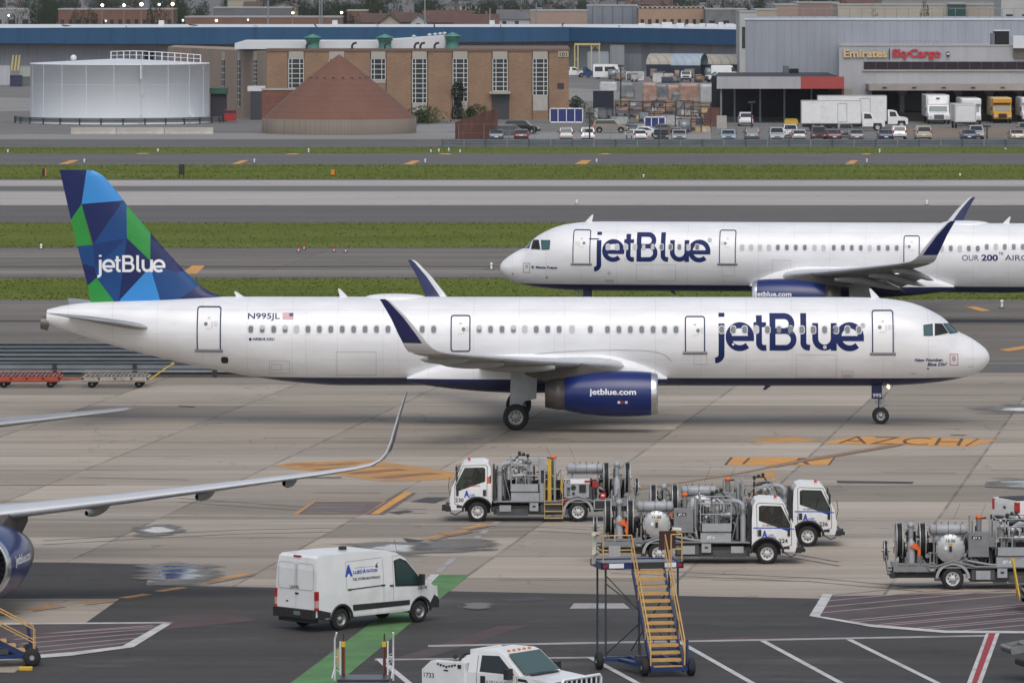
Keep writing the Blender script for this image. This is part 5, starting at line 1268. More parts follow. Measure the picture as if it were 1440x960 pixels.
        k = MB(); k.b2(X(-4.68), X(-4.45), -.98, -.7, 1.34, 1.56, 0); k.b2(X(-4.75), X(-4.98), -.98, -.7, .88, 1.12, 0); k.b2(X(-3.34), X(-3.55), -.98, -.8, .72, .9, 0); k.box((X(-4.86),-.99,1.03),(.12,.012,.06),1)
        k.build('red_cabinet', [red_m, letter_w], root, bevel=.01)
        k = MB()
        for q_ in range(2): k.tube([(X(-4.4-.15*q_),-.6,.85),(X(-4.4-.1*q_),-.65,1.3),(X(-4.7-.1*q_),-.65,1.3-.3*q_),(X(-4.95),-.7,1.2-.3*q_)], .07, 8, 0)
        k.b2(X(-4.5), X(-5.15), -1.0, -.94, .48, .86, 1); k.b2(X(-4.55), X(-5.1), -1.01, -.99, .52, .82, 2)
        k.build('valve_piping', [alu_d, grey_lt, under_m], root)
    else:
        k = MB(); k.b2(X(-3.36), X(-2.66), -1.0, -.45, 1.14, 1.98, 0); k.box((X(-3.08),-1.004,1.80),(.34,.012,.12),1)
        k.text('JET A', lambda u, v: (X(-3.08)-.13+u, -1.014, 1.765+v), .07, 2, bold=.03, width=.26)
        k.build('meter_cabinet', [grey_eq, black_l, letter_w], root, bevel=.015)
        k = MB(); zc = 1.42; xc = X(-3.98)
        k.cyl((xc,-.80,zc),(xc,.75,zc),.46,n=32,m=0); k.cyl((xc,-.93,zc),(xc,-.80,zc),.50,n=32,m=1)
        k.lathe([(0,.49),(-.04,.42),(-.08,.25),(-.10,.01)], (xc,-.93,zc), 'y', 32, 1)
        for q_ in range(18):
            a = 2*math.pi*q_/18; k.cyl((xc+.465*math.cos(a),-.96,zc+.465*math.sin(a)),(xc+.465*math.cos(a),-.92,zc+.465*math.sin(a)),.025,n=6,m=2)
        k.text('11-20' if number == '224' else '12-26', lambda u, v: (xc-.16+u, -1.035, zc+.24+v), .10, 3, bold=.02, width=.32)
        k.box((xc,-1.04,zc+.17),(.16,.01,.05),4); k.box((xc,-1.045,zc+.0),(.10,.01,.2),3); k.box((xc-.16,-1.02,zc+.03),(.1,.01,.12),5)
        k.build('filter_vessel', [grey_lt, alu, alu_d, black_l, yellow_m, letter_w], root)
        k = MB(); k.lathe([(0,.14),(.02,.16),(.05,.14),(.06,.02)], (X(-4.62),-1.06,.80), 'y', 20, 0); k.box((X(-4.62),-1.08,.78),(.22,.03,.04),1); k.build('work_lamp', [alu, trim_k], root)
        k = MB()
        for q_ in range(7):
            x = rr.uniform(-4.7,-2.7); z = rr.uniform(.9,1.3); k.tube([(X(x),-.7,.82),(X(x),-.75,z),(X(x+.2),-.78,z+.1),(X(x+.3),-.75,.85)], .045, 6, q_ % 2)
            k.cyl((X(x),-.85,z),(X(x),-.72,z),.07,m=q_ % 2)
        k.tube([(X(-3.4),-.9,1.0),(X(-2.6),-.95,.86),(X(-1.3),-.95,.84)], .05, 7, 0)
        k.build('valve_piping', [alu_d, grey_lt], root)
    # top tank and its fittings
    k = MB(); x0_, x1_ = (-4.70,-3.36) if h > 0 else (-4.9,-3.45)
    k.lathe([(0,.02),(.03,.15),(.08,.185),(abs(x1_-x0_)-.08,.185),(abs(x1_-x0_)-.03,.15),(abs(x1_-x0_),.02)], (X(x0_),-.55,2.05), 'x', 24, 0, sgn=h)
    for q_ in range(3):
        xx = X(x0_+.25+q_*.42); k.lathe([(-.015,.187),(-.015,.20),(.015,.20),(.015,.187)], (xx,-.55,2.05), 'x', 24, 1)
    for q_ in range(5): k.cyl((X(x0_+.2+.24*q_),-.55,2.22),(X(x0_+.2+.24*q_),-.55,2.30),.025,m=1)
    k.box((X((x0_+x1_)/2),-.55,1.83),(abs(x1_-x0_),.3,.05),1)
    for q_ in (-.5, .5): k.b2(X((x0_+x1_)/2+q_-.03), X((x0_+x1_)/2+q_+.03), -.7, -.4, .8, 1.84, 1)
    k.build('top_tank', [grey_lt, alu_d], root)
    # big canister between the reels and pump
    rx = (-4.92,-5.72) if h > 0 else (-5.0,-5.82)
    reel('hose_reel', X(rx[0]), -.35, 1.66, .62, .20, root); reel('hose_reel', X(rx[1]), -.35, 1.66, .62, .20, root)
    reel('hose_reel', X(-6.18), -.35, 1.30, .34, .12, root)
    k = MB(); xm = X((rx[0]+rx[1])/2)
    k.lathe([(0,.14),(.75,.14),(.82,.10),(.9,.04)], (xm,-.72,.85), 'z', 18, 0); k.cyl((xm,-.5,1.6),(xm,-.5,2.15),.09,m=0); k.sphere((xm,-.5,2.18),.13,0,10,8)
    k.cyl((xm-.2,-.35,1.4),(xm+.2,-.35,1.4),.2,m=1); k.tube([(xm-.1,-.2,.85),(xm-.1,-.2,2.0),(xm+.15,-.2,2.05)], .04, 6, 1)
    k.build('pump_canister', [grey_lt, alu_d], root)
    if h > 0:
        k = MB(); k.prism([(xm+.20,1.62),(xm-.10,1.50),(xm+.22,1.36)], 'y', -.93, -.89, 0); k.prism([(xm+.24,1.6),(xm+.2,1.2),(xm+.28,.95),(xm+.32,1.3)], 'y', -.93, -.89, 0); k.build('warning_flag', [orange_m], root)
    k = MB()
    for q_ in range(6):
        x = rr.uniform(-5.95,-4.6); k.tube([(X(x),-.9,.6),(X(x),-.92,rr.uniform(.9,1.25)),(X(x+.12),-.8,rr.uniform(.8,1.0))], .04, 6, q_ % 2)
    k.b2(X(-5.95), X(-4.6), -.94, -.86, .84, .92, 0)
    for x in (-5.9,-5.5,-4.7): k.b2(X(x), X(x+.05), -.93, -.87, .8, 2.0 if x < -5.6 else 1.3, 0)
    for q_ in range(3): k.cyl((X(-5.98),-.75+.1*q_,.55+.1*q_),(X(-6.16),-.75+.1*q_,.55+.1*q_),.06,m=1)
    k.build('rear_manifold', [grey_eq, alu_d], root)
    if driver:
        person_bust('person', (loc[0]+X(.02)*math.cos(rz), loc[1]+.35*(-1 if h > 0 else -1), 1.38), 0 if h > 0 else math.pi, driver[0], driver[1])
    return root

def truck_at(px_front_axle, py_wheel, head, *a, **k):
    Xc, Yc, _ = G(px_front_axle, py_wheel); return hydrant_truck((Xc, Yc+.98, 0), head, *a, **k)
truck_at(671.5, 733.5, -1, '230', 'grey fuelling truck with white cab facing left, alone on the left of the group', driver=(False,'dark haired driver seated in the left facing fuelling truck cab'), stripe=False)
truck_at(1078.8, 793, 1, '224', 'grey fuelling truck facing right just behind the yellow stairs, driver in an orange vest', driver=(True,'driver in an orange vest seated in the fuelling truck behind the stairs'))
truck_at(1136, 768.5, 1, '236', 'grey fuelling truck facing right, mostly hidden behind another truck of its kind')
truck_at(1340+3.9*40.7, 829, 1, '233', 'grey fuelling truck whose cab is cut off by the right edge of the photo')

# ---------------------------------------------------------------- white high-roof van
def make_van():
    Xr, Yr, _ = G(476.8, 885.5); psi = R(44)
    # rear near wheel contact; local: x forward, y left; near side is y = -0.97
    root = empty('van', (Xr-.86*math.sin(psi)*1.0, Yr+.86*math.cos(psi), 0), psi, 'white high roof panel van with blue lettering on its side', 'van')
    HW = 1.0
    arch = lambda cx, r=.44: [(cx+r*math.cos(R(a)), .36+r*math.sin(R(a))) for a in range(12, 169, 12)][::-1]
    prof = [(-1.12,.50),(-.62,.40)]+arch(0)+[(.60,.41),(2.9,.42)]+arch(3.5)+[(4.1,.42),(4.32,.47),(4.40,.75),(4.36,1.0),(4.05,1.24),(3.62,1.34),(2.85,2.15),(2.45,2.36),(2.0,2.45),(0.5,2.49),(-.9,2.46),(-1.03,2.38),(-1.08,2.0),(-1.10,1.0)]
    def fy(x, z):
        f = 1-.10*max(0, z-1.15)**1.25/1.4
        f *= 1-.10*max(0, x-3.2)**1.5 if x > 3.2 else 1
        return f
    mb = vbody(prof, HW, fy, cz=[.62,.9]+[1.15+.1*i for i in range(13)], cx=[-.9,-.44,-.2,.2,.44,1.9,2.9]+[3.2+.12*i for i in range(10)])
    body = mb.build('body', [car_white], root, bevel=.035, seg=2, ang=42)
    side_windows('side_window', [(2.42,1.32),(2.40,2.05),(2.62,2.10),(2.85,2.02),(3.48,1.36),(3.50,1.26)], HW, fy, .016, mat('van_side_glass',(0.02,0.05,0.048),.08,spec=.7), root)
    side_windows('window_seal', [(2.36,1.26),(2.34,2.10),(2.62,2.16),(2.9,2.06),(3.56,1.38),(3.60,1.20)], HW, fy, .008, trim_k, root)
    ws = MB(); ws.quad([(3.66,-.86,1.37),(3.66,.86,1.37),(2.92,.78,2.15),(2.92,-.78,2.15)]); ws.build('windscreen', [glass_gr], root)
    t = MB(); wheel_well(t, 0, .36, .44, .97); wheel_well(t, 3.5, .36, .44, .93)
    side_panel(t, [(-1.06,.44),(-.52,.44),(-.50,.62),(-1.09,.75)], HW, fy, .02, 0); side_panel(t, [(.50,.60),(3.0,.62),(3.0,.78),(.48,.80)], HW, fy, .015, 0)
    side_panel(t, [(3.98,.42),(4.33,.46),(4.41,.74),(4.2,.86),(4.0,.62)], HW, fy, .02, 0)
    for cx in (0, 3.5):
        for s_ in (-1, 1): t.tube([(cx+.47*math.cos(R(a)), s_*(HW*fy(cx,.6)-.01), .36+.47*math.sin(R(a))) for a in range(0, 181, 12)], .045, 6, 0)
    t.box((-1.16,0,.58),(.16,1.94,.30),0); t.box((-1.0,0,.36),(.3,1.6,.14),0); t.box((4.40,0,.55),(.14,1.7,.26),0); t.box((4.42,0,.86),(.04,1.1,.16),0)
    for s_ in (-1, 1):
        t.box((3.42, s_*1.14, 1.42),(.12,.18,.36),0); t.tube([(3.4, s_*.97, 1.3),(3.42, s_*1.1, 1.32)], .03, m=0)
    yS = lambda x, z, o=.012: -(HW*fy(x, z)+o)
    for a, b_ in (((.30,1.30),(1.85,1.34)),): ribbon(t, [a, b_], .035, lambda u, v: (u, yS(u, v), v), 0)
    for x, z in ((2.20,1.30),(2.55,1.29),(.34,1.30),(1.82,1.34)): t.box((x, yS(x, z), z),(.16,.03,.05),0)
    t.box((-.95,0,.46),(.1,.3,.1),0); t.box((.98,.05,2.53),(.22,.16,.12),0); t.tube([(2.9,-.55,2.2),(2.72,-.55,2.75)], .008, m=0); t.box((-1.115,-.05,1.22),(.02,.16,.05),0); t.box((-1.115,.42,.95),(.02,.10,.035),0)
    t.build('black_trim', [trim_k], root, bevel=.01)
    side_windows('sill_panel', [(.55,.44),(2.98,.48),(2.98,.58),(.52,.57)], HW, fy, .01, car_white, root)
    sm = MB()
    for P_ in ([(2.28,.64),(2.28,2.25)],[(1.85,.82),(1.85,2.2)],[(.22,1.3),(.22,2.2),(1.85,2.24)],[(2.28,2.25),(2.7,2.26),(3.02,2.05)],[(3.66,1.2),(3.42,.8)]): ribbon(sm, P_, .014, lambda u, v: (u, yS(u, v, .006), v), 0, sub=.15)
    sm.quad([(-1.111,.006,.66),(-1.111,-.006,.66),(-1.09,-.006,2.25),(-1.09,.006,2.25)], 0)
    def rr_(y0, y1, z0, z1): ribbon(sm, rrect(y0, z0, y1, z1, .1), .014, lambda u, v: (-1.118+.03*max(0, v-1)*.6, u, v), 0, closed=True, sub=.15)
    rr_(-.84,-.05,1.35,2.2); rr_(.05,.84,1.35,2.2)
    sm.build('door_seams', [mat('seam_grey',(0.28,0.28,0.28),.6)], root)
    for s_ in (-1, 1):
        l = MB(); l.box((-1.07, s_*.955, 1.18),(.12,.10,.30),0); l.box((-1.07, s_*.955, .92),(.12,.10,.24),1); l.box((-1.07, s_*.955, .75),(.12,.10,.1),0); l.build('tail_light', [lamp_r, mat('tail_lamp_pale',(0.6,0.35,0.33),.2)], root)
        l = MB(); l.box((4.22, s_*.80, 1.02),(.30,.14,.22),0); l.build('headlight', [lamp_w], root)
    l = MB(); l.box((-1.04,.0,2.42),(.06,.34,.05),0); l.build('brake_light', [lamp_r], root)
    D = MB()
    def T(st, x, z, hh, wd, m, bold=.02): D.text(st, lambda u, v: (x+u, yS(x+u, z+v, .012), z+v), hh, m, bold=bold, width=wd)
    T('A', .16, 1.75, .34, .34, 0, .06); T('LLIED', .52, 1.80, .10, .42, 0, .03); T('A', .95, 1.80, .13, .13, 0, .04); T('VIATION', 1.09, 1.80, .10, .50, 0, .03); T('FUEL SYSTEMS MAINTENANCE', .50, 1.58, .085, 1.20, 1, .015); T('U4190', 3.40, 1.08, .12, .42, 1, .005)
    D.quad([(.6,yS(.6,1.98),1.975),(1.45,yS(1.45,1.98),1.985),(1.45,yS(1.45,2.0),1.99),(.6,yS(.6,2.0),1.985)], 1)
    D.prism([(1.5,1.97),(1.62,2.10),(1.58,1.98),(1.66,1.95),(1.56,1.93)], 'y', yS(1.5,1.95), yS(1.5,1.95)+.01, 1)
    D.text('U4190', lambda u, v: (-1.125, .28-u, 1.36+v), .12, 1, bold=.005, width=.42)
    D.build('side_lettering', [blue_l, black_l], root)
    pl = MB(); pl.box((-1.248,-.2,.60),(.02,.30,.13),0); pl.build('number_plate', [mat('plate_green',(0.12,0.2,0.13),.5)], root)
    for x in (0, 3.5):
        for s_ in (-1, 1): wheel(.36, .22, (x, s_*.86, .36), root, .20, hubm=rim_s)
    return root
make_van()

# ---------------------------------------------------------------- pickups
def pickup(loc, rz, label, group=None, service=False, crew=False, colour=None, texts=True):
    root = empty('pickup_truck', loc, rz, label, 'pickup truck', group)
    HW = 1.0; cm = colour or car_white
    arch = lambda cx, r=.46: [(cx+r*math.cos(R(a)), .40+r*math.sin(R(a))) for a in range(0, 181, 15)][::-1]
    L0 = (-2.55 if service else -3.0) if not crew else -3.7   # rear
    wr = -1.85 if not crew else -2.75
    prof = [(L0+.0,.62)]+arch(wr)+[(-.9,.48),(.7,.48)]+arch(1.25)+[(1.85,.55),(1.98,.7),(2.0,1.12),(1.92,1.24),(.98,1.34),(.80,1.36),(.16,1.92),(-.05,1.99)]
    if crew: prof += [(-1.7,1.99),(-1.95,1.90),(-2.05,1.38)]
    else: prof += [(-.80,1.99),(-1.0,1.9),(-1.04,1.36)]
    prof += [(L0+.02,1.36),(L0,1.2)]
    def fy(x, z):
        f = 1-.20*max(0, z-1.36)
        return f*(1-.05*max(0, x-1.6))
    mb = vbody(prof, HW, fy, cz=(.75,1.1,1.34,1.45,1.9), cx=(.0,.9,-1.04))
    mb.build('body', [cm], root, bevel=.04, seg=2, ang=35)
    side_windows('side_window', [(-.62,1.40),(-.60,1.86),(.0,1.88),(.55,1.43),(.60,1.38)], HW, fy, .006, glass_dk, root)
    if crew: side_windows('side_window', [(-1.85,1.42),(-1.72,1.86),(-.72,1.88),(-.74,1.40)], HW, fy, .006, glass_dk, root)
    w_ = MB(); w_.quad([(.84,-.84,1.39),(.84,.84,1.39),(.20,.76,1.92),(.20,-.76,1.92)]); w_.v = [(x+.03, y, z+.02) for x, y, z in w_.v]; w_.build('windscreen', [glass_gr], root)
    xb = -2.03 if crew else -1.05
    w_ = MB(); w_.quad([(xb-.02,-.7,1.45),(xb-.02,.7,1.45),(xb+.0,.66,1.85),(xb+.0,-.66,1.85)]); w_.build('rear_window', [glass_dk], root)
    t = MB(); yS = lambda x, z, o=.008: -(HW*fy(x, z)+o)
    wheel_well(t, wr, .40, .46, 1.0); wheel_well(t, 1.25, .40, .46, 1.0)
    t.box((2.05,0,.62),(.16,1.9,.22),0); t.box((L0-.08,0,.62),(.16,1.8,.2),0); t.box((2.0,0,1.0),(.04,1.2,.3),0)
    for s_ in (-1, 1):
        t.box((.52, s_*1.18, 1.42),(.14,.26,.30),0); t.tube([(.5, s_*.97, 1.36),(.52, s_*1.1, 1.38)], .03, m=0)
        for cx in (wr, 1.25): t.tube([(cx+.48*math.cos(R(a)), s_*(HW-.015), .40+.48*math.sin(R(a))) for a in range(0, 181, 12)], .03, 6, 0)
    t.box((-.50, yS(-.5,1.2), 1.18),(.16,.03,.22) if service else (.16,.03,.04),0); ribbon(t, [(-.72,.6),(-.72,1.85)], .014, lambda u, v: (u, yS(u, v), v), 0); ribbon(t, [(.66,.6),(.70,1.34)], .014, lambda u, v: (u, yS(u, v), v), 0)
    t.prism([(.72,1.22),(1.10,1.20),(1.02,1.28),(.74,1.30)], 'y', yS(.9,1.2), yS(.9,1.2)+.02, 0); t.box((.95,0,1.375),(.10,1.3,.03),0)
    t.build('black_trim', [trim_k], root)
    if service:
        b = MB()   # utility body sides with a cut corner
        b.prism([(L0-.1,.78),(L0-.1,1.34),(L0+.22,1.60),(-1.12,1.62),(-1.12,.78)], 'y', -1.04, -.70, 0); b.prism([(L0-.1,.78),(L0-.1,1.34),(L0+.22,1.60),(-1.12,1.62),(-1.12,.78)], 'y', 1.04, .70, 0)
        b.b2(-1.16,-1.08,-.72,.72,1.3,1.98,0); b.tube([(-1.7,-.5,1.63),(-1.5,-.5,1.8),(-1.2,-.5,1.86)], .03, m=1); b.box((-1.30,-1.05,1.50),(.13,.02,.11),1); b.sphere((-1.85,-.5,1.70),.07,1,8,6)
        b.build('utility_body', [cm, trim_k], root, bevel=.02)
        D = MB()
        D.text('1733', lambda u, v: (L0-.02+u, -1.048, 1.12+v), .14, 1, bold=.01, width=.36)
        D.text('AIRWAY', lambda u, v: (-.42+u, yS(-.42+u, 1.04+v, .01), 1.04+v), .15, 2, bold=.0, width=.78)
        for q_ in range(7):   # winged emblem
            D.quad([(-2.10+q_*.10,-1.049,1.44-.02*abs(q_-3)*-1-.02*(q_ % 2)),(-2.03+q_*.10,-1.049,1.44+.02*abs(q_-3)),(-2.02+q_*.10,-1.049,1.50+.02*abs(q_-3)),(-2.10+q_*.10,-1.049,1.49+.02*abs(q_-3))], 1)
        D.box((-1.78,-1.049,1.36),(.16,.004,.04),1)
        D.build('door_lettering', [blue_l, black_l, mat('grey_lettering',(0.2,0.22,0.24),.5)], root)
        for q_ in range(5):
            l = MB(); l.sphere((.05, -.5+.25*q_, 2.0), .045, 0, 8, 6, (1.4,1,.7)); l.build('roof_lamp', [lamp_o], root)
        g = MB()   # white tube grille guard
        g.tube([(2.22,-.95,.62),(2.24,-.95,1.26),(2.24,-.88,1.34),(2.24,.88,1.34),(2.24,.95,1.26),(2.22,.95,.62)], .045, 8, 0)
        for q_ in range(7): g.tube([(2.24,-.72+.24*q_,.62),(2.24,-.72+.24*q_,1.32)], .028, 6, 0)
        g.tube([(2.23,-.95,.95),(2.23,.95,.95)], .03, 6, 0); g.build('grille_guard', [letter_w], root)
        g = MB(); g.box((2.06,0,1.18),(.22,1.9,.16),0); g.build('winch_cover', [trim_k], root, bevel=.03)
    else:
        b = MB(); b.b2(L0+.15, xb-.1, -.82, .82, 1.37, 1.40, 0); b.build('bed_cover', [trim_k], root)
        for s_ in (-1, 1):
            l = MB(); l.box((L0+.06, s_*.93, 1.12),(.16,.17,.40),0); l.build('tail_light', [lamp_r], root)
        if texts:
            D = MB(); D.text('4X4', lambda u, v: (L0+.30+u, yS(L0+.3, 1.15), 1.22+v), .07, 0, bold=.02, width=.42)
            D.box((L0-.01,0,1.06),(.01,.2,.09),0)
            D.build('badges', [black_l], root)
    for s_ in (-1, 1):
        l = MB(); l.box((1.93, s_*.82, 1.05),(.14,.26,.24),0); l.build('headlight', [lamp_w], root)
    for x in (wr, 1.25):
        for s_ in (-1, 1): wheel(.40, .26, (x, s_*.86, .40), root, .22, hubm=rim_s)
    return root
pickup((GX(728,172.9), 172.9, 0), R(-36), 'white utility pickup with amber roof lamps and grille guard, cut off at the bottom', service=True)
X_, Y_, _z = G(1381, 753); pickup((X_+4.3, Y_+1.6, 0), R(22), 'white crew pickup with red tail lamp behind the rightmost fuelling truck', crew=True)
# ================================================================ ground equipment
navy_frame = mat('navy_steel', (0.012,0.03,0.11), 0.45, var=0.15, vs=3)
step_y = mat('step_orange_yellow', (0.55,0.33,0.11), 0.6, var=0.18, vs=5)
rail_y = mat('rail_orange_yellow', (0.62,0.38,0.13), 0.5, var=0.08, vs=5)
maroon = mat('maroon_panel', (0.045,0.016,0.02), 0.6)
def stairs(loc, rz, label, rise=2.95, run=2.6, n=14, deck=True):
    root = empty('passenger_stairs', loc, rz, label, 'boarding stairs', 'mobile boarding stairs')
    W_ = .50
    f = MB()
    for s_ in (-1, 1):
        f.prism([(-.05,.22),(run+.05,rise+.0),(run+.05,rise-.22),(.12,.12)], 'x', s_*W_-.025, s_*W_+.025, 0)
    for k in (3, 7, 11): f.box((0, run*k/n, .1+rise*k/n), (1.0,.05,.06), 0)
    f.b2(-.56,.56,-.18,-.06,.18,.30,0); f.b2(-.56,-.46,-.1,2.9,.22,.34,0); f.b2(.46,.56,-.1,2.9,.22,.34,0)
    f.prism([(-1.55,2.15),(-.9,2.1),(-.5,.5),(-.5,.1),(-.62,.1),(-.9,.9),(-1.1,2.0),(-1.55,2.05)], 'z', .26, .36, 0)
    f.box((.64,.1,.62),(.07,.1,.95),0,rx=R(-8)); f.box((.70,.0,.3),(.14,.3,.14),0)
    f.box((-.55,1.0,.46),(.42,.35,.16),1); f.tube([(-.6,1.1,.5),(-.6,1.1,.9)], .03, m=1); f.tube([(-.35,1.1,.5),(-.1,1.2,1.1)], .012, m=1)
    if deck:
        for x, y in ((-1.30,2.75),(.98,2.75),(-1.30,3.9),(.98,3.9),(-.05,3.6)): f.tube([(x,y,.3),(x,y,rise-.05)], .032, 6, 1)
        f.tube([(-1.30,2.75,.4),(-.35,1.55,1.6)], .022, m=1); f.tube([(-1.30,2.75,rise-.55),(-.30,1.6,1.72)], .022, m=1)
        f.tube([(1.05,2.75,.6),(.5,2.2,2.5)], .022, m=1); f.tube([(-.3,3.6,.4),(.5,2.5,2.2)], .022, m=1); f.tube([(-1.30,2.75,rise-.3),(1.05,3.9,.5)], .016, m=1)
        f.b2(-1.50,1.10,2.5,2.62,rise-.10,rise+.10,0); f.b2(-1.50,1.10,3.9,4.0,rise-.10,rise+.10,0); f.b2(-1.50,-1.4,2.5,4.0,rise-.10,rise+.10,0); f.b2(1.0,1.10,2.5,4.0,rise-.10,rise+.10,0)
        f.b2(-1.3,1.05,2.7,2.78,.22,.32,0)
    f.build('frame', [navy_frame, mat('dark_steel',(0.045,0.05,0.06),.5)], root)
    for k in range(n):
        s_ = MB(); y = run*(k+.4)/n; z = .24+(rise-.25)*(k+.2)/n
        s_.b2(-.46,.46,y-.11,y+.13,z,z+.035,0); s_.b2(-.46,.46,y-.115,y-.10,z-.05,z+.03,0)
        s_.build('step', [step_y], root)
    for s_ in (-1, 1):
        h = MB(); x = s_*(W_+.03)
        h.tube([(x,.0,.25),(x,.0,1.10),(x,run,rise+.93),(x,run,rise)], .022, 6, 0); h.tube([(x,.0,.68),(x,run,rise+.48)], .018, 6, 0)
        for k in (4, 9): h.tube([(x,run*k/n,.25+rise*k/n-.1),(x,run*k/n,.25+rise*k/n+.82)], .016, 5, 0)
        h.build('handrail', [rail_y], root)
    if deck:
        d = MB(); d.b2(-1.42,1.02,2.62,3.9,rise-.03,rise+.06,0); d.b2(-.5,.48,2.45,2.52,rise-.08,rise+.10,1)
        d.build('deck', [grey_eq, mat('ribbed_black',(0.03,0.03,0.03),.6)], root)
        for xa, xb in ((-1.42,-.52),(.72,1.06)):
            h = MB(); xo = xa-.02 if xa < 0 else xb
            for z in (.93, .48): h.tube([(xa,2.56,rise+z),(xb,2.56,rise+z)], .022, 6, 0)
            for x in (xa, xb): h.tube([(x,2.56,rise+.05),(x,2.56,rise+.93)], .022, 6, 0)
            for z in (.93, .48): h.tube([(xo,2.56,rise+z),(xo,3.9,rise+z)], .022, 6, 0)
            h.build('guard_rail', [rail_y], root)
        h = MB(); h.b2(.50,1.02,3.2,3.24,rise+.4,rise+.98,0); h.build('maroon_board', [maroon, letter_w], root)
        h = MB(); 
        for z in (.38,.95): h.cyl((-1.62,3.0,rise+z),(-1.42,3.4,rise+z-.05),.07,m=0)
        h.cyl((.95,3.3,rise+1.02),(1.2,3.2,rise+1.0),.07,m=0); h.b2(-1.60,-1.48,3.3,3.4,rise,rise+.95,0); h.build('bumper', [mat('cream_pad',(0.6,0.58,0.48),.7)], root)
        h = MB(); h.box((-1.36,2.49,rise),(.16,.02,.09),0); h.box((.98,2.49,rise),(.14,.02,.09),0); h.box((-1.02,2.485,rise+.01),(.46,.02,.14),1); h.box((.68,2.485,rise+.01),(.36,.02,.14),1); h.build('reflectors', [lamp_r, letter_w], root)
        h = MB(); h.box((-1.08,2.50,rise+.46),(.36,.05,.32),0); h.build('control_box', [alu], root)
    for x, y in ((-.66,.28),(.74,.1),(-1.62,2.25)) if deck else ((-.66,.1),(.74,.1)):
        w_ = MB(); w_.lathe([(-.10,.08),(-.10,.23),(-.06,.27),(.06,.27),(.10,.23),(.10,.08)], (x,y,.27), 'x', 20, 0); w_.lathe([(-.095,.09),(.095,.09)], (x,y,.27), 'x', 12, 1); w_.cyl((x-.08,y,.27),(x+.08,y,.27),.10,m=1)
        w_.build('wheel', [rubber, hub_m], root)
    return root
stairs((4.72, 183.2, 0), R(12), 'tall yellow and navy boarding stairs with a deck, in front of the fuelling trucks', rise=3.12, run=2.55)
stairs((GX(48,186.6), 186.6, 0), R(97), 'low end of orange-yellow boarding stairs at the left edge below the blue engine', rise=2.0, run=3.4, n=12, deck=False)
ch = MB(); ch.box((GX(36,184.8),184.8,.06),(.42,.18,.12),0); tag(ch.build('wheel_chock', [yellow_m], None, bevel=.02), 'yellow wheel chock on the ground under the stairs at the left edge', 'wheel chock')

# lift gate unit at the bottom edge
def lift_unit():
    Y = 177.6; cx = GX(511.5, Y); root = empty('lift_platform', (cx, Y, 0), 0, 'dark lifting platform between white side rails at the bottom edge beside the utility pickup', 'lift platform')
    d = MB(); d.b2(-.76,.76,-.9,.35,.54,.68,0); d.b2(-.8,.8,-2.6,-.9,.5,.62,0); d.b2(-.6,.6,-2.6,.2,.3,.5,0); d.build('deck', [mat('worn_dark_deck',(0.035,0.035,0.042),.35,var=.4,vs=5)], root, bevel=.015)
    for s_ in (-1, 1):
        p = MB(); x = s_*.60; p.b2(x-.045,x+.045,.25,.36,.4,1.68,0); p.b2(x-.02,x+.02,.26,.34,1.68,1.88,2); p.b2(x-.07,x+.05,.22,.33,1.50,1.66,1); p.b2(x-.04*s_,x+.0,.22,.25,.7,1.5,3)
        p.build('mast', [mat('dark_brown_steel',(0.05,0.02,0.014),.5,var=.3,vs=6), yellow_m, trim_k, mat('oxide_red',(0.2,0.04,0.02),.6)], root)
        p = MB(); x = s_*.86; p.tube([(x,.35,.5),(x,.35,1.72),(x-.06*(s_ < 0)*-1,.2,1.92)], .03, 6, 0); p.tube([(s_*.70,.3,.6),(s_*.70,.3,1.66)], .025, 6, 0); p.tube([(x,.35,1.2),(s_*.70,.3,1.2)], .015, 5, 0); p.tube([(x,.35,.9),(x,-2.4,.9)], .02, 5, 0)
        for k in range(5): p.tube([(s_*.70,.3,.75+.12*k),(x-.03*s_,.3,.83+.12*k)], .008, 4, 0)
        if s_ < 0: p.b2(-.80,-.72,.26,.30,.95,1.42,1)
        p.build('side_rail', [letter_w, tan_m], root)
        for y in (-.3, -2.2):
            w_ = MB(); w_.lathe([(-.08,.05),(-.08,.2),(-.05,.24),(.05,.24),(.08,.2),(.08,.05)], (s_*.66,y,.24), 'x', 18, 0); w_.build('wheel', [rubber], root)
lift_unit()

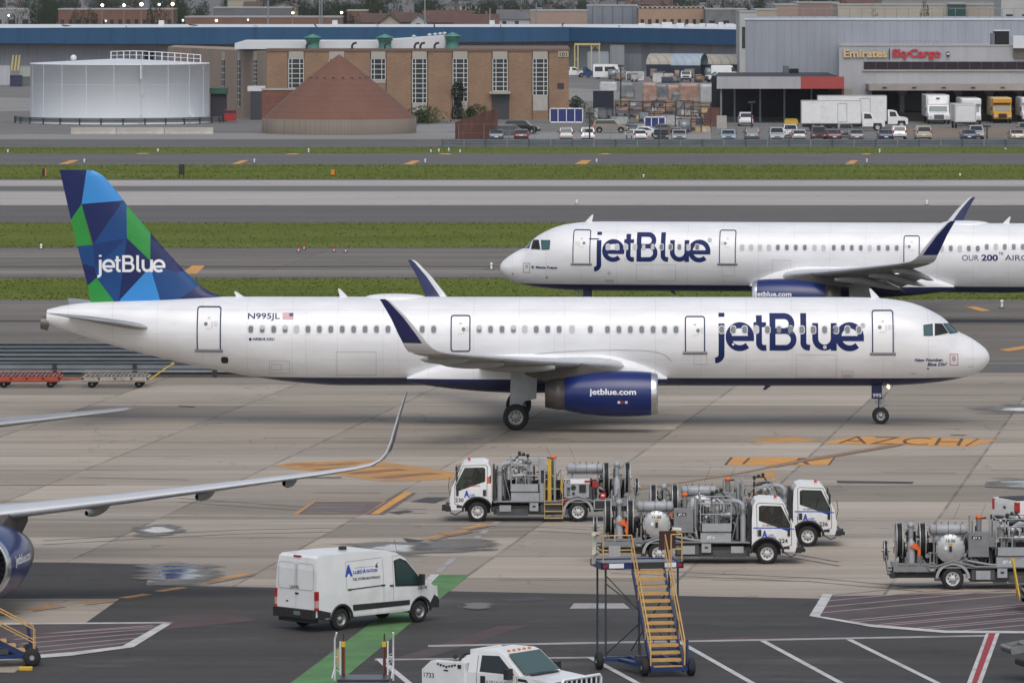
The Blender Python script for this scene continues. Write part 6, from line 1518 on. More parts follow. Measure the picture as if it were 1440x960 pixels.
# cargo dollies
def dolly(loc, rz, label, frame_m_, rail_m_, bar_up=0, L_=3.4, barm=None):
    root = empty('cargo_dolly', loc, rz, label, 'cargo dolly', 'cargo dollies'); root.scale = (1,1,.88)
    f = MB(); f.b2(-L_/2,L_/2,-1.2,-1.12,.36,.64,0); f.b2(-L_/2,L_/2,1.12,1.2,.44,.64,0)
    for k in range(5): f.b2(-L_/2+k*(L_-.1)/4,-L_/2+k*(L_-.1)/4+.1,-1.2,1.2,.46,.6,0)
    f.b2(-L_/2,L_/2,-1.24,-1.2,.42,.50,1); f.build('frame', [frame_m_, rail_m_], root)
    r_ = MB()
    for k in range(15):
        x = -L_/2+.2+k*(L_-.4)/14
        for y0, y1 in ((-1.08,-.05),(.05,1.08)): r_.cyl((x,y0,.68),(x,y1,.68),.045,n=7,m=0)
        if k % 2 == 0: r_.tube([(x,-1.15,.64),(x+.12,-1.15,.86)], .02, 4, 1); r_.tube([(x,1.15,.64),(x+.12,1.15,.86)], .02, 4, 1)
    r_.tube([(-L_/2,-1.15,.86),(L_/2-.1,-1.15,.86)], .018, 4, 1); r_.tube([(-L_/2,1.15,.86),(L_/2-.1,1.15,.86)], .018, 4, 1)
    r_.build('roller_bed', [alu_d, rail_m_], root)
    for x in (-L_/2+.5, L_/2-.5):
        for s_ in (-1, 1):
            w_ = MB(); w_.lathe([(-.07,.05),(-.07,.19),(-.04,.22),(.04,.22),(.07,.19),(.07,.05)], (x,s_*.9,.22), 'y', 18, 0); w_.cyl((x,s_*.9-.06,.22),(x,s_*.9+.06,.22),.1,m=1); w_.build('wheel', [rubber, hub_m], root)
    b = MB(); a = R(bar_up); ex = L_/2
    for s_ in (-.28, .28): b.tube([(ex,s_*1.6,.42),(ex+1.5*math.cos(a),s_*.2,.42+1.5*math.sin(a))], .035, 6, 0)
    for k in range(3): b.tube([(ex+(.35+.4*k)*math.cos(a),-.34+.1*k,.42+(.35+.4*k)*math.sin(a)),(ex+(.35+.4*k)*math.cos(a),.34-.1*k,.42+(.35+.4*k)*math.sin(a))], .025, 5, 0)
    b.cyl((ex+1.5*math.cos(a),-.06,.42+1.5*math.sin(a)),(ex+1.5*math.cos(a),.06,.42+1.5*math.sin(a)),.08,m=0)
    b.build('tow_bar', [barm or yellow_m], root)
    return root
or_d = mat('faded_orange_red_steel', (0.40,0.075,0.035), 0.6, var=0.25, vs=4); rust_w = mat('rusty_white_steel', (0.42,0.38,0.33), 0.7, var=0.3, vs=5, dirt=(0.16,0.07,0.035), dirt_amt=0.8)
def at(px, py): return G(px, py)
X_, Y_, _ = at(38, 545.5); dolly((X_, Y_+1.1, 0), 0, 'faded orange-red cargo dolly by the fence under the airliner tail', or_d, or_d, 3, barm=or_d)
X_, Y_, _ = at(162, 545.5); dolly((X_, Y_+1.1, 0), 0, 'rusty white cargo dolly with raised yellow tow bar by the fence', rust_w, rust_w, 38)
X_, Y_, _ = at(1492, 862); dolly((X_, Y_+1.1, 0), R(180), 'dark grey cargo dolly at the right edge with its yellow tow bar upright', mat('dark_grey_steel',(0.06,0.06,0.065),.6,var=.2), alu_d, 82, L_=2.6)

# belt loader peeking in at the bottom right corner
def belt_loader():
    X_, Y_, _ = G(1418, 952); root = empty('belt_loader', (X_+2.2, Y_-.2, 0), R(14), 'red belt loader whose grey conveyor end shows in the bottom right corner', 'belt loader')
    b = MB(); b.prism([(-1.75,.42),(1.8,.40),(1.9,1.0),(.5,1.15),(-1.5,.78)], 'y', -.75, .75, 0); b.b2(-1.9,-1.75,-.7,.7,.40,.58,1); b.build('body', [red_m, trim_k], root, bevel=.04)
    c = MB(); c.box((-.3,0,1.22),(4.2,.9,.12),0,ry=R(-9)); 
    for s_ in (-.5,.5): c.box((-.3,s_,1.27),(4.3,.06,.2),1,ry=R(-9))
    for k in range(8): c.cyl((-2.35+.55*k,-.45,.98+.087*k),(-2.35+.55*k,.45,.98+.087*k),.07,n=8,m=1)
    c.build('conveyor', [mat('belt_grey',(0.10,0.10,0.105),.7,var=.2), alu_d], root)
    for x in (-1.2, 1.2):
        for s_ in (-1, 1): wheel(.30,.2,(x,s_*.72,.30),root,.17,hubm=rim_s)
    l = MB(); l.sphere((-1.93,-.55,.55),.06,0,8,6); l.build('amber_lamp', [lamp_o], root)
belt_loader()

# blast fence: rows of corrugated rails
rail_st = mat('weathered_rail_steel', (0.19,0.215,0.235), 0.5, var=0.2, vs=2, stretch=(.3,1,1)); rail_dk = mat('dark_rail_steel', (0.075,0.09,0.105), 0.55, var=0.2, vs=2)
def blast_fence():
    x0, x1 = GX(-60, 318), GX(560, 318); root = empty('blast_fence', ((x0+x1)/2, 317, 0), 0, 'long low fence of weathered steel rails behind the cargo dollies', 'blast fence')
    w_ = (x1-x0)/2; k = 0
    rows = [(0.0,.52),(.9,.62),(1.8,.78),(2.7,.95),(3.6,1.10),(4.5,1.24)]
    for y, z in rows:
        r_ = MB(); prof = [(-.05,-.24),(.03,-.14),(-.05,-.05),(-.05,.05),(.03,.14),(-.05,.24),(.02,.24),(.10,.14),(.02,.05),(.02,-.05),(.10,-.14),(.02,-.24)]
        r_.prism([(y+a, z+b_) for a, b_ in prof], 'x', -w_, w_, 0); r_.b2(-w_, w_, y-.12, y+.02, z+.25, z+.28, 0)
        r_.build('rail', [rail_st], root)
        r_ = MB(); r_.prism([(y+.25,z-.40),(y+.30,z-.40),(y+.30,z+.20),(y+.25,z+.20)], 'x', -w_, w_, 0); r_.build('backing_plate', [rail_dk], root)
    for i in range(int(w_*2/4.2)):
        p = MB(); p.box((-w_+1+4.2*i,-.12,.34),(.22,.10,.66),0); p.build('post', [under_m], root)
blast_fence()

# airfield lights, marker posts and signs
def marker(px, py, h_px, red=False):
    X_, Y_, _ = G(px, py); h = h_px*Y_/F
    o = empty('marker_post', (X_, Y_, 0), 0, None, 'marker post', 'white marker posts'+(' with red bands' if red else ''))
    tag(o, 'short marker post with red and white bands beside the taxiway' if red else 'small white marker post beside a paved strip')
    m = MB(); q = .5 if red else 1; m.cyl((0,0,0),(0,0,h*.35),.09*q,n=8,m=0); m.cyl((0,0,h*.35),(0,0,h*.9),.07*q,n=8,m=1 if red else 0); m.sphere((0,0,h*.86),.11*q,1 if red else 0,8,6); m.cyl((0,0,0),(0,0,.05),.18,n=8,m=2)
    m.build('post', [letter_w, c_rd, trim_k], o)
for p in ((57.8,350,6),(691,379,9),(811,287,5),(1303.5,288,6),(1409,433,11),(118.6,229,5),(357.6,229,5),(598,229,5),(839,229,5),(1219,229,5),(1237,215,5),(222,214,4),(11,215,4),(1350,248,3),(142.5,502,5),(434,215,6),(606,215,4),(617,214,4),(631,213,4),(647,215,4),(1414,211,2),(905,250,4)): marker(*p)
for p in ((419.7,354,12),(427.5,351,10),(469.5,354,10),(486,355,11)): marker(*p, red=True)
def sign(px, py, w_px, h_px, m, label, facem=None):
    X_, Y_, _ = G(px, py); s_ = Y_/F; o = empty('airfield_sign', (X_, Y_, 0), 0, label, 'sign')
    b = MB(); w_, h = w_px*s_, h_px*s_; b.box((0,0,h*.6),(w_,.25,h*.8),0); b.build('panel', [m], o, bevel=.03)
    for sx in (-.35,.35):
        b = MB(); b.cyl((sx*w_,0,0),(sx*w_,0,h*.25),.05,n=6); b.build('leg', [trim_k], o)
    if facem: b = MB(); b.box((w_*.3,-.13,h*.6),(w_*.3,.03,h*.8),0); b.build('face', [facem], o)
sign(255.5, 249, 8, 18, trim_k, 'black back of an airfield sign in the grass above the airliner tail')
sign(62.5, 250, 6, 13, trim_k, 'small sign with an orange edge in the grass at the far left', lamp_o)
sign(468, 248, 5, 9, lamp_o, 'small orange lamp stand in the grass strip left of the middle')
# ================================================================ buildings
def clad(name, col, pitch=0.6, amt=0.10, horiz=False, rough=0.6, dirt=None):
    """ribbed metal or panel cladding"""
    if name in _mats: return _mats[name]
    m = bpy.data.materials.new(name); m.use_nodes = True; nt = m.node_tree; b = nt.nodes['Principled BSDF']; b.inputs['Roughness'].default_value = rough
    tc = nt.nodes.new('ShaderNodeTexCoord'); sp = nt.nodes.new('ShaderNodeSeparateXYZ'); nt.links.new(tc.outputs['Object'], sp.inputs[0])
    c = sp.outputs[2] if horiz else math_(nt, 'ADD', sp.outputs[0], math_(nt, 'MULTIPLY', sp.outputs[1], 0.7))
    pp = math_(nt, 'PINGPONG', math_(nt, 'DIVIDE', c, pitch), 0.5)
    ln = math_(nt, 'LESS_THAN', pp, 0.08); k = math_(nt, 'SUBTRACT', 1.0, math_(nt, 'MULTIPLY', ln, amt))
    mp = N(nt, 'ShaderNodeMapping'); mp.inputs['Scale'].default_value = (1,1,.25); nt.links.new(tc.outputs['Object'], mp.inputs[0])
    nz = N(nt, 'ShaderNodeTexNoise', Scale=0.35, Detail=7.0, Roughness=.68); nt.links.new(mp.outputs[0], nz.inputs['Vector'])
    mr = N(nt, 'ShaderNodeMapRange'); mr.inputs['From Min'].default_value = .3; mr.inputs['From Max'].default_value = .7; mr.inputs['To Min'].default_value = .86; mr.inputs['To Max'].default_value = 1.06; nt.links.new(nz.outputs['Fac'], mr.inputs['Value'])
    k = math_(nt, 'MULTIPLY', k, mr.outputs[0]); v = N(nt, 'ShaderNodeVectorMath', operation='SCALE'); v.inputs[0].default_value = col; nt.links.new(k, v.inputs['Scale'])
    nt.links.new(v.outputs[0], b.inputs['Base Color']); _mats[name] = m; return m
def brick(name, c1, c2, mortar):
    if name in _mats: return _mats[name]
    m = bpy.data.materials.new(name); m.use_nodes = True; nt = m.node_tree; b = nt.nodes['Principled BSDF']; b.inputs['Roughness'].default_value = .85
    tc = nt.nodes.new('ShaderNodeTexCoord'); mp = N(nt, 'ShaderNodeMapping'); mp.inputs['Rotation'].default_value = (R(90),0,0); nt.links.new(tc.outputs['Object'], mp.inputs[0])
    br = N(nt, 'ShaderNodeTexBrick', Scale=1.0); br.inputs['Color1'].default_value = (*c1,1); br.inputs['Color2'].default_value = (*c2,1); br.inputs['Mortar'].default_value = (*mortar,1)
    br.inputs['Brick Width'].default_value = .42; br.inputs['Row Height'].default_value = .16; br.inputs['Mortar Size'].default_value = .015; nt.links.new(mp.outputs[0], br.inputs['Vector'])
    nz = N(nt, 'ShaderNodeTexNoise', Scale=.4, Detail=6.0); nt.links.new(tc.outputs['Object'], nz.inputs['Vector'])
    mr = N(nt, 'ShaderNodeMapRange'); mr.inputs['From Min'].default_value = .3; mr.inputs['From Max'].default_value = .7; mr.inputs['To Min'].default_value = .84; mr.inputs['To Max'].default_value = 1.08; nt.links.new(nz.outputs['Fac'], mr.inputs['Value'])
    v = N(nt, 'ShaderNodeVectorMath', operation='SCALE'); nt.links.new(br.outputs['Color'], v.inputs[0]); nt.links.new(mr.outputs[0], v.inputs['Scale']); nt.links.new(v.outputs[0], b.inputs['Base Color']); _mats[name] = m; return m
blue_band = clad('blue_fascia', (0.012,0.075,0.17), 6.0, .12); roof_w = mat('white_roof', (0.62,0.64,0.66), .5, var=.08, vs=.3)
wh_grey = clad('grey_shed_cladding', (0.25,0.255,0.28), 1.2, .14); soffit = mat('dark_soffit', (0.035,0.035,0.045), .7); door_dk = clad('dark_shutter', (0.13,0.14,0.165), .5, .15, horiz=True)
tan_br = brick('tan_brick', (0.315,0.195,0.12), (0.26,0.16,0.10), (0.24,0.165,0.11)); tan_dk = clad('brown_grey_brick', (0.33,0.25,0.195), 9.0, .2, rough=.85)
red_br = brick('red_brick', (0.22,0.08,0.05), (0.17,0.06,0.04), (0.2,0.14,0.11)); conc_p = mat('panel_concrete', (0.40,0.38,0.34), .8, var=.1, vs=.5)
win_dk = mat('building_window', (0.035,0.04,0.045), .15, spec=.7, var=.5, vs=.7); win_fr = mat('window_bar_white', (0.58,0.59,0.56), .6)
tank_w = mat('tank_paint', (0.82,0.85,0.88), .9, spec=.15, var=.04, vs=.25, stretch=(1,1,.3)); tank_roof_m = mat('tank_roof', (0.64,0.66,0.69), .4, var=.05, vs=.4)
cone_m = clad('brown_shingle_cone', (0.17,0.083,0.058), .7, .10, horiz=True, rough=.9); cone_ring = clad('concrete_ring', (0.21,0.175,0.145), .5, .18, rough=.9)
green_v = mat('green_copper_vent', (0.075,0.24,0.19), .5, var=.2, vs=1.5); black_o = mat('open_dark', (0.008,0.008,0.010), .8)
cargo_w = clad('cargo_wall', (0.31,0.33,0.37), 1.1, .10); cargo_w2 = clad('cargo_front_wall', (0.40,0.40,0.42), 3.2, .05); red_fascia = mat('red_fascia', (0.38,0.06,0.05), .5, var=.1, vs=.5); dock_band = mat('dock_canopy_beige', (0.33,0.29,0.265), .7, var=.12, vs=.5)
bwin = mat('strip_window_dark', (0.022,0.014,0.022), .15, spec=.6); rustbrown = mat('rusty_corrugated', (0.105,0.045,0.035), .85, var=.4, vs=.8, stretch=(2,1,.4)); conc_b = mat('barrier_concrete', (0.42,0.39,0.355), .85, var=.2, vs=.6, dirt=(.22,.15,.12), dirt_amt=.6)

def Wb(px0, px1, py0, py1, Y): return GX(px0, Y), GX(px1, Y), GZ(py1, Y), GZ(py0, Y)   # x0,x1,z0,z1
# ---- long blue banded shed
def blue_shed():
    root = empty('long_shed', (0, 1260, 0), 0, 'very long shed with a deep blue fascia and white roof behind everything', 'warehouse')
    root_y = 1260
    pts = [(-140, 40.2, 60.5), (300, 38.6, 62.5), (800, 38.4, 58.5), (930, 40.0, 61), (1068, 42.2, 64.5)]
    P = []
    for px, a, b_ in pts:
        Y = F*(H-8.81)/(a-YH); P.append((GX(px, Y), Y, GZ(b_, Y)))
    f = MB(); r_ = MB(); w_ = MB()
    for (x0,y0,z0),(x1,y1,z1) in zip(P, P[1:]):
        f.add([(x0,y0-root_y,z0),(x1,y1-root_y,z1),(x1,y1-root_y,8.81),(x0,y0-root_y,8.81),(x0,y0+.5-root_y,z0),(x1,y1+.5-root_y,z1),(x1,y1+.5-root_y,8.81),(x0,y0+.5-root_y,8.81)], [(0,1,2,3),(7,6,5,4),(0,4,5,1),(3,2,6,7)], 0)
        r_.add([(x0,y0-root_y-.1,8.815),(x1,y1-root_y-.1,8.815),(x1,1335-root_y,9.0),(x0,1335-root_y,9.0)], [(0,1,2,3)], 0)
        r_.add([(x0,y0-root_y+.5,z0),(x1,y1-root_y+.5,z1),(x1,y1-root_y+5,z1-.1),(x0,y0-root_y+5,z0-.1)], [(3,2,1,0)], 1)
        w_.add([(x0,y0-root_y+4,-.1),(x1,y1-root_y+4,-.1),(x1,y1-root_y+4,8.7),(x0,y0-root_y+4,8.7),(x0,y0-root_y+6,-.1),(x1,y1-root_y+6,-.1),(x1,y1-root_y+6,8.7),(x0,y0-root_y+6,8.7)], [(0,1,2,3),(7,6,5,4),(3,2,6,7)], 0)
        n_ = int((x1-x0)/22)
    f.build('fascia', [blue_band], root); r_.build('roof', [roof_w, soffit], root); w_.build('wall', [wh_grey], root)
    for px0, px1 in ((2,26),(29,52),(58,82),(85,104)):
        Y = P[0][1]+7.5; Y = 1283; x0, x1, z0, z1 = Wb(px0, px1, 80, 97, Y); d = MB(); d.box(((x0+x1)/2, Y-root_y-.2, 2.1), (x1-x0, .2, 4.2), 0); d.build('shutter_door', [door_dk], root)
    for px0, px1 in ((172,216),): 
        Y = 1285; x0, x1, z0, z1 = Wb(px0, px1, 71, 98, Y); d = MB(); d.b2(x0, x1, Y-root_y-.3, Y-root_y, 0, z1, 0); d.build('open_doorway', [black_o], root)
    for i in range(46):
        Xp = -95+i*4.4+random.uniform(-1,1); q = MB(); h = random.uniform(.3,.8); q.cyl((Xp, 22+random.uniform(0,40), 8.8),(Xp, 22, 8.9+h),.15,n=6)
        if i % 3 == 0: q.build('roof_vent', [roof_w if i % 2 else soffit], root)
    for px in (227, 471, 692): Y = 1290; x = GX(px, Y); q = MB(); q.box((x, 30, 9.6), (1.3, 1.2, 1.3), 0, top=.8); q.build('roof_hood', [roof_w], root)
    for px in (905,925,941,960,975,992,1003,1018,1030): Y = 1262; x = GX(px, Y); q = MB(); q.box((x, 20, 9.3), (random.uniform(1,2.4), 1.2, random.uniform(.6,1.3)), 0); q.build('roof_unit', [roof_w], root)
blue_shed()

# ---- brick building
def brick_building():
    Y = 856.0; x0, x1 = GX(375.5, Y), GX(800, Y); zt = GZ(70, Y); root = empty('brick_building', ((x0+x1)/2, Y, 0), 0, 'tan brick industrial building with tall white barred windows, numbered 101', 'building'); cx = (x0+x1)/2
    w_ = MB(); w_.b2(x0-cx, x1-cx, 0, 34, -.1, zt, 0); w_.build('wall', [tan_br], root)
    r_ = MB(); r_.b2(x0-cx-.15, x1-cx+.15, -.12, 34.1, zt-.25, zt+.12, 0); r_.build('roof_edge', [mat('brown_coping',(0.16,0.10,0.075),.7)], root)
    s_ = MB()
    for px in (405, 427.5, 484, 521, 543, 579, 601.5, 636, 658, 692, 714.5, 748.5, 771.5): x = GX(px, Y)-cx; s_.b2(x-.05, x+.05, -.04, 0.02, 0, zt, 0)
    s_.build('expansion_joints', [mat('joint_dark',(0.05,0.03,0.025),.8)], root)
    for (a, b_, bot) in ((406,427,124),(463,484,124),(522,542,112),(580,600,145),(637,657.5,143),(693,713.5,128),(749.5,770,134)):
        xa, xb = GX(a, Y)-cx, GX(b_, Y)-cx; zp = GZ(83, Y); zb = GZ(bot, Y)
        f = MB(); f.b2(xa, xb, -.10, .02, zp, zt-.26, 0); f.b2(xa, xb, -.06, .02, zb-.5, zb, 0)
        if bot > 130: f.b2(xa, xb, -.05, .02, zb-2.2, zb-.5, 1)
        fo = f.build('window', [conc_p, conc_b], root)
        g = MB(); g.b2(xa+.05, xb-.05, -.03, .02, zb, zp, 0); g.build('pane', [win_dk], fo)
        f = MB(); nz_ = max(3, round((zp-zb)/.68))
        for k in range(nz_+1): z = zb+(zp-zb)*k/nz_; f.b2(xa, xb, -.09, -.035, z-.045, z+.045, 0)
        for t in (0.0, .22, .74, 1.0): x = xa+(xb-xa)*t; f.b2(x-.05, x+.05, -.095, -.03, zb, zp, 0)
        f.build('frame', [win_fr], fo)
    # entrance canopy and door
    d = MB(); xa, xb = GX(693, Y)-cx, GX(716, Y)-cx; d.b2(xa, xb, -.08, .02, 0, GZ(134,Y), 0); d.build('door', [mat('door_dark',(0.05,0.05,0.055),.6)], root)
    d = MB(); d.b2(xa-.5, xb+.2, -1.2, 0, GZ(132,Y), GZ(129,Y), 0); d.build('canopy', [conc_p], root)
    # number board
    d = MB(); xa, xb = GX(785, Y)-cx, GX(799.3, Y)-cx; d.b2(xa, xb, -.12, -.0, GZ(80.5,Y), GZ(72.3,Y), 0)
    d.text('101', lambda u, v: (xa+.22+u, -.13, GZ(79.4,Y)+v), .58, 1, bold=.02, width=1.0); d.build('number_board', [mat('cream_board',(0.42,0.38,0.28),.6), black_l], root)
    d = MB(); d.b2(GX(784,Y)-cx, GX(793,Y)-cx, -.06, 0, GZ(125,Y), GZ(117,Y), 0); d.build('louvre', [soffit], root)
    # raised white roof part
    r_ = MB(); a, b_, c = GX(330,Y+6)-cx, GX(625,Y+6)-cx, GX(345,Y+6)-cx
    r_.prism([(a, zt),(b_, zt),(b_, GZ(51,Y+6)),(c+18, GZ(58,Y+6)),(a+1.0, GZ(58,Y+6)),(a, GZ(61,Y+6))], 'y', 6, 22, 0); r_.build('raised_roof', [roof_w], root)
    for px, top in ((440,48),(541.5,48),(636.5,45.5)):
        q = MB(); x = GX(px, Y+4)-cx; z0 = zt; k = (GZ(top,Y+4)-z0)
        q.lathe([(0,.95),(k*.25,.85),(k*.55,.95),(k*.6,1.15),(k*.72,1.0),(k*.74,1.25),(k*.78,1.25),(k,.05)], (x, 4, z0), 'z', 18, 0); q.build('roof_ventilator', [green_v], root)
    for px in (431, 495, 541, 583, 591, 611):
        q = MB(); x = GX(px, Y+1)-cx; q.tube([(x,1.5,zt),(x,1.5,zt+.55),(x+.2,1.5,zt+.85),(x+.65,1.5,zt+.95)], .17, 7, 0); q.build('gooseneck_vent', [soffit], root)
    for px in (604, 612, 619, 625, 582): q = MB(); x = GX(px, Y+8)-cx; zz = GZ(51+(625-px)*.1,Y+8); q.lathe([(0,.1),(.25,.1),(.45,.38),(.6,.05)], (x, 8, zz), 'z', 10, 0); q.build('mushroom_vent', [roof_w], root)
    # left wing, turned away
    xa, ya = GX(236, 905), 905-Y; w_ = MB(); vs = [(x0-cx, 0.3),(x0-cx, 30),(xa-cx, ya+20),(xa-cx, ya)]
    dx, dy = xa-x0, ya-.3; L_ = math.hypot(dx, dy); ux, uy = dx/L_, dy/L_
    w_.prism([(x0-cx-.02, .3),(xa-cx, ya),(xa-cx, ya+20),(x0-cx-.02, 30)], 'z', -.1, zt-.25, 0); w_.build('side_wing', [tan_dk], root)
    for px in (314.5, 337, 360):
        # intersect view ray with wing face
        t = 0
        for k in range(200):
            t = k/200*L_; X = x0+ux*t; Yw = Y+.3+uy*t
            if 720+F*X/Yw < px: break
        nx, ny = uy, -ux
        if ny > 0: nx, ny = -nx, -ny
        hw_ = .8; z1 = GZ(84,Yw); zb = GZ(126 if px > 350 else 150, Yw)
        f = MB()
        def quad(t0, t1, za, zb_, off, m): f.quad([(x0-cx+ux*a+nx*off, .3+uy*a+ny*off, z) for a, z in ((t0,za),(t1,za),(t1,zb_),(t0,zb_))], m)
        quad(t-hw_, t+hw_, z1, GZ(73,Yw), .05, 1); quad(t-hw_, t+hw_, zb, z1, .04, 0)
        for k in range(8): z = zb+(z1-zb)*k/7; quad(t-hw_, t+hw_, z-.05, z+.05, .08, 2)
        quad(t-.09, t+.09, zb, z1, .085, 2); f.build('window', [win_dk, conc_p, win_fr], root)
    d = MB(); x = GX(365,Y)-cx; d.b2(x-1.6, x+.9, -2.5, .2, GZ(128,Y), GZ(121,Y), 0); d.b2(x-1.2, x+.6, -2.4, .1, 0, GZ(128,Y), 1); d.build('porch', [roof_w, mat('porch_dark',(0.05,0.05,0.06),.7)], root)
brick_building()

# ---- storage tank
def tank():
    Yc = 841.3; cx = GX(168.5, Yc); Rr = 12.42; zt = 8.1
    root = empty('storage_tank', (cx, Yc, 0), 0, 'big round white storage tank with a shallow cone roof', 'storage tank')
    m = MB(); m.lathe([(0,Rr),(zt,Rr),(zt,Rr+.06),(zt+.12,Rr+.06),(zt+.12,Rr)], (0,0,0), 'z', 96, 0); m.build('shell', [tank_w], root); m = MB(); m.lathe([(2.7,Rr+.01),(2.73,Rr+.012)], (0,0,0), 'z', 96, 0); m.lathe([(5.4,Rr+.01),(5.43,Rr+.012)], (0,0,0), 'z', 96, 0)
    for a in range(0, 360, 18): m.b2((Rr+.005)*math.cos(R(a))-.02,(Rr+.005)*math.cos(R(a))+.02,(Rr+.005)*math.sin(R(a))-.02,(Rr+.005)*math.sin(R(a))+.02,0,zt,0)
    m.build('plate_seams', [mat('tank_seam',(0.76,0.79,0.82),.6)], root)
    m = MB(); m.lathe([(zt+.12,Rr),(zt+.75,.02)], (0,0,0), 'z', 96, 0); m.build('roof', [tank_roof_m], root)
    m = MB()
    for a in range(-95, 96, 10):
        p = (Rr*.97*math.cos(R(a-0)), Rr*.97*math.sin(R(a)))
    top = []
    for i in range(15):
        t = i/14; x = -1.6+t*(13.0); y = 5-9*t; r_ = math.hypot(x, y); z = zt+.12+.63*max(0,(1-r_/Rr)); m.cyl((x,y,z),(x,y,z+1.15),.045,n=5); top.append((x,y,z))
    for h in (1.15, .6): m.tube([(x,y,z+h) for x,y,z in top], .04, 5, 0)
    top2 = [(x,y+1.5,z) for x,y,z in top]
    m.tube([(x,y,z+1.15) for x,y,z in top2], .04, 5, 0)
    for x,y,z in top2[::2]: m.cyl((x,y,z-.05),(x,y,z+1.15),.04,n=5)
    m.build('walkway_rail', [letter_w], root)
    m = MB(); m.sphere((-6.3,-2,zt+.85),.45,0,12,8); m.cyl((-6.3,-2,zt+.2),(-6.3,-2,zt+.8),.2); m.build('roof_hatch', [roof_w], root)
    m = MB(); 
    for z in (zt-1.9, .2): m.b2(3.6,3.8,-Rr+.2,-Rr+.9*-.55,z,z+1.9 if z > 1 else z+1.2,0)
    m.cyl((3.7,-Rr+.35,0.1),(3.7,-Rr+.35,zt+1.2),.04,n=5); m.cyl((3.95,-Rr+.45,4),(3.95,-Rr+.45,4.3),.1,n=6); m.b2(10.2,10.9,-7.6,-7.0,0,1.3,0)
    m.build('ladder', [tank_roof_m], root)
    # ring guard rail
    gr = empty('guard_rail', (cx, Yc-2, 0), 0, 'curved steel guard rail around the foot of the white storage tank', 'guard rail'); m = MB()
    P = [((Rr+1.9)*1.0*math.cos(R(a)), (Rr+1.9)*math.sin(R(a))) for a in range(180, 361, 6)]
    for z in (.35,.68): m.grid([[(x,y,z) for x, y in P],[(x*1.002,y*1.002,z+.24) for x, y in P]], 0, closed=False)
    m.grid([[(x*.995,y*.995,z) for x, y in P] for z in (.30,.95)], 1, closed=False); m.build('rail', [rail_st, rail_dk], gr)
    for x, y in P[::2]: m = MB(); m.box((x*1.01,y*1.01,.45),(.18,.18,.9),0); m.build('post', [under_m], gr)
    for i, (a, b_) in enumerate(((100,163),(164,231),(232,300))):
        Y = GY(188.5); m = MB(); xa, xb = GX(a,Y), GX(b_,Y); m.prism([(-.35,0),(.35,0),(.2,.3),(.12,.85),(-.12,.85),(-.2,.3)], 'x', -(xb-xa)/2, (xb-xa)/2, 0); o = m.build('concrete_barrier', [conc_b], None, loc=((xa+xb)/2, Y, 0))
        tag(o, ['rust-stained concrete barrier, left one of three in front of the white tank','long pale concrete barrier, middle one of three in front of the white tank','pale concrete barrier, right one of three in front of the white tank'][i], 'barrier', 'concrete barriers by the tank')
tank()
# ---- cone store
def cone():
    Yc = 786.3; cx = GX(477, Yc); root = empty('cone_roofed_store', (cx, Yc, 0), 0, 'round store with a brown cone roof on a low concrete ring', 'storage building'); Rr = 10.05
    m = MB(); m.lathe([(0,Rr),(1.95,Rr),(1.95,Rr-.4)], (0,0,0), 'z', 80, 0); m.build('wall', [cone_ring], root)
    m = MB(); pr = [(1.95,Rr-.05),(4.6,Rr*.70),(7.4,Rr*.37),(9.6,Rr*.09),(10.2,.02)]; m.lathe(pr, (0,0,0), 'z', 20, 0)
    m.build('roof', [cone_m], root)
    for i in range(20):
        a = 2*math.pi*(i+.5)/20; m = MB(); r_ = Rr*.37*.985; z = 7.15; m.box((1.02*r_*1.03*math.cos(a), r_*1.05*math.sin(a), z),(.35,.35,.25),0); m.build('roof_slot', [soffit], root)
    Y = 800; xa, xb = GX(368,Y), GX(425,Y); m = MB(); m.b2(0, xb-xa, 0, .6, 0, GZ(127,Y), 0); m.b2(-.05, xb-xa, -.1, .7, GZ(127,Y), GZ(127,Y)+.25, 1); o = m.build('brick_wall', [red_br, conc_p], None, loc=(xa, Y, 0)); tag(o, 'red brick wall end behind the left side of the brown cone roof', 'wall')
cone()
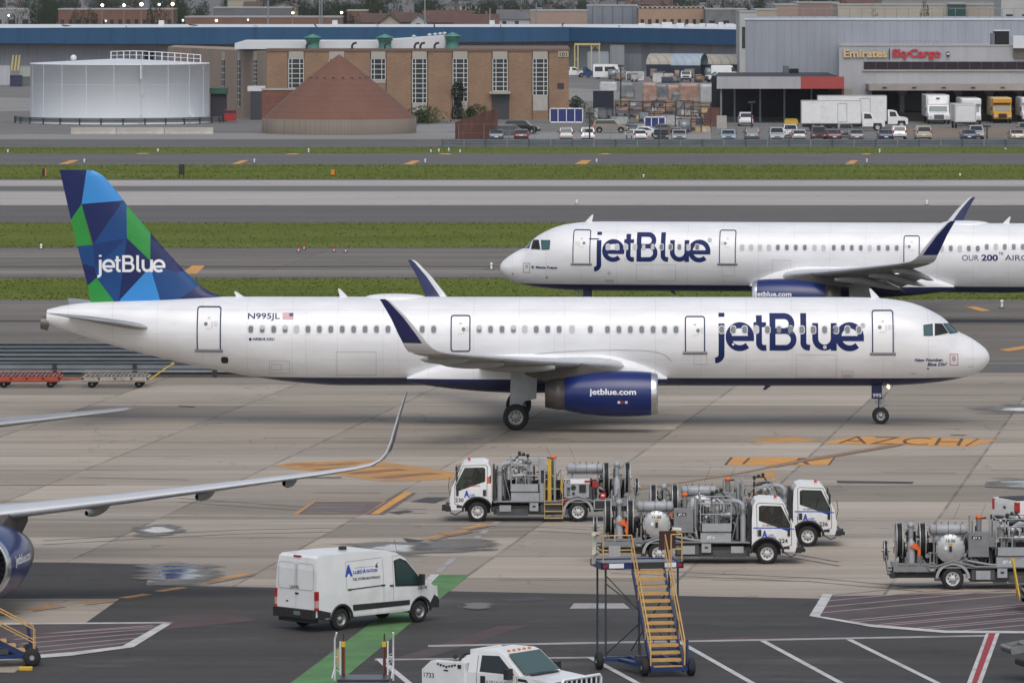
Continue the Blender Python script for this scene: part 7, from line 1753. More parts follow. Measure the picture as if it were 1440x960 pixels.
# ---- cargo terminal
def cargo():
    Yb = 880.0; x0, x1 = GX(1048, Yb), GX(1700, Yb); zt = GZ(28, Yb)
    root = empty('cargo_terminal', (GX(1250,860), 860, 0), 0, 'pale cargo terminal with gold and red raised lettering and truck docks', 'building'); ox, oy = GX(1250,860), 860
    def bb(nm, a, b_, y0, y1, z0, z1, m): q = MB(); q.b2(a-ox, b_-ox, y0-oy, y1-oy, z0, z1, 0); return q.build(nm, [m] if not isinstance(m, list) else m, root)
    q = MB(); q.prism([(x0-ox, Yb-oy),(x1-ox, Yb-oy),(x1-ox, Yb+60-oy),(GX(1050,Yb+60)-ox, Yb+60-oy)], 'z', -.1, zt, 0); q.build('wall', [cargo_w], root); bb('parapet', x0-.1, x1, Yb-.12, Yb+.3, zt-.02, zt+.22, roof_w)
    q = MB(); px = 1096
    for i in range(30): X = GX(1096+i*16.5, Yb+8)-ox; q.cyl((X, Yb+8-oy, zt),(X, Yb+8-oy, zt+1.6),.06,n=4)
    q.tube([(GX(1090,Yb+8)-ox, Yb+8-oy, zt+1.6),(GX(1590,Yb+8)-ox, Yb+8-oy, zt+1.6)], .05, 4, 0); q.build('roof_fence', [alu_d], root)
    # front office block
    Yf = 850.0; a, b_ = GX(1180,Yf), GX(1700,Yf); z2 = GZ(65,Yf); q = MB(); q.prism([(a-ox, Yf-oy),(b_-ox, Yf-oy),(b_-ox, Yb-.01-oy),(GX(1181,Yb)-ox, Yb-.01-oy)], 'z', GZ(118,Yf), z2, 0); q.build('front_block', [cargo_w2], root)
    bb('front_block_lower_wall', a, GX(1226,Yf), Yf, Yb-.01, -.1, GZ(118,Yf), cargo_w2)
    bb('front_parapet', a-.1, b_, Yf-.1, Yf+.25, z2, z2+.2, conc_p)
    xa = GX(1215,Yf); zz0, zz1 = GZ(98,Yf), GZ(87,Yf); s0 = bb('strip_window', xa, b_, Yf-.05, Yf+.05, zz0, zz1, bwin)
    q = MB()
    for i in range(30): X = xa+i*1.65-ox; q.b2(X-.04, X+.04, Yf-.09-oy, Yf-.05-oy, zz0, zz1, 0)
    q.build('frame', [mat('mullion_dark',(0.07,0.05,0.07),.5)], s0)
    bb('wall_ledge', xa-.2, b_, Yf-.25, Yf, zz0-.22, zz0-.02, conc_p)
    bb('dock_canopy', GX(1222,842), b_, 842, Yf, GZ(127.5,842), GZ(119,842), dock_band)
    for i in range(7): X = GX(1244+i*41.5,842); bb('canopy_lamp', X-.3, X+.3, 841.9, 842.0, GZ(124.5,842), GZ(122.5,842), soffit)
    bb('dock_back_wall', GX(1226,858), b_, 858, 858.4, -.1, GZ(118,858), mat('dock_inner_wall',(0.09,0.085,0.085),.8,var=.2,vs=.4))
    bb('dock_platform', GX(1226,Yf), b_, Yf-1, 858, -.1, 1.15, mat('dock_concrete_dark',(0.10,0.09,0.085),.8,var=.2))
    for px in (1268, 1308, 1347.5, 1391, 1432, 1474): X = GX(px,Yf); q = MB(); q.cyl((X-ox,Yf-.6-oy,0),(X-ox,Yf-.6-oy,GZ(135,Yf)),.36,n=10,m=0); q.lathe([(0,.36),(.5,.75),(.9,.75)], (X-ox,Yf-.6-oy,GZ(135,Yf)), 'z', 10, 0); q.build('column', [mat('column_grey',(0.26,0.25,0.24),.8)], root)
    for px0, px1, m in ((1272,1304,clad('grey_roller_door',(0.17,0.165,0.165),.4,.15,horiz=True)),(1312,1344,soffit),(1351,1388,soffit),(1395,1428,soffit),(1228,1262,soffit)): bb('dock_door', GX(px0,857), GX(px1,857), 857.6, 857.95, 1.15, GZ(131,857), m)
    # lettering
    q = MB(); s_ = Yf/F
    def ext(st, pxa, pxb, pyb, hpx, m, bold):
        vs, fs, w_ = text_geo(st, bold, 0); kx = (pxb-pxa)*s_/w_; kz = hpx*s_; X = GX(pxa,Yf)-ox; Z = GZ(pyb,Yf)
        for yy in (-.30, -.02): q.add([(X+x*kx, Yf-oy+yy, Z+y*kz) for x, y in vs], fs, m)
        # edges
        from collections import Counter
        c = Counter(); 
        for f in fs:
            for i in range(len(f)): c[tuple(sorted((f[i], f[(i+1)%len(f)])))] += 1
        o = len(q.v)-2*len(vs)
        for (i, j), n_ in c.items():
            if n_ == 1: q.f.append([o+i, o+j, o+len(vs)+j, o+len(vs)+i]); q.m.append(2); q.s.append(False)
    ext('Emirates', 1186, 1247.5, 80.5, 11, 0, .035); ext('SkyCargo', 1254.5, 1323, 80.0, 11, 1, .035); q.b2(GX(1250,Yf)-ox, GX(1251.2,Yf)-ox, Yf-.3-oy, Yf-oy, GZ(84,Yf), GZ(68.5,Yf), 3)
    q.build('raised_lettering', [mat('gold_letter',(0.62,0.46,0.24),.4), mat('red_letter',(0.50,0.035,0.05),.4), mat('letter_return',(0.16,0.08,0.05),.6), black_l], root)
    # low canopy at the left
    Yc = 835; a, b_, c = GX(1008,Yc), GX(1126,Yc), GX(1187,Yc); z0, z1 = GZ(125,Yc), GZ(108,Yc)
    bb('canopy_fascia', a, b_, Yc, Yc+.3, z0, z1, cargo_w2); bb('red_canopy_fascia', b_, c, Yc-.02, Yc+.3, z0, z1, red_fascia); q = MB(); q.prism([(a-ox, Yc+.3-oy),(c-ox, Yc+.3-oy),(c-ox, Yb-oy),(GX(1010,Yb)-ox, Yb-oy)], 'z', z1-.5, z1-.2, 0); q.build('canopy_roof', [soffit], root)
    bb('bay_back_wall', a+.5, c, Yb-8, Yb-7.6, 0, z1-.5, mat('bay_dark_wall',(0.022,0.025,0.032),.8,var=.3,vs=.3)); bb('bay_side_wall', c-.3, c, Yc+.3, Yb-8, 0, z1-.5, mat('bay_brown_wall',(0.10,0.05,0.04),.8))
    for px in (1014, 1033, 1069, 1103, 1141): X = GX(px,Yc+6 if px > 1020 else Yc+.6); yy = Yc+6 if px > 1020 else Yc+.6; q = MB(); q.b2(X-.12-ox, X+.12-ox, yy-.1-oy, yy+.1-oy, 0, z0+.4, 0); q.build('column', [mat('post_blue_grey',(0.18,0.20,0.22) if px < 1020 else (0.05,0.06,0.07),.6)], root)
    q = MB(); q.b2(GX(1099,Yb)-ox, GX(1107,Yb)-ox, Yb-6-oy, Yb-4-oy, z1-.3, GZ(92,Yb), 0); q.b2(GX(1107,Yb)-ox, GX(1120,Yb)-ox, Yb-7-oy, Yb-4-oy, z1-.3, GZ(96,Yb), 1); q.build('roof_unit', [mat('ac_grey',(0.13,0.14,0.16),.6), black_o], root)
    Y3 = Yf+8; q = MB(); q.b2(GX(1394,Y3)-ox, GX(1400,Y3)-ox, Y3-oy, Y3+2-oy, z2, GZ(47,Y3), 0); q.b2(GX(1399,Y3)-ox, GX(1419,Y3)-ox, Y3-oy, Y3+3-oy, z2, GZ(44,Y3), 1); q.b2(GX(1398,Y3)-ox, GX(1420,Y3)-ox, Y3-.1-oy, Y3+3-oy, GZ(44,Y3), GZ(42.5,Y3), 2); q.build('roof_unit', [mat('ac_grey',(0.13,0.14,0.16),.6), black_o, roof_w], root)
    q = MB(); q.b2(GX(1424,Yf)-ox, GX(1480,Yf)-ox, Yf-1-oy, Yf+6-oy, GZ(68,Yf), GZ(51,Yf), 0); q.b2(GX(1425,Yf)-ox, GX(1480,Yf)-ox, Yf-.4-oy, Yf+6-oy, GZ(82,Yf), GZ(68,Yf), 1); q.build('roof_unit', [roof_w, mat('brown_box',(0.13,0.11,0.09),.7)], root)
    q = MB(); q.cyl((GX(1333,Yf)-ox,Yf-.25-oy,GZ(80,Yf)),(GX(1333,Yf)-ox,Yf-.25-oy,GZ(73,Yf)),.2,n=10,m=0); q.sphere((GX(1333,Yf)-ox,Yf-.3-oy,GZ(76,Yf)),.2,1,8,6); q.build('wall_lamp', [trim_k, letter_w], root)
    q = MB()
    for i in range(12): X = GX(1252+i*6,Yf+2)-ox; q.cyl((X,Yf+2-oy,z2),(X,Yf+2-oy,z2+.7),.04,n=4)
    q.tube([(GX(1252,Yf+2)-ox,Yf+2-oy,z2+.7),(GX(1320,Yf+2)-ox,Yf+2-oy,z2+.7)],.04,4,0); q.build('roof_rail', [alu_d], root)
    q = MB(); Y4 = Yf-2; q.b2(GX(1187,Y4)-ox, GX(1198,Y4)-ox, Y4-oy, Y4+1.5-oy, 0, GZ(125,Y4), 0); q.build('stair_enclosure', [mat('beige_steel',(0.33,0.30,0.27),.7)], root)
cargo()

# ================================================================ cars
def make_car(kind, col, name):
    """kind: sedan, suv, hatch, minivan. x forward, origin on the ground centre"""
    root = empty('parked_car', (0,0,0)); paint = mat('car_paint_'+name, col, .3, coat=.5, metal=.2, var=.05, vs=2)
    hgt = {'sedan':1.45,'suv':1.75,'hatch':1.52,'minivan':1.75,'tall':1.88}[kind]; L_ = {'sedan':4.75,'suv':4.65,'hatch':4.2,'minivan':5.0,'tall':5.1}[kind]; hw = .92 if kind != 'tall' else 1.0
    h = L_/2; wf, wr = h-.92, -h+.92; r_ = .33 if kind in ('sedan','hatch') else .37
    arch = lambda cx: [(cx+(r_+.06)*math.cos(R(a)), r_+(r_+.06)*math.sin(R(a))) for a in range(0, 181, 20)][::-1]
    bz = {'sedan':.92,'suv':1.08,'hatch':.95,'minivan':1.02,'tall':1.15}[kind]
    top = {'sedan':[(h-1.15,bz),(h-1.85,hgt-.06),(h-2.3,hgt),(-h+1.75,hgt-.02),(-h+.75,bz+.10),(-h+.12,bz+.04)],
           'suv':[(h-1.15,bz),(h-1.75,hgt-.07),(h-2.2,hgt),(-h+.8,hgt-.02),(-h+.42,hgt-.12),(-h+.12,bz)],
           'hatch':[(h-.95,bz),(h-1.65,hgt-.06),(h-2.1,hgt),(-h+.9,hgt-.03),(-h+.5,hgt-.14),(-h+.1,bz)],
           'minivan':[(h-.85,bz),(h-1.75,hgt-.08),(h-2.2,hgt),(-h+.6,hgt-.02),(-h+.28,hgt-.14),(-h+.08,bz)],
           'tall':[(h-1.3,bz),(h-1.85,hgt-.07),(h-2.3,hgt),(-h+.5,hgt-.02),(-h+.22,hgt-.12),(-h+.08,bz)]}[kind]
    prof = [(-h+.08,.36)]+arch(wr)+arch(wf)+[(h-.1,.34),(h,.52),(h-.05,.72),(h-.35,bz-.12)]+top+[(-h,.75),(-h,.5)]
    fy = lambda x, z: (1-.30*max(0, z-bz))*(1-.10*max(0, abs(x)-h+.7))
    b = vbody(prof, hw, fy, cz=(.6,bz,bz+.25), cx=(h-.5,-h+.5)); bo = b.build('body', [paint], root, bevel=.05, seg=2, ang=30)
    a0, a1 = top[0], top[1]; c0, c1 = (top[-2], top[-3]) if kind == 'sedan' else (top[-1], top[-2])
    side = [(top[0][0]-.25, bz+.05),(top[1][0]-.05, hgt-.12),(c1[0]+.10, hgt-.14),(c0[0]+.12+(.25 if kind == 'sedan' else .1), bz+.08)]
    side_windows('side_window', side, hw, fy, .012, glass_dk, bo)
    for p, q, nm in ((a0, a1, 'windscreen'), (c0, c1, 'rear_window')):
        w_ = MB(); s_ = 1 if nm == 'windscreen' else -1
        pp = (p[0]+(q[0]-p[0])*.10, p[1]+(q[1]-p[1])*.10); qq = (p[0]+(q[0]-p[0])*.93, p[1]+(q[1]-p[1])*.93); ww = hw*.86
        w_.quad([(pp[0]+.025*s_,-ww*fy(*pp),pp[1]+.02),(pp[0]+.025*s_,ww*fy(*pp),pp[1]+.02),(qq[0]+.025*s_,ww*fy(*qq),qq[1]+.02),(qq[0]+.025*s_,-ww*fy(*qq),qq[1]+.02)]); w_.build(nm, [glass_dk], bo)
    t = MB(); t.box((h-.02,0,.45),(.06,1.3,.16),0); t.box((-h+.02,0,.42),(.08,1.5,.16),0); wheel_well(t, wf, r_, r_+.06, hw*.97); wheel_well(t, wr, r_, r_+.06, hw*.97)
    for s_ in (-1, 1): t.box((top[0][0]-.35, s_*(hw+.10), bz+.08),(.12,.18,.12),0)
    t.box((h-.0,0,.66),(.04,.7,.10),0); t.box((-h-.0,0,.80 if kind != 'sedan' else .62),(.03,.45,.12),1); t.build('trim', [trim_k, letter_w], bo)
    for s_ in (-1, 1):
        l = MB(); l.box((h-.12, s_*(hw-.20), .70),(.20,.30,.13),0); l.build('headlight', [lamp_w], bo)
        l = MB(); l.box((-h+.06, s_*(hw-.14), bz-.12 if kind == 'sedan' else bz),(.10,.18,.16 if kind == 'sedan' else .32),0); l.build('tail_light', [lamp_r], bo)
    for x in (wf, wr):
        for s_ in (-1, 1):
            q = MB(); q.lathe([(-.10,.18),(-.10,r_-.03),(-.06,r_),(.06,r_),(.10,r_-.03),(.10,.18)], (x, s_*(hw-.13), r_), 'y', 16, 0); q.lathe([(s_*.09,.19),(s_*.05,.02)], (x, s_*(hw-.13), r_), 'y', 12, 1); q.build('wheel', [rubber, rim_s], root)
    return root
_cars = {}
COLS = {'white':(.72,.72,.72),'silver':(.42,.43,.44),'grey':(.17,.175,.18),'dark_grey':(.06,.06,.065),'black':(.012,.012,.014),'maroon':(.10,.022,.028),'red_brown':(.085,.03,.03),'blue_grey':(.10,.125,.16),'navy':(.018,.03,.09),'pale_blue':(.36,.44,.52),'beige':(.42,.36,.27),'tan':(.27,.235,.19),'brown_grey':(.15,.12,.11)}
def car(kind, cname, px, py, rz_deg, label, extra=None):
    key = (kind, cname); X_, Y_, _ = G(px, py)
    if key not in _cars: _cars[key] = c = make_car(kind, COLS[cname], cname)
    else: c = dup(_cars[key])
    c.location = (X_, Y_+ (2.0 if abs(rz_deg) > 45 else .8), 0); c.rotation_euler = (0,0,R(rz_deg)); tag(c, label, 'car', 'parked cars'); return c
FR, RE = -90, 90     # nose to camera, tail to camera
car('sedan','blue_grey',698,199.5,RE,'small blue-grey sedan seen from behind in front of the blue-grey minivan')
car('hatch','maroon',733,199.5,RE,'small maroon hatchback seen from behind, beside the blue-grey minivan')
car('minivan','blue_grey',717,195,2,'dark blue-grey minivan side-on at the foot of the rusty wall')
car('suv','black',734,188.5,-8,'black utility car side-on behind the dark minivan')
car('suv','silver',796,199.5,RE,'silver utility car seen from behind, left one of a pair in the open lot')
car('suv','white',826.5,199.5,RE,'white utility car seen from behind, below the left end of the tan one')
c_ = car('suv','tan',858,187,0,'tan utility car with roof rack side-on in the open lot')
q = MB(); 
for s_ in (-.6,.6): q.tube([(.8,s_,1.78),(.7,s_,1.86),(-1.6,s_,1.86),(-1.7,s_,1.76)], .03, 5, 0)
for x in (.5,-.3,-1.2): q.tube([(x,-.6,1.86),(x,.6,1.86)], .025, 5, 0)
q.build('roof_rack', [trim_k], c_)
car('hatch','white',895,199.5,RE+14,'white hatchback with dark rear window in front of the white sedan')
car('sedan','white',907,194.5,165,'white sedan side-on behind the white hatchback')
car('hatch','black',930,199.5,FR,'black hatchback right of the white hatchback')
car('sedan','brown_grey',933,190.5,170,'brown-grey sedan behind the black hatchback')
car('sedan','silver',955.5,199.5,FR,'silver sedan facing the runway, right of the black hatchback')
car('sedan','pale_blue',1024.5,199.5,FR,'pale blue sedan facing the runway, alone between two groups')
car('suv','blue_grey',1058,199.5,RE,'blue-grey utility car left of the four white and silver cars')
car('suv','silver',1093,199.5,FR,'silver utility car facing the runway, left of the white ones')
car('suv','white',1112,195,FR,'white utility car standing behind the silver-white group')
car('hatch','silver',1124,199.5,RE,'silver hatchback in front of the white utility car')
car('suv','red_brown',1152,198,FR,'red-brown utility car below the end of the box truck')
car('sedan','maroon',1173.5,199.5,RE,'maroon sedan right of the red-brown utility car')
car('suv','grey',1190,193.5,FR,'grey utility car behind the maroon and grey sedans')
car('sedan','grey',1205,199.5,RE,'grey sedan right of the maroon sedan')
car('sedan','navy',1246,199.5,RE,'navy sedan left of the white utility car with dark window')
car('suv','white',1265,197,RE,'white utility car seen from behind between navy sedan and big beige one')
car('tall','beige',1299.5,198.5,RE,'big beige utility car seen from behind, alone below the white semi truck')
car('sedan','navy',1363,199.5,RE,'dark blue sedan in front of a silver one')
car('suv','silver',1374,196.5,FR,'silver utility car behind the dark blue sedan near the right edge')
car('sedan','beige',1431,199.5,RE,'beige sedan at the right edge')
car('suv','grey',1443,192,FR,'grey utility car at the right edge behind the beige sedan')
car('tall','white',1049,177.5,RE,'white utility car parked in front of the dark cargo bay')
def marked(): pass

# ---- trucks and vans
def boxtruck(px0, px1, py_top, py_bot, cab_px1, label, kind='side', boxc=None, cabc=None):
    X0, Yb, _ = G(px0, py_bot); s_ = Yb/F; Lb = (px1-px0)*s_; H_ = (py_bot-py_top)*s_; boxm = boxc or car_white; cm = cabc or car_white
    root = empty('box_truck', (X0, Yb+1.2, 0), 0, label, 'truck', 'delivery trucks at the cargo terminal')
    b = MB(); b.b2(0, Lb, -1.2, 1.2, 1.0, H_, 0); bo = b.build('box', [boxm], root, bevel=.05)
    t = MB(); t.b2(-.02, Lb+.02, -1.22, -1.18, .98, 1.08, 0); t.b2(-.02,Lb+.02,-1.22,-1.18,H_-.08,H_+.01,0); t.b2(-.02,.05,-1.22,-1.17,1.0,H_,0); t.b2(Lb-.05,Lb+.02,-1.22,-1.17,1.0,H_,0)
    ribbon(t, [(Lb*.61,1.2),(Lb*.61,H_-.4),(Lb*.76,H_-.4),(Lb*.76,1.2)], .05, lambda u, v: (u,-1.215,v), 1, closed=True); t.build('box_trim', [alu, mat('seam_dark',(0.12,0.12,0.12),.6)], bo)
    c = MB(); c.b2(0.2, Lb+2.5, -.5, .5, .55, .98, 0); c.b2(.4,Lb-.3,-.9,-.8,.5,.9,0); c.build('chassis', [under_m], root)
    cw = 1.08; fy = lambda x, z: 1-.12*max(0, z-1.55)
    cx = Lb+.15; Lc = (cab_px1-px1)*s_-.15
    prof = [(cx,.6),(cx+Lc*.48,.6),(cx+Lc*.5,1.05),(cx+Lc*.85,1.05),(cx+Lc*.9,.55),(cx+Lc,.6),(cx+Lc,1.35),(cx+Lc*.9,1.5),(cx+Lc*.55,1.62),(cx+Lc*.42,2.35),(cx+Lc*.2,2.5),(cx+.02,2.5)]
    v = vbody(prof, cw, fy, cz=(1.6,2.0)); co_ = v.build('cab', [cm], root, bevel=.06)
    side_windows('side_window', [(cx+.25,1.62),(cx+.25,2.28),(cx+Lc*.36,2.25),(cx+Lc*.46,1.62)], cw, fy, .02, glass_dk, co_)
    w_ = MB(); w_.quad([(cx+Lc*.55+.03,-.85,1.68),(cx+Lc*.55+.03,.85,1.68),(cx+Lc*.43+.03,.8,2.3),(cx+Lc*.43+.03,-.8,2.3)]); w_.build('windscreen', [glass_gr], co_)
    for x in (cx+Lc*.68, 1.6, 2.7):
        for sd in (-1, 1): wheel(.50, .28, (x, sd*.95, .50), root, .27, hubm=rim_w)
    return root
boxtruck(1150, 1247, 134.5, 181, 1277, 'white box truck standing behind another, its cab and box end showing')
boxtruck(1127, 1211, 141.5, 184.5, 1244.5, 'white box truck with a side door, side-on in front of the dark cargo bays')
def front_truck(px0, px1, py_top, py_bot, label, paint, box, semi=False, back=False):
    Y = GY(py_bot); s_ = Y/F; w_ = (px1-px0)*s_; H_ = (py_bot-py_top)*s_; X = GX((px0+px1)/2, Y); root = empty('docked_truck', (X, Y, 0), 0, label, 'truck', 'delivery trucks at the cargo terminal')
    b = MB(); y0 = 0.0 if back else (2.6 if semi else 1.9); b.b2(-w_/2, w_/2, y0, y0+9, 1.0, H_, 0); b.build('box', [box], root, bevel=.05)
    if back:
        t = MB(); ribbon(t, [(-w_/2+.1,1.05),(w_/2-.1,1.05),(w_/2-.1,H_-.1),(-w_/2+.1,H_-.1)], .12, lambda u, v: (u,-.02,v), 0, closed=True)
        for k in range(7): t.b2(-w_/2+.2,w_/2-.2,-.02,-.01,1.2+k*(H_-1.4)/7,1.22+k*(H_-1.4)/7,1)
        t.b2(-w_/2+.2,w_/2-.2,-.1,.1,.45,.6,2); t.build('rear_door', [alu, seam_m, under_m], root)
        for s2 in (-1, 1): l = MB(); l.box((s2*(w_/2-.15),-.03,.95),(.2,.04,.1),0); l.build('tail_light', [lamp_r], root)
    else:
        cw = w_/2*.92; c = MB(); c.prism([(y0-.1,.55),(0.15,.55),(0,.7),(0,1.35),(.25,1.5),(y0-1.05,1.62),(y0-.75,2.55),(y0-.5,2.68),(y0-.1,2.7)], 'x', -cw, cw, 0); co_ = c.build('cab', [paint], root, bevel=.08)
        g = MB(); g.quad([(-cw*.86,y0-1.06,1.72),(cw*.86,y0-1.06,1.72),(cw*.82,y0-.80,2.45),(-cw*.82,y0-.80,2.45)]); g.build('windscreen', [glass_gr], co_)
        g = MB(); g.box((0,-.02,1.02),(cw*.9,.05,.62),0); 
        for s2 in (-1,1): g.box((s2*(cw+.2),y0-.9,2.0),(.16,.1,.5),0)
        g.build('grille', [trim_k if not semi else mat('grille_grey',(0.10,0.11,0.13),.4)], co_)
        for s2 in (-1, 1): l = MB(); l.box((s2*cw*.76,-.03,1.0),(.35,.06,.25),0); l.build('headlight', [lamp_w], co_)
        if not semi: p = MB(); p.b2(-w_/2+.05,w_/2-.05,y0-1.3,y0,2.75,H_-.05,0); p.build('box_attic', [paint if paint is not car_white else box], root, bevel=.1)
        else: p = MB(); p.prism([(y0-.6,2.7),(y0-.3,H_-.25),(y0-.02,H_-.1),(y0-.02,2.7)], 'x', -w_*.42, w_*.42, 0); p.b2(-.25,.25,y0-.56,y0-.4,H_-.5,H_-.35,1); p.build('air_deflector', [car_white, trim_k], root, bevel=.05)
    for y in ((.9, y0+6) if not back else (1.5, 7)):
        for s2 in (-1, 1):
            q = MB(); q.lathe([(-.13,.2),(-.13,.44),(-.08,.48),(.08,.48),(.13,.44),(.13,.2)], (s2*(w_/2-.25), y, .48), 'x', 18, 0); q.cyl((s2*(w_/2-.25)-.1,y,.48),(s2*(w_/2-.25)+.1,y,.48),.22,m=1); q.build('wheel', [rubber, rim_w], root)
    return root
yel_tr = mat('truck_yellow', (0.60,0.30,0.025), .4, coat=.3)
front_truck(1304, 1337, 134.5, 175, 'white semi truck backed to the dock, cab facing the runway', car_white, car_white, semi=True)
front_truck(1352.5, 1381, 139, 175.5, 'white box truck half hidden behind a trailer at the dock', car_white, car_white)
front_truck(1342.5, 1373, 147, 182.5, 'white box trailer with its rear door facing the runway', car_white, car_white, back=True)
front_truck(1396, 1424, 138, 173.5, 'yellow box truck backed to the dock, the only yellow one', yel_tr, mat('truck_box_cream',(0.62,0.5,0.3),.5))
front_truck(1437, 1466, 138, 174, 'white box truck at the dock cut off by the right edge', car_white, car_white)

# bus and service vehicles in the yard behind the brick building
def small_bus(px0, px1, py_top, py_bot, label, cm, rz=0, nm='minibus', cat='minibus', win=True):
    X0, Y, _ = G(px0, py_bot); s_ = Y/F; L_ = (px1-px0)*s_; H_ = (py_bot-py_top)*s_; root = empty(nm, (X0+L_/2, Y+1.1, 0), rz, label, cat, 'service vehicles in the yard')
    h = L_/2; fy = lambda x, z: 1-.06*max(0, z-1.5); v = vbody([(-h,.4),(h-.1,.4),(h,.8),(h-.05,1.2),(h-.9,1.55) if not win else (h-.15,1.6),(h-1.4,H_-.1) if not win else (h-.5,H_-.08),(h-1.7,H_),(-h+.1,H_),(-h,H_-.15)], 1.1, fy, cz=(1.3,1.9)); bo = v.build('body', [cm], root, bevel=.08)
    k = -h+.35; i = 0
    while k < h-1.2 and win:
        side_windows('window', [(k,H_*.52),(k,H_*.83),(k+1.5,H_*.83),(k+1.5,H_*.52)], 1.1, fy, .02, glass_dk, bo); k += 1.9
    g = MB(); g.quad([(-h-.02,-.8,H_*.5),(-h-.02,.8,H_*.5),(-h-.02,.8,H_*.85),(-h-.02,-.8,H_*.85)]); g.build('rear_window', [glass_dk], bo)
    side_windows('side_window', [(h-1.5,H_*.55),(h-1.6,H_*.85),(h-1.2,H_*.85),(h-.5,H_*.55)], 1.1, fy, .02, glass_dk, bo)
    for x in (-h+1, h-1):
        for sd in (-1, 1): wheel(.36, .24, (x, sd*.95, .36), root, .2, hubm=rim_s)
    return root
small_bus(834, 872, 90.5, 111.5, 'white minibus with dark windows in the yard right of the brick building', car_white)
small_bus(1000, 1040, 92, 112, 'white panel van in the yard just left of the big pale terminal', car_white, nm='panel_van', cat='van', win=False)
small_bus(820, 835, 93, 109.5, 'small dark blue van beside the white minibus', mat('van_blue',(0.015,0.05,0.16),.4), nm='panel_van', cat='van', win=False)
for px, py, rz, lb in ((808,109,8,'white pickup at the corner of the brick building'),(1008,116,-160,'white pickup in front of the white panel van near the terminal'),(965,115,-92,'white pickup with a grey tail in the middle of the yard')):
    X_, Y_, _ = G(px, py); pickup((X_, Y_+1, 0), R(rz), lb, group='service vehicles in the yard', texts=False)

# tents, tunnels, gantry
def tunnel(px0, px1, py_top, py_bot, label, m, seg=1):
    Y = GY(py_bot); s_ = Y/F; L_ = (px1-px0)*s_; H_ = (py_bot-py_top)*s_; root = empty('fabric_tunnel', (GX((px0+px1)/2,Y), Y+5, 0), R(-12), label, 'fabric shelter', 'fabric tunnels in front of the blue shed')
    v = MB(); n = 14; W_ = 4.5; z0 = 2.4
    v.grid([[(x, W_*math.cos(math.pi*i/n), z0+(H_-z0)*math.sin(math.pi*i/n)) for i in range(n+1)] for x in [ -L_/2+L_*k/12 for k in range(13)]], 0, closed=False)
    v.add([(-L_/2, W_*math.cos(math.pi*i/n), z0+(H_-z0)*math.sin(math.pi*i/n)) for i in range(n+1)], [tuple(range(n+1))], 0)
    v.build('canopy', [m], root)
    v = MB(); v.b2(-L_/2,L_/2,-W_,-W_+.3,0,z0,0); v.b2(-L_/2,L_/2,W_-.3,W_,0,z0,0); v.build('wall', [mat('dark_navy_wall',(0.02,0.025,0.05),.7)], root)
tun_b = clad('blue_white_fabric', (0.33,0.40,0.46), 1.6, .2); tun_y = clad('yellowed_fabric', (0.40,0.37,0.31), 1.8, .3)
tunnel(915, 985, 76, 108, 'left fabric tunnel, grey-cream with a rounded end, in front of the blue shed', tun_y)
tunnel(988, 1062, 77, 108, 'long yellowed fabric tunnel running behind the pale terminal', tun_y)
tunnel(950, 992, 76, 109.5, 'pale blue fabric tunnel between two cream ones', tun_b)
tunnel(845, 872, 64, 92, 'grey fabric dome behind the minibus', clad('grey_fabric',(0.30,0.32,0.35),1.5,.1)); tunnel(944, 968, 67, 92, 'small grey-white fabric dome behind the tunnels', clad('grey_fabric',(0.30,0.32,0.35),1.5,.1))
def gantry():
    Y = 1215; root = empty('gantry', (GX(826,Y), Y, 0), 0, 'yellow steel gantry frame in front of the blue shed', 'gantry'); w_ = 2.6
    for x in (-2.55,-1.9,.8,2.4): m = MB(); m.b2(x-.12,x+.12,-.12,.12,0,5.9,0); m.build('post', [mat('pale_yellow_steel',(0.50,0.44,0.17),.6)], root)
    m = MB(); m.b2(-2.6,2.6,-.15,.15,5.9,6.3,0); m.tube([(.8,0,5.0),(1.6,0,5.9),(2.4,0,5.0)], .08, 5, 0); m.tube([(-2.5,0,3.0),(-1.9,0,3.0)], .08, 5, 0); m.build('beam', [mat('pale_yellow_steel',(0.50,0.44,0.17),.6)], root)
gantry()
def container(px0, px1, py_top, py_bot, m, label, name='freight_container', cat='container', grp='freight containers in the yards', depth=2.4, frame=None, clutter=0, rz=0):
    X0, Y, _ = G(px0, py_bot); s_ = Y/F; L_ = (px1-px0)*s_; H_ = (py_bot-py_top)*s_; root = empty(name, (X0+L_/2, Y+depth/2, 0), rz, label, cat, grp)
    b = MB(); b.b2(-L_/2+.06, L_/2-.06, -depth/2+.05, depth/2, .12, H_-.05, 0); b.build('body', [m], root)
    f = MB(); fm = frame or m
    for x in (-L_/2, L_/2-.12): f.b2(x, x+.12, -depth/2, -depth/2+.12, 0, H_, 0)
    f.b2(-L_/2, L_/2, -depth/2, -depth/2+.1, H_-.14, H_, 0); f.b2(-L_/2, L_/2, -depth/2, -depth/2+.1, .02, .18, 0)
    for k in range(1, clutter): x = -L_/2+L_*k/clutter; f.b2(x-.05, x+.05, -depth/2, -depth/2+.08, .1, H_, 0)
    f.build('frame', [fm], root); return root
blu_c = clad('blue_container_cloth', (0.02,0.035,0.16), .5, .3); gry_c = clad('grey_container', (0.30,0.33,0.36), .6, .15); 
container(773, 820, 152, 173, blu_c, 'long blue container with white frame right of the brick building', frame=letter_w, clutter=4)
container(906, 936, 164, 185, blu_c, 'small blue curtained unit with white frame behind the white sedan', frame=letter_w, clutter=3)
container(826, 856, 73, 101, gry_c, 'large pale grey box beside the gantry', depth=6); container(858, 878, 64, 101, clad('grey_box_b',(0.24,0.26,0.27),1.0,.1), 'tall grey box in front of the blue shed', depth=8); container(878, 902, 76, 100, clad('grey_box_c',(0.16,0.18,0.20),1.0,.1), 'dark grey box behind the row of white carts', depth=6)
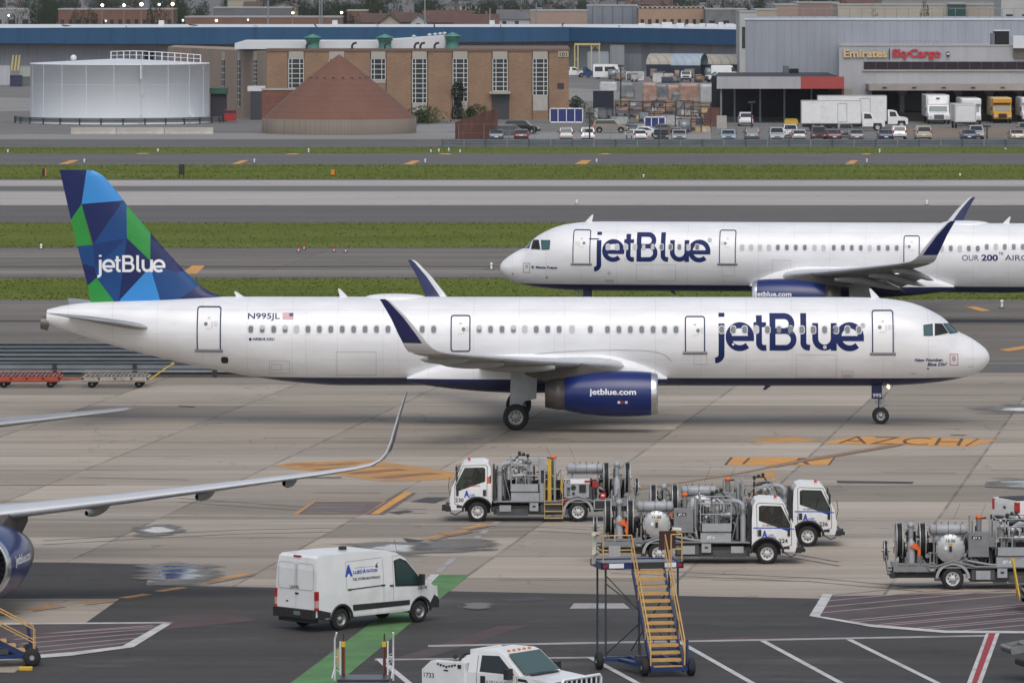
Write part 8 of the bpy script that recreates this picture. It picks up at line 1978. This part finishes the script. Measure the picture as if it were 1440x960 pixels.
container(-10, 14, 92, 120, clad('pale_box',(0.42,0.42,0.46),.8,.15), 'pale container stack at the far left edge by the shed doors', depth=3); container(14, 30, 106, 122, clad('navy_box',(0.03,0.035,0.08),.6,.2), 'navy container with yellow arms at the far left', depth=3)
container(28, 43, 93, 108, clad('pale_green_box',(0.33,0.36,0.34),.8,.15), 'pale green container just left of the white tank', depth=3); container(31, 44, 108, 121, clad('grey_green_box',(0.13,0.14,0.13),.8,.15), 'grey-green unit just left of the white tank on the ground', depth=3)
for i in range(3):
    Y = 1120; m = MB(); x = GX(17+4.5*i, Y); m.prism([(x-.3,2.4),(x+.05,2.4),(x+.35,5.3),(x+.1,5.3)], 'y', Y, Y+.4, 0); o = m.build('loader_arm', [mat('pale_yellow_steel',(0.50,0.44,0.17),.6)]); tag(o, 'yellow loader arm above the navy container at the far left', 'loader arm', 'yellow loader arms')
# white carts
for i, px in enumerate((880, 889, 897)):
    container(px, px+8.5, 101, 113, mat('cart_white',(0.45,0.45,0.43),.6,var=.3,vs=1.5), 'white baggage cart in the row right of the minibus', name='baggage_cart', cat='baggage cart', grp='white baggage carts in the yard', depth=1.5, frame=letter_w)
container(918, 933, 103, 116, mat('white_gse',(0.55,0.55,0.54),.5,var=.2,vs=2), 'white ground power cart left of the dark doorway', name='power_cart', cat='cart', depth=2); container(933, 948, 102, 114, mat('white_gse',(0.55,0.55,0.54),.5,var=.2,vs=2), 'white cart with a dark middle opening in the yard', name='power_cart', cat='cart', depth=2, frame=soffit); container(978, 990, 106, 116, mat('orange_brown',(0.35,0.17,0.06),.6), 'orange-brown tractor unit left of the panel van', name='tow_tractor', cat='tractor', depth=2)
# wrapped pallets
pk = mat('pallet_wrap_pink', (0.40,0.25,0.20), .35, var=.35, vs=.9, dirt=(.5,.5,.5), dirt_amt=.7); pg = mat('pallet_wrap_grey', (0.20,0.22,0.225), .3, var=.4, vs=.9, dirt=(.45,.46,.47), dirt_amt=.6); pw = mat('plastic_sheet_white', (0.52,0.53,0.54), .35, var=.2, vs=.7)
def pallet(px0, px1, py_top, py_bot, m, label):
    Y = GY(py_bot); s_ = Y/F; w_ = (px1-px0)*s_; H_ = (py_bot-py_top)*s_; root = empty('wrapped_pallet', (GX((px0+px1)/2,Y), Y+1.2, 0), R(random.uniform(-6,6)), label, 'pallet', 'wrapped pallets in the yard')
    b = bmesh.new(); bmesh.ops.create_cube(b, size=1); bmesh.ops.subdivide_edges(b, edges=b.edges[:], cuts=5, use_grid_fill=True); r_ = random.Random(int(px0))
    for v in b.verts: v.co = Vector((v.co.x*w_*(1-.06*(v.co.z > .3)), v.co.y*2.2, (v.co.z+.5)*(H_-.15)+.15))+Vector((r_.uniform(-.08,.08), r_.uniform(-.08,.08), r_.uniform(-.06,.1) if v.co.z > .4 else 0))
    mb_ = MB(); 
    for i, v in enumerate(b.verts): v.index = i
    mb_.add([v.co[:] for v in b.verts], [[v.index for v in f.verts] for f in b.faces], 0, True); b.free(); mb_.build('load', [m], root)
    p = MB(); p.b2(-w_/2,w_/2,-1.1,1.1,0,.14,0); p.build('base', [tan_m], root)
for a in ((904,924,117,146,pk,'tall pink wrapped pallet, leftmost in the row beside the dark tarp block'),(918,940,119,145,pg,'grey wrapped pallet right of the tall pink one'),(938,958,120,143,pk,'pink wrapped pallet in the middle of the row'),(955,984,118,147,pk,'widest pink wrapped pallet at the right of the row'),(985,1004,119,148,pw,'white sheeted pallet next to the terminal canopy'),(945,966,131,147,pg,'low grey wrapped pallet in front of the pink ones'),(872,892,117,140,pg,'grey wrapped load behind the dark tarp block'),(1003,1016,124,150,pg,'tall grey sheeted pallet at the canopy corner'),(844,868,116,130,pw,'white plastic sheet over a load behind the dark tarp block')): pallet(*a)
container(834, 863, 128, 152, mat('dark_tarp',(0.012,0.016,0.032),.5,var=.3,vs=1), 'dark navy tarpaulin covered block in the storage yard', name='tarp_covered_block', cat='covered load', grp=None, depth=3); container(836, 852, 152, 166, mat('white_panel_b',(0.5,0.5,0.5),.6), 'white crate under the dark tarpaulin block', name='crate', cat='crate', grp=None, depth=2)
container(763, 798, 134, 153, mat('cream_tank',(0.46,0.40,0.28),.7,var=.1), 'cream coloured tank behind the long blue container', name='storage_drum', cat='tank', grp=None, depth=5)
container(1103, 1122, 167, 177, yellow_m, 'low yellow loader in front of the cargo bay', name='pallet_loader', cat='loader', grp=None, depth=1.5)
# loose clutter in the yards
rc = random.Random(21); cm_ = [mat('clutter_a',(0.42,0.42,0.41),.6,var=.3,vs=2), mat('clutter_b',(0.16,0.17,0.18),.6,var=.3,vs=2), mat('clutter_c',(0.30,0.22,0.15),.7,var=.3,vs=2), mat('clutter_d',(0.05,0.06,0.10),.6), mat('clutter_e',(0.28,0.31,0.33),.4,metal=.5,var=.2,vs=2)]
for i in range(64):
    far = i < 30; px = rc.uniform(858, 1044) if far else rc.uniform(846, 1004); py = rc.uniform(104, 117) if far else rc.uniform(146, 188); Y = GY(py); X = GX(px, Y); w_, h_ = rc.uniform(.8,2.6), rc.uniform(.6,1.9); k = rc.randrange(5)
    root = empty('stored_cart' if k == 4 else 'stored_crate', (X, Y, 0), rc.uniform(-.3,.3), ('small %s in the crowded yard between the brick building and the cargo terminal' % ('metal cart' if k == 4 else 'crate')), 'cart' if k == 4 else 'crate', 'small carts in the crowded yard' if k == 4 else 'small crates in the crowded yard')
    m = MB(); m.b2(-w_/2, w_/2, -.6, .6, .15, h_, 0); m.b2(-w_/2-.04, w_/2+.04, -.64, .64, h_-.1, h_, 1) if k < 3 else m.lathe([(0,.05),(.02,h_*.5),(w_,h_*.5),(w_+.02,.05)], (-w_/2,0,h_*.62), 'x', 14, 1); m.build('body', [cm_[k], cm_[(k*2+1) % 5]], root)
    m = MB(); m.b2(-w_/2, w_/2, -.5, .5, 0, .14, 0); [m.cyl((x,-.66,.25),(x,.66,.25),.25,n=10,m=0) for x in (-w_*.3, w_*.3)]; m.build('base', [soffit], root)
# rusty racks
def rack(px0, px1, py_top, py_bot, label):
    Y = GY(py_bot); s_ = Y/F; w_ = (px1-px0)*s_; H_ = (py_bot-py_top)*s_; root = empty('storage_rack', (GX((px0+px1)/2,Y), Y, 0), 0, label, 'rack', 'rusty storage racks'); m = MB(); n = max(2, int(w_/1.4))
    for k in range(n+1):
        for y in (0, 1.2): m.cyl((-w_/2+w_*k/n,y,0),(-w_/2+w_*k/n,y,H_),.06,n=5)
    for z in (.4,.5,.75,1.0): m.b2(-w_/2,w_/2,-.04,.04,H_*z-.07,H_*z+.03,0); m.b2(-w_/2,w_/2,1.16,1.24,H_*z-.07,H_*z+.03,0)
    for k in range(n): m.tube([(-w_/2+w_*k/n,0,H_*.5),(-w_/2+w_*(k+1)/n,0,H_)], .04, 4, 0)
    m.build('frame', [mat('rust_steel',(0.10,0.05,0.04),.8,var=.4,vs=2)], root)
    r_ = random.Random(int(px0))
    for k in range(n*2): q = MB(); q.box((r_.uniform(-w_/2+.5,w_/2-.5), .5, H_*r_.choice((.1,.62,.85))),(r_.uniform(.5,1.4),.9,r_.uniform(.4,.9)),0,rz=r_.uniform(-.2,.2)); q.build('stored_item', [r_.choice([pk,pg,pw,tan_m,soffit])], root)
rack(866, 905, 143, 168, 'left rusty rack full of parts behind the tan car'); rack(904, 952, 144, 171, 'wide rusty rack of parts above the blue curtained unit'); rack(950, 975, 142, 184, 'tall grey-brown racking right of the blue curtained unit'); rack(972, 1000, 150, 186, 'brown posts racking beside the terminal canopy')
for px0, px1, t, b_, m, lb, nm in ((640,700,158,197,rustbrown,'rusty corrugated wall beside the parked minivan','corrugated_wall'),(990,1012,152,178,mat('brick_brown_wall',(0.13,0.06,0.045),.8,var=.2),'brown wall below the terminal canopy corner','low_wall'),(1008,1022,163,181,conc_b,'concrete block under the terminal canopy post','concrete_block')):
    Y = GY(b_); o = MB(); xa, xb = GX(px0,Y), GX(px1,Y)
    if nm == 'corrugated_wall': o.prism([(0,0),(xb-xa,0),(xb-xa,GZ(152,Y)),(0,GZ(172,Y))], 'y', 0, .3, 0)
    else: o.b2(0, xb-xa, 0, 1.0, 0, GZ(t,Y), 0)
    tag(o.build(nm, [m], None, loc=(xa, Y, 0)), lb, 'wall' if 'wall' in nm else 'block')
Y = 762; o = MB(); xa, xb = GX(1278,Y), GX(1500,Y); o.b2(0, xb-xa, 0, .3, 0, 1.15, 0); tag(o.build('low_wall', [mat('beige_low_wall',(0.27,0.22,0.185),.85,var=.15,vs=.4,stretch=(1,1,3))], None, loc=(xa, 766, 0)), 'long beige retaining wall behind the parked cars at the right', 'wall')

# long guard rail in front of the parked cars
def guard():
    Y = GY(206.5); x0, x1 = GX(622,Y), GX(1520,Y); root = empty('guard_rail', ((x0+x1)/2, Y, 0), 0, 'long steel guard rail in front of the parked cars', 'guard rail'); w_ = (x1-x0)/2
    for z in (.18,.50,.80): m = MB(); m.prism([(-.05,z-.13),(.02,z-.08),(-.05,z),(.02,z+.08),(-.05,z+.13),(.05,z+.13),(.05,z-.13)], 'x', -w_, w_, 0); m.build('rail', [rail_st], root)
    m = MB(); m.b2(-w_, w_, .06,.10,.05,.9,0); m.build('backing', [rail_dk], root)
    for i in range(int(w_*2/2.6)): m = MB(); m.b2(-w_+2.6*i-.08,-w_+2.6*i+.08,-.12,.12,0,.92,0); m.build('post', [alu_d if i % 2 else rail_dk], root)
guard()
# mesh fence
def mesh_fence():
    Y = GY(201); x0, x1 = GX(645,Y), GX(1520,Y); root = empty('mesh_fence', ((x0+x1)/2, Y, 0), 0, 'thin wire fence standing between the guard rail and the parked cars', 'fence'); w_ = (x1-x0)/2
    for i in range(int(w_*2/3.1)): m = MB(); m.cyl((-w_+3.1*i,0,0),(-w_+3.1*i,0,2.3),.03,n=5); m.build('post', [alu_d], root)
    m = MB()
    for z in (2.3, 1.2): m.tube([(-w_,0,z),(w_,0,z)], .012, 4, 0)
    m.build('wire', [alu_d], root)
mesh_fence()

# lamp posts and poles
glow = mat('lit_lamp_warm', (1,.8,.6), emit=((1,.70,.42), 5.0)); glow_w = mat('lit_lamp_white', (1,1,1), emit=((.85,.95,1), 3.0))
def lamp(px, py_lamp, Y, label, r=.5, m=None, arm=1.2, lit=True):
    X = GX(px, Y); z = GZ(py_lamp, Y); root = empty('street_lamp', (X, Y, 0), 0, label, 'street lamp', 'lamp posts beyond the blue shed')
    p = MB(); p.cyl((0,.3,0),(0,.3,z+.2),.12,.07,8); p.tube([(0,.3,z+.1),(.1,.1,z+.35),(.1,-.3,z+.3)], .06, 5, 0); p.build('pole', [alu_d], root)
    h = MB(); h.box((.1,-.3,z+.25),(.7,.9,.22),0,top=.7); h.build('head', [alu_d], root)
    if lit: b = MB(); b.sphere((.1,-.45,z), r*.62, 0, 14, 10); b.build('bulb', [m or glow], root)
for i, (px, py, rr_) in enumerate(((143.5,7.5,.62),(174,7.5,.62),(198.5,6.3,.72),(223.5,6.5,.5),(242.3,6,.68))): lamp(px, py, 1480, 'lit warm floodlight above the brick hall, %s of the five from the left' % ('first','second','third','fourth','fifth')[i], rr_)
for px, py, lb, rr_, m in ((303.8,29,'lit warm lamp low over the white roof edge left of the middle',.5,glow),(411.3,18.2,'lit warm lamp above the pale roof line left of the green vents',.5,glow),(479.8,17.8,'lit warm lamp right of the twin white poles',.5,glow),(11.8,22,'lit white lamp near the top left corner',.38,glow_w),(148.3,29.8,'small white lamp in the dark trees left',.26,glow_w),(256.8,29,'white lamp right of the white roof hood',.34,glow_w),(348.3,28.3,'small white lamp by the dark windows above the roof',.26,glow_w)): lamp(px, py, 1420, lb, rr_, m)
for px, pt, Y, lb in ((377,0,1370,'tall grey pole rising above the white roof left of the middle'),(449.5,0,1360,'left of twin pale poles above the white roof'),(452.6,0,1362,'right of twin pale poles above the white roof'),(597.5,0,1380,'thin tall pole above the gabled houses'),(754,5,1370,'dark pole in front of the beige block'),(9.5,0,1370,'thin pole near the top left corner'),(689,12,1390,'thin grey pole above the middle of the white roof'),(836,0,1400,'tall thin pole left of the grey clad block')):
    X = GX(px,Y); z = GZ(-8 if pt == 0 else pt, Y); m = MB(); m.cyl((0,0,0),(0,0,z),.22,.15,8); o = m.build('pole', [mat('pole_grey',(0.24,0.25,0.26),.6)], None, loc=(X,Y,0)); tag(o, lb, 'pole')
for px, pt, pb, Y, lb in ((873,93,180,GY(158),'dark lamp post standing in the storage yard'),(829,160,196,GY(200),'thin dark post among the white parked cars'),(1057,144,197,GY(198),'dark post with a small head in front of the cargo bay'),(1388,178,200,GY(199),'brown post near the right end of the parked cars')):
    X = GX(px,Y); z = GZ(pt,Y); m = MB(); m.cyl((0,0,0),(0,0,z),.10,.08,8); m.box((0,0,z),(.9,.3,.25),0); o = m.build('lamp_post', [soffit], None, loc=(X,Y,0)); tag(o, lb, 'lamp post')

# ================================================================ trees and the town beyond
leafs = [mat('leaf_dark', (0.016,0.028,0.011), .9, var=.5, vs=.5), mat('leaf_mid', (0.026,0.042,0.015), .9, var=.5, vs=.5), mat('leaf_shrub', (0.045,0.075,0.02), .9, var=.5, vs=1)]
bark = mat('bark', (0.08,0.06,0.045), .9, var=.3)
def crown_mesh(seed, n, leaf, blobs):
    r_ = random.Random(seed); m = MB(); vs = []; fs = []
    bl = [(r_.uniform(-.62,.62), r_.uniform(-.55,.55), r_.uniform(.35,.85), r_.uniform(.22,.42)) for _ in range(blobs)]+[(0,0,.6,.45)]
    for i in range(n):
        bx, by, bz, br = r_.choice(bl); 
        while True:
            d = Vector((r_.uniform(-1,1), r_.uniform(-1,1), r_.uniform(-1,1)))
            if .25 < d.length < 1: break
        p = Vector((bx, by, bz))+d.normalized()*(d.length**.4)*br*Vector((1,1,.75)).length/1.6
        a = Vector((r_.gauss(0,1), r_.gauss(0,1), r_.gauss(0,1))).normalized()*leaf; b_ = a.cross(Vector((r_.gauss(0,1), r_.gauss(0,1), r_.gauss(0,1)))).normalized()*leaf*.8
        k = len(vs); vs += [p-a, p-b_*.7, p+a, p+b_*.7]; fs.append((k,k+1,k+2,k+3))
    m.add(vs, fs); return m
def make_tree(seed, mt, n=1500, leaf=.035, blobs=9):
    root = empty('tree', (0,0,0)); t = MB(); t.cyl((0,0,0),(0,0,.5),.035,.02,8)
    r_ = random.Random(seed)
    for k in range(5): a = r_.uniform(0,6.28); t.cyl((0,0,.25+.04*k),(.3*math.cos(a),.3*math.sin(a),.6),.014,.006,5)
    t.build('trunk', [bark], root); crown_mesh(seed, n, leaf, blobs).build('crown', [mt], root); return root
protos = [make_tree(s, leafs[s % 2]) for s in range(5)]; used_p = set()
def tree(px, py_top, Y, wpx, label, grp, pi=None, z0=0, hs=None):
    i = pi if pi is not None else random.randrange(5); src = protos[i]; top = GZ(py_top, Y)-z0; w_ = wpx*Y/F
    o = src if i not in used_p else dup(src); used_p.add(i)
    o.location = (GX(px,Y), Y, z0); o.scale = (w_/1.7, w_/1.7, top/1.05); o.rotation_euler = (0,0,random.uniform(0,6.28)); tag(o, label, 'tree', grp)
for px, t, Y, w_, lb in ((38,4,1400,34,'broad dark tree at the top left, right of the white lamp'),(18,20,1380,26,'low dark tree at the top left corner'),(62,10,1395,26,'rounded dark tree left of the brick hall'),(128,15,1430,30,'tree in front of the brick hall, below the first floodlight'),(110,18,1425,24,'low tree at the left end of the brick hall'),(222,8,1450,34,'tree in front of the brick hall right end'),(255,14,1450,22,'tree right of the brick hall by a white lamp'),(494,22,1420,26,'low tree right of the small warm lamp over the white roof')): tree(px, t, Y, w_, lb, 'trees just beyond the blue shed')
rt = random.Random(11)
for i in range(170):
    Y = rt.uniform(2100, 3600); px = rt.uniform(-60, 1500)
    tp = rt.uniform(-10, 8) if 420 < px < 1040 or px < 420 else rt.uniform(-14, 2)
    z = GZ(tp, Y); 
    if z < 6: Y = rt.uniform(1900, 2300); z = GZ(tp, Y)
    tree(px, tp, Y, rt.uniform(20,42), 'tree in the wooded town skyline along the top of the photo', 'trees of the town skyline')
for i in range(96):
    px = rt.choice([rt.uniform(-20,300), rt.uniform(410,560), rt.uniform(480,830), rt.uniform(880,1040), rt.uniform(1040,1440)]); Y = rt.uniform(1530,1950); tree(px, rt.uniform(1,14), Y, rt.uniform(18,36), 'dark garden tree among the roofs beyond the blue shed', 'garden trees among the far houses')

roofc = [mat('roof_brown',(0.10,0.06,0.048),.9,var=.2,vs=.3), mat('roof_grey',(0.13,0.13,0.135),.9,var=.2,vs=.3), mat('roof_red',(0.115,0.062,0.05),.9,var=.2,vs=.3)]
wallc = [mat('wall_cream',(0.36,0.32,0.24),.8,var=.1,vs=.3), mat('wall_grey',(0.25,0.25,0.25),.8,var=.1,vs=.3), mat('wall_brick_far',(0.19,0.10,0.075),.8,var=.15,vs=.3), mat('wall_white_far',(0.42,0.42,0.41),.8,var=.1,vs=.3)]
def house(px0, px1, py_top, py_eave, Y, wm_, rm, label, grp='houses beyond the blue shed', gable_front=True, depth=10):
    xa, xb = GX(px0,Y), GX(px1,Y); zt, ze = GZ(py_top,Y), GZ(py_eave,Y); w_ = xb-xa; root = empty('house', ((xa+xb)/2, Y, 0), 0, label, 'house', grp)
    b = MB(); b.b2(-w_/2, w_/2, 0, depth, 0, ze, 0)
    if gable_front: b.prism([(-w_/2,ze),(w_/2,ze),(0,zt-.3)], 'y', 0.02, .3, 0)
    b.build('wall', [wm_], root); r_ = MB()
    if gable_front:
        for s_ in (-1, 1): r_.add([(0,-.5,zt),(s_*(w_/2+.5),-.5,ze-.3),(s_*(w_/2+.5),depth+.5,ze-.3),(0,depth+.5,zt),(0,-.5,zt-.3),(s_*(w_/2+.5),-.5,ze-.6),(s_*(w_/2+.5),depth+.5,ze-.6),(0,depth+.5,zt-.3)], [(0,1,2,3),(4,5,6,7),(0,4,5,1)], 0)
    else:
        r_.prism([(-.5,ze-.2),(depth+.5,ze-.2),(depth/2,zt)], 'x', -w_/2-.4, w_/2+.4, 0)
    ro = r_.build('roof', [rm], root)
    for k in range(max(1, int(w_/3.5))):
        g = MB(); x = -w_/2+1.2+k*3.2; g.b2(x, x+1.0, -.05, .02, ze-1.9, ze-.7, 0); g.build('window', [win_dk], root)
    c = MB(); c.b2(w_*.2, w_*.2+.6, depth*.4, depth*.4+.6, ze, zt+.7, 0); c.build('chimney', [wallc[2]], root); return root
def block(px0, px1, py_top, py_bot, Y, wm_, label, wins=0, grp='flat roofed buildings beyond the sheds', depth=18, base=True):
    xa, xb = GX(px0,Y), GX(px1,Y); zt = GZ(py_top,Y); root = empty('flat_roofed_building', ((xa+xb)/2, Y, 0), 0, label, 'building', grp); w_ = xb-xa
    b = MB(); b.b2(-w_/2, w_/2, 0, depth, 0, zt, 0); b.build('wall', [wm_], root); r_ = MB(); r_.b2(-w_/2-.1, w_/2+.1, -.1, depth, zt, zt+.3, 0); r_.build('roof', [mat('flat_roof_pale',(0.35,0.35,0.34),.8,var=.15,vs=.2)], root)
    for k in range(wins):
        g = MB(); x = -w_/2+w_*(k+.5)/wins; g.b2(x-w_/wins*.22, x+w_/wins*.22, -.06, .02, zt*.45, zt*.78, 0); g.build('window', [win_dk], root)
    return root
brick_far = brick('far_brick', (0.185,0.092,0.065), (0.15,0.075,0.055), (0.2,0.12,0.09)); beige_far = mat('far_beige_wall',(0.33,0.24,0.19),.8,var=.1,vs=.2)
block(82, 244, 14, 40, 1500, brick_far, 'long brick hall under the row of five lit floodlights', wins=14)
block(260, 480, 25, 40, 1440, wallc[2], 'low dark brick row above the white roof between lamps', wins=16); block(300, 410, 12, 30, 1560, mat('far_grey_wall',(0.14,0.145,0.155),.8,var=.2,vs=.2), 'dark grey flat block above the low brick row', wins=8)
block(-30, 45, 14, 40, 1500, wallc[1], 'grey building at the top left corner behind the lamp', wins=4); block(320, 362, 1, 16, 1800, wallc[0], 'pale building near the top behind the dark grey block', wins=3)
block(488, 516, 16, 40, 1520, brick_far, 'small brick block left of the gabled houses', wins=2)
for a in ((535,562,19,30,1470,wallc[0],roofc[0],'cream gable of the left house right of the green ventilator'),(578,600,19,29,1475,wallc[3],roofc[1],'white gabled house left of the thin tall pole')): house(*a)
for a in ((505,545,19,31,1500,wallc[2],roofc[0],'brown roofed row house left of the cream gable'),(556,584,18,30,1520,wallc[2],roofc[0],'brown roofed house between two front gables'),(598,662,15,31,1500,wallc[2],roofc[2],'long red-brown roofed row house in the middle'),(640,700,20,33,1470,wallc[0],roofc[2],'lower red roofed row house with pale wall right of the long one'),(548,580,5,18,1750,wallc[3],roofc[1],'grey roofed house far behind the gabled ones'),(700,745,14,26,1560,wallc[3],roofc[1],'grey-white roofed house left of the beige block'),(905,945,-2,10,1800,wallc[2],roofc[0],'dark brown roof rising above the crenellated beige block'),(1180,1240,-4,8,1900,wallc[2],roofc[2],'red-brown far house top right of the middle')): house(*a, gable_front=False)
block(746, 826, 16, 34, 1430, beige_far, 'plain beige block right of the grey-white houses'); block(826, 897, 9, 34, 1450, clad('grey_blue_cladding',(0.20,0.225,0.26),2.4,.3), 'grey-blue clad block with vertical ribs'); 
bo_ = block(898, 992, 12, 34, 1440, mat('far_tan_wall',(0.36,0.24,0.17),.8,var=.1,vs=.2), 'tan building with a notched parapet above the blue fascia', wins=9)
for i in range(14): q = MB(); w_ = 16; q.b2(-7.8+i*1.15, -7.8+i*1.15+.5, -.1, .3, GZ(12,1440), GZ(12,1440)+.6, 0); q.build('parapet_tooth', [mat('far_tan_wall',(0.36,0.24,0.17))], bo_)
block(992, 1050, 14, 34, 1430, mat('far_dark_unit',(0.16,0.17,0.17),.8,var=.3,vs=.4), 'dark grey plant building left of the pale terminal roof', wins=3)
block(1062, 1092, 15, 34, 1200, wallc[0], 'cream block with red framed windows above the pale terminal', wins=3); block(1090, 1122, 8, 30, 1250, beige_far, 'pinkish block right of the cream one above the terminal'); block(1120, 1180, 5, 26, 1350, mat('far_pink_wall',(0.26,0.17,0.145),.8,var=.15,vs=.2), 'wide brownish-pink block above the terminal roof', wins=4); block(1040, 1064, 18, 34, 1180, wallc[3], 'small pale block at the left end of the terminal roof', wins=2)
block(1178, 1334, 8, 26, 1230, mat('far_cream_wall',(0.40,0.36,0.30),.8,var=.1,vs=.2), 'long cream wall building above the terminal roof, left of the green section'); block(1334, 1358, 6.5, 26, 1228, mat('dark_green_wall',(0.02,0.065,0.06),.7), 'dark green building section above the terminal roof'); block(1358, 1410, 8, 26, 1230, mat('far_pinkish_cream',(0.38,0.32,0.27),.8,var=.1,vs=.2), 'pinkish cream building right of the dark green section'); block(1408, 1500, -4, 28, 1200, wallc[3], 'pale building in the top right corner', wins=4)
block(1240, 1420, 0, 9, 1500, wallc[1], 'grey roofs behind the long cream wall', wins=8)
tree(1300, 2, 1180, 14, 'small tree in front of the long cream wall', 'garden trees among the far houses', pi=1); tree(1229, 11, 1180, 18, 'low bush in front of the cream wall left of the small tree', 'garden trees among the far houses', pi=2)
rh = random.Random(5)
for i in range(46):
    px = rh.uniform(-20, 1440); Y = rh.uniform(1700, 2500); t = rh.uniform(1, 11); w_ = rh.uniform(16, 34)
    house(px, px+w_, t, t+rh.uniform(4,7), Y, rh.choice(wallc), rh.choice(roofc[:2]), 'small far house among the trees of the town', 'far houses of the town', gable_front=rh.random() < .35)

# shrubs by the brick building
def shrub(px0, px1, py_top, py_bot, label, seed, n=900, leaf=.10, ivy=False):
    Y = GY(py_bot) if not ivy else 855.6; s_ = Y/F; w_ = (px1-px0)*s_; H_ = GZ(py_top,Y); root = empty('shrub' if not ivy else 'climbing_ivy', (GX((px0+px1)/2,Y), Y, 0), 0, label, 'shrub' if not ivy else 'ivy')
    r_ = random.Random(seed); vs = []; fs = []
    for i in range(n):
        x = r_.gauss(0,.27)*w_; z = abs(r_.random())**1.0*H_*(1-.6*abs(x)/w_) if not ivy else r_.random()*H_; y = r_.uniform(-.8,.8) if not ivy else r_.uniform(-.25,0); 
        if ivy: x = (r_.uniform(-.5,.5))*w_*(.75+.25*math.sin(z*2))
        a = Vector((r_.gauss(0,1),r_.gauss(0,1),r_.gauss(0,1))).normalized()*leaf*r_.uniform(.6,1.6); b_ = a.cross(Vector((r_.gauss(0,1),r_.gauss(0,1),r_.gauss(0,1)))).normalized()*leaf; p = Vector((x,y,z+.05)); k = len(vs); vs += [p-a,p-b_,p+a,p+b_]; fs.append((k,k+1,k+2,k+3))
    m = MB(); m.add(vs, fs); m.build('foliage', [leafs[2] if not ivy else leafs[0]], root)
    m = MB(); m.cyl((0,.0,0),(0,.0,H_*.6),.06,n=6); m.build('stem', [bark], root)
for a in ((566,625,148,173,'overgrown shrubs at the foot of the brick wall right of the cone',1),(575,610,155,174,'low yellow-green weeds in front of the shrubs by the cone',2),(652,690,146,168,'shrub beside the ivy on the brick wall',3),(798,822,135,160,'green shrub right of the cream tank',4),(655,668,150,170,'small bush under the second ivy strand',5)): shrub(*a)
shrub(634, 654, 116, 168, 'dark ivy climbing the brick building around a tall window', 7, n=1000, ivy=True)
shrub(820, 842, 150, 180, 'dark bare bush left of the dark tarpaulin block', 8, n=500, leaf=.06)
q = MB(); Y = 840; q.box((0,0,1),(1.6,1.4,1.5),0); q.b2(-.8,.8,-.75,-.7,1.3,1.7,1); tag(q.build('waste_skip', [red_m, soffit], None, loc=(GX(324,Y),Y,0), bevel=.05), 'red waste skip between the white tank and the cone store', 'waste skip')
q = MB(); Y = 845; w_ = GX(318,Y)-GX(296,Y); q.b2(0,w_,0,2,0,GZ(126,Y),0); q.b2(-.2,w_+.2,-.5,2,GZ(132,Y),GZ(124,Y),1); tag(q.build('lean_to', [soffit, mat('green_awning',(0.03,0.10,0.07),.6)], None, loc=(GX(296,Y),Y,0)), 'dark lean-to with a green awning right of the white tank', 'shed')
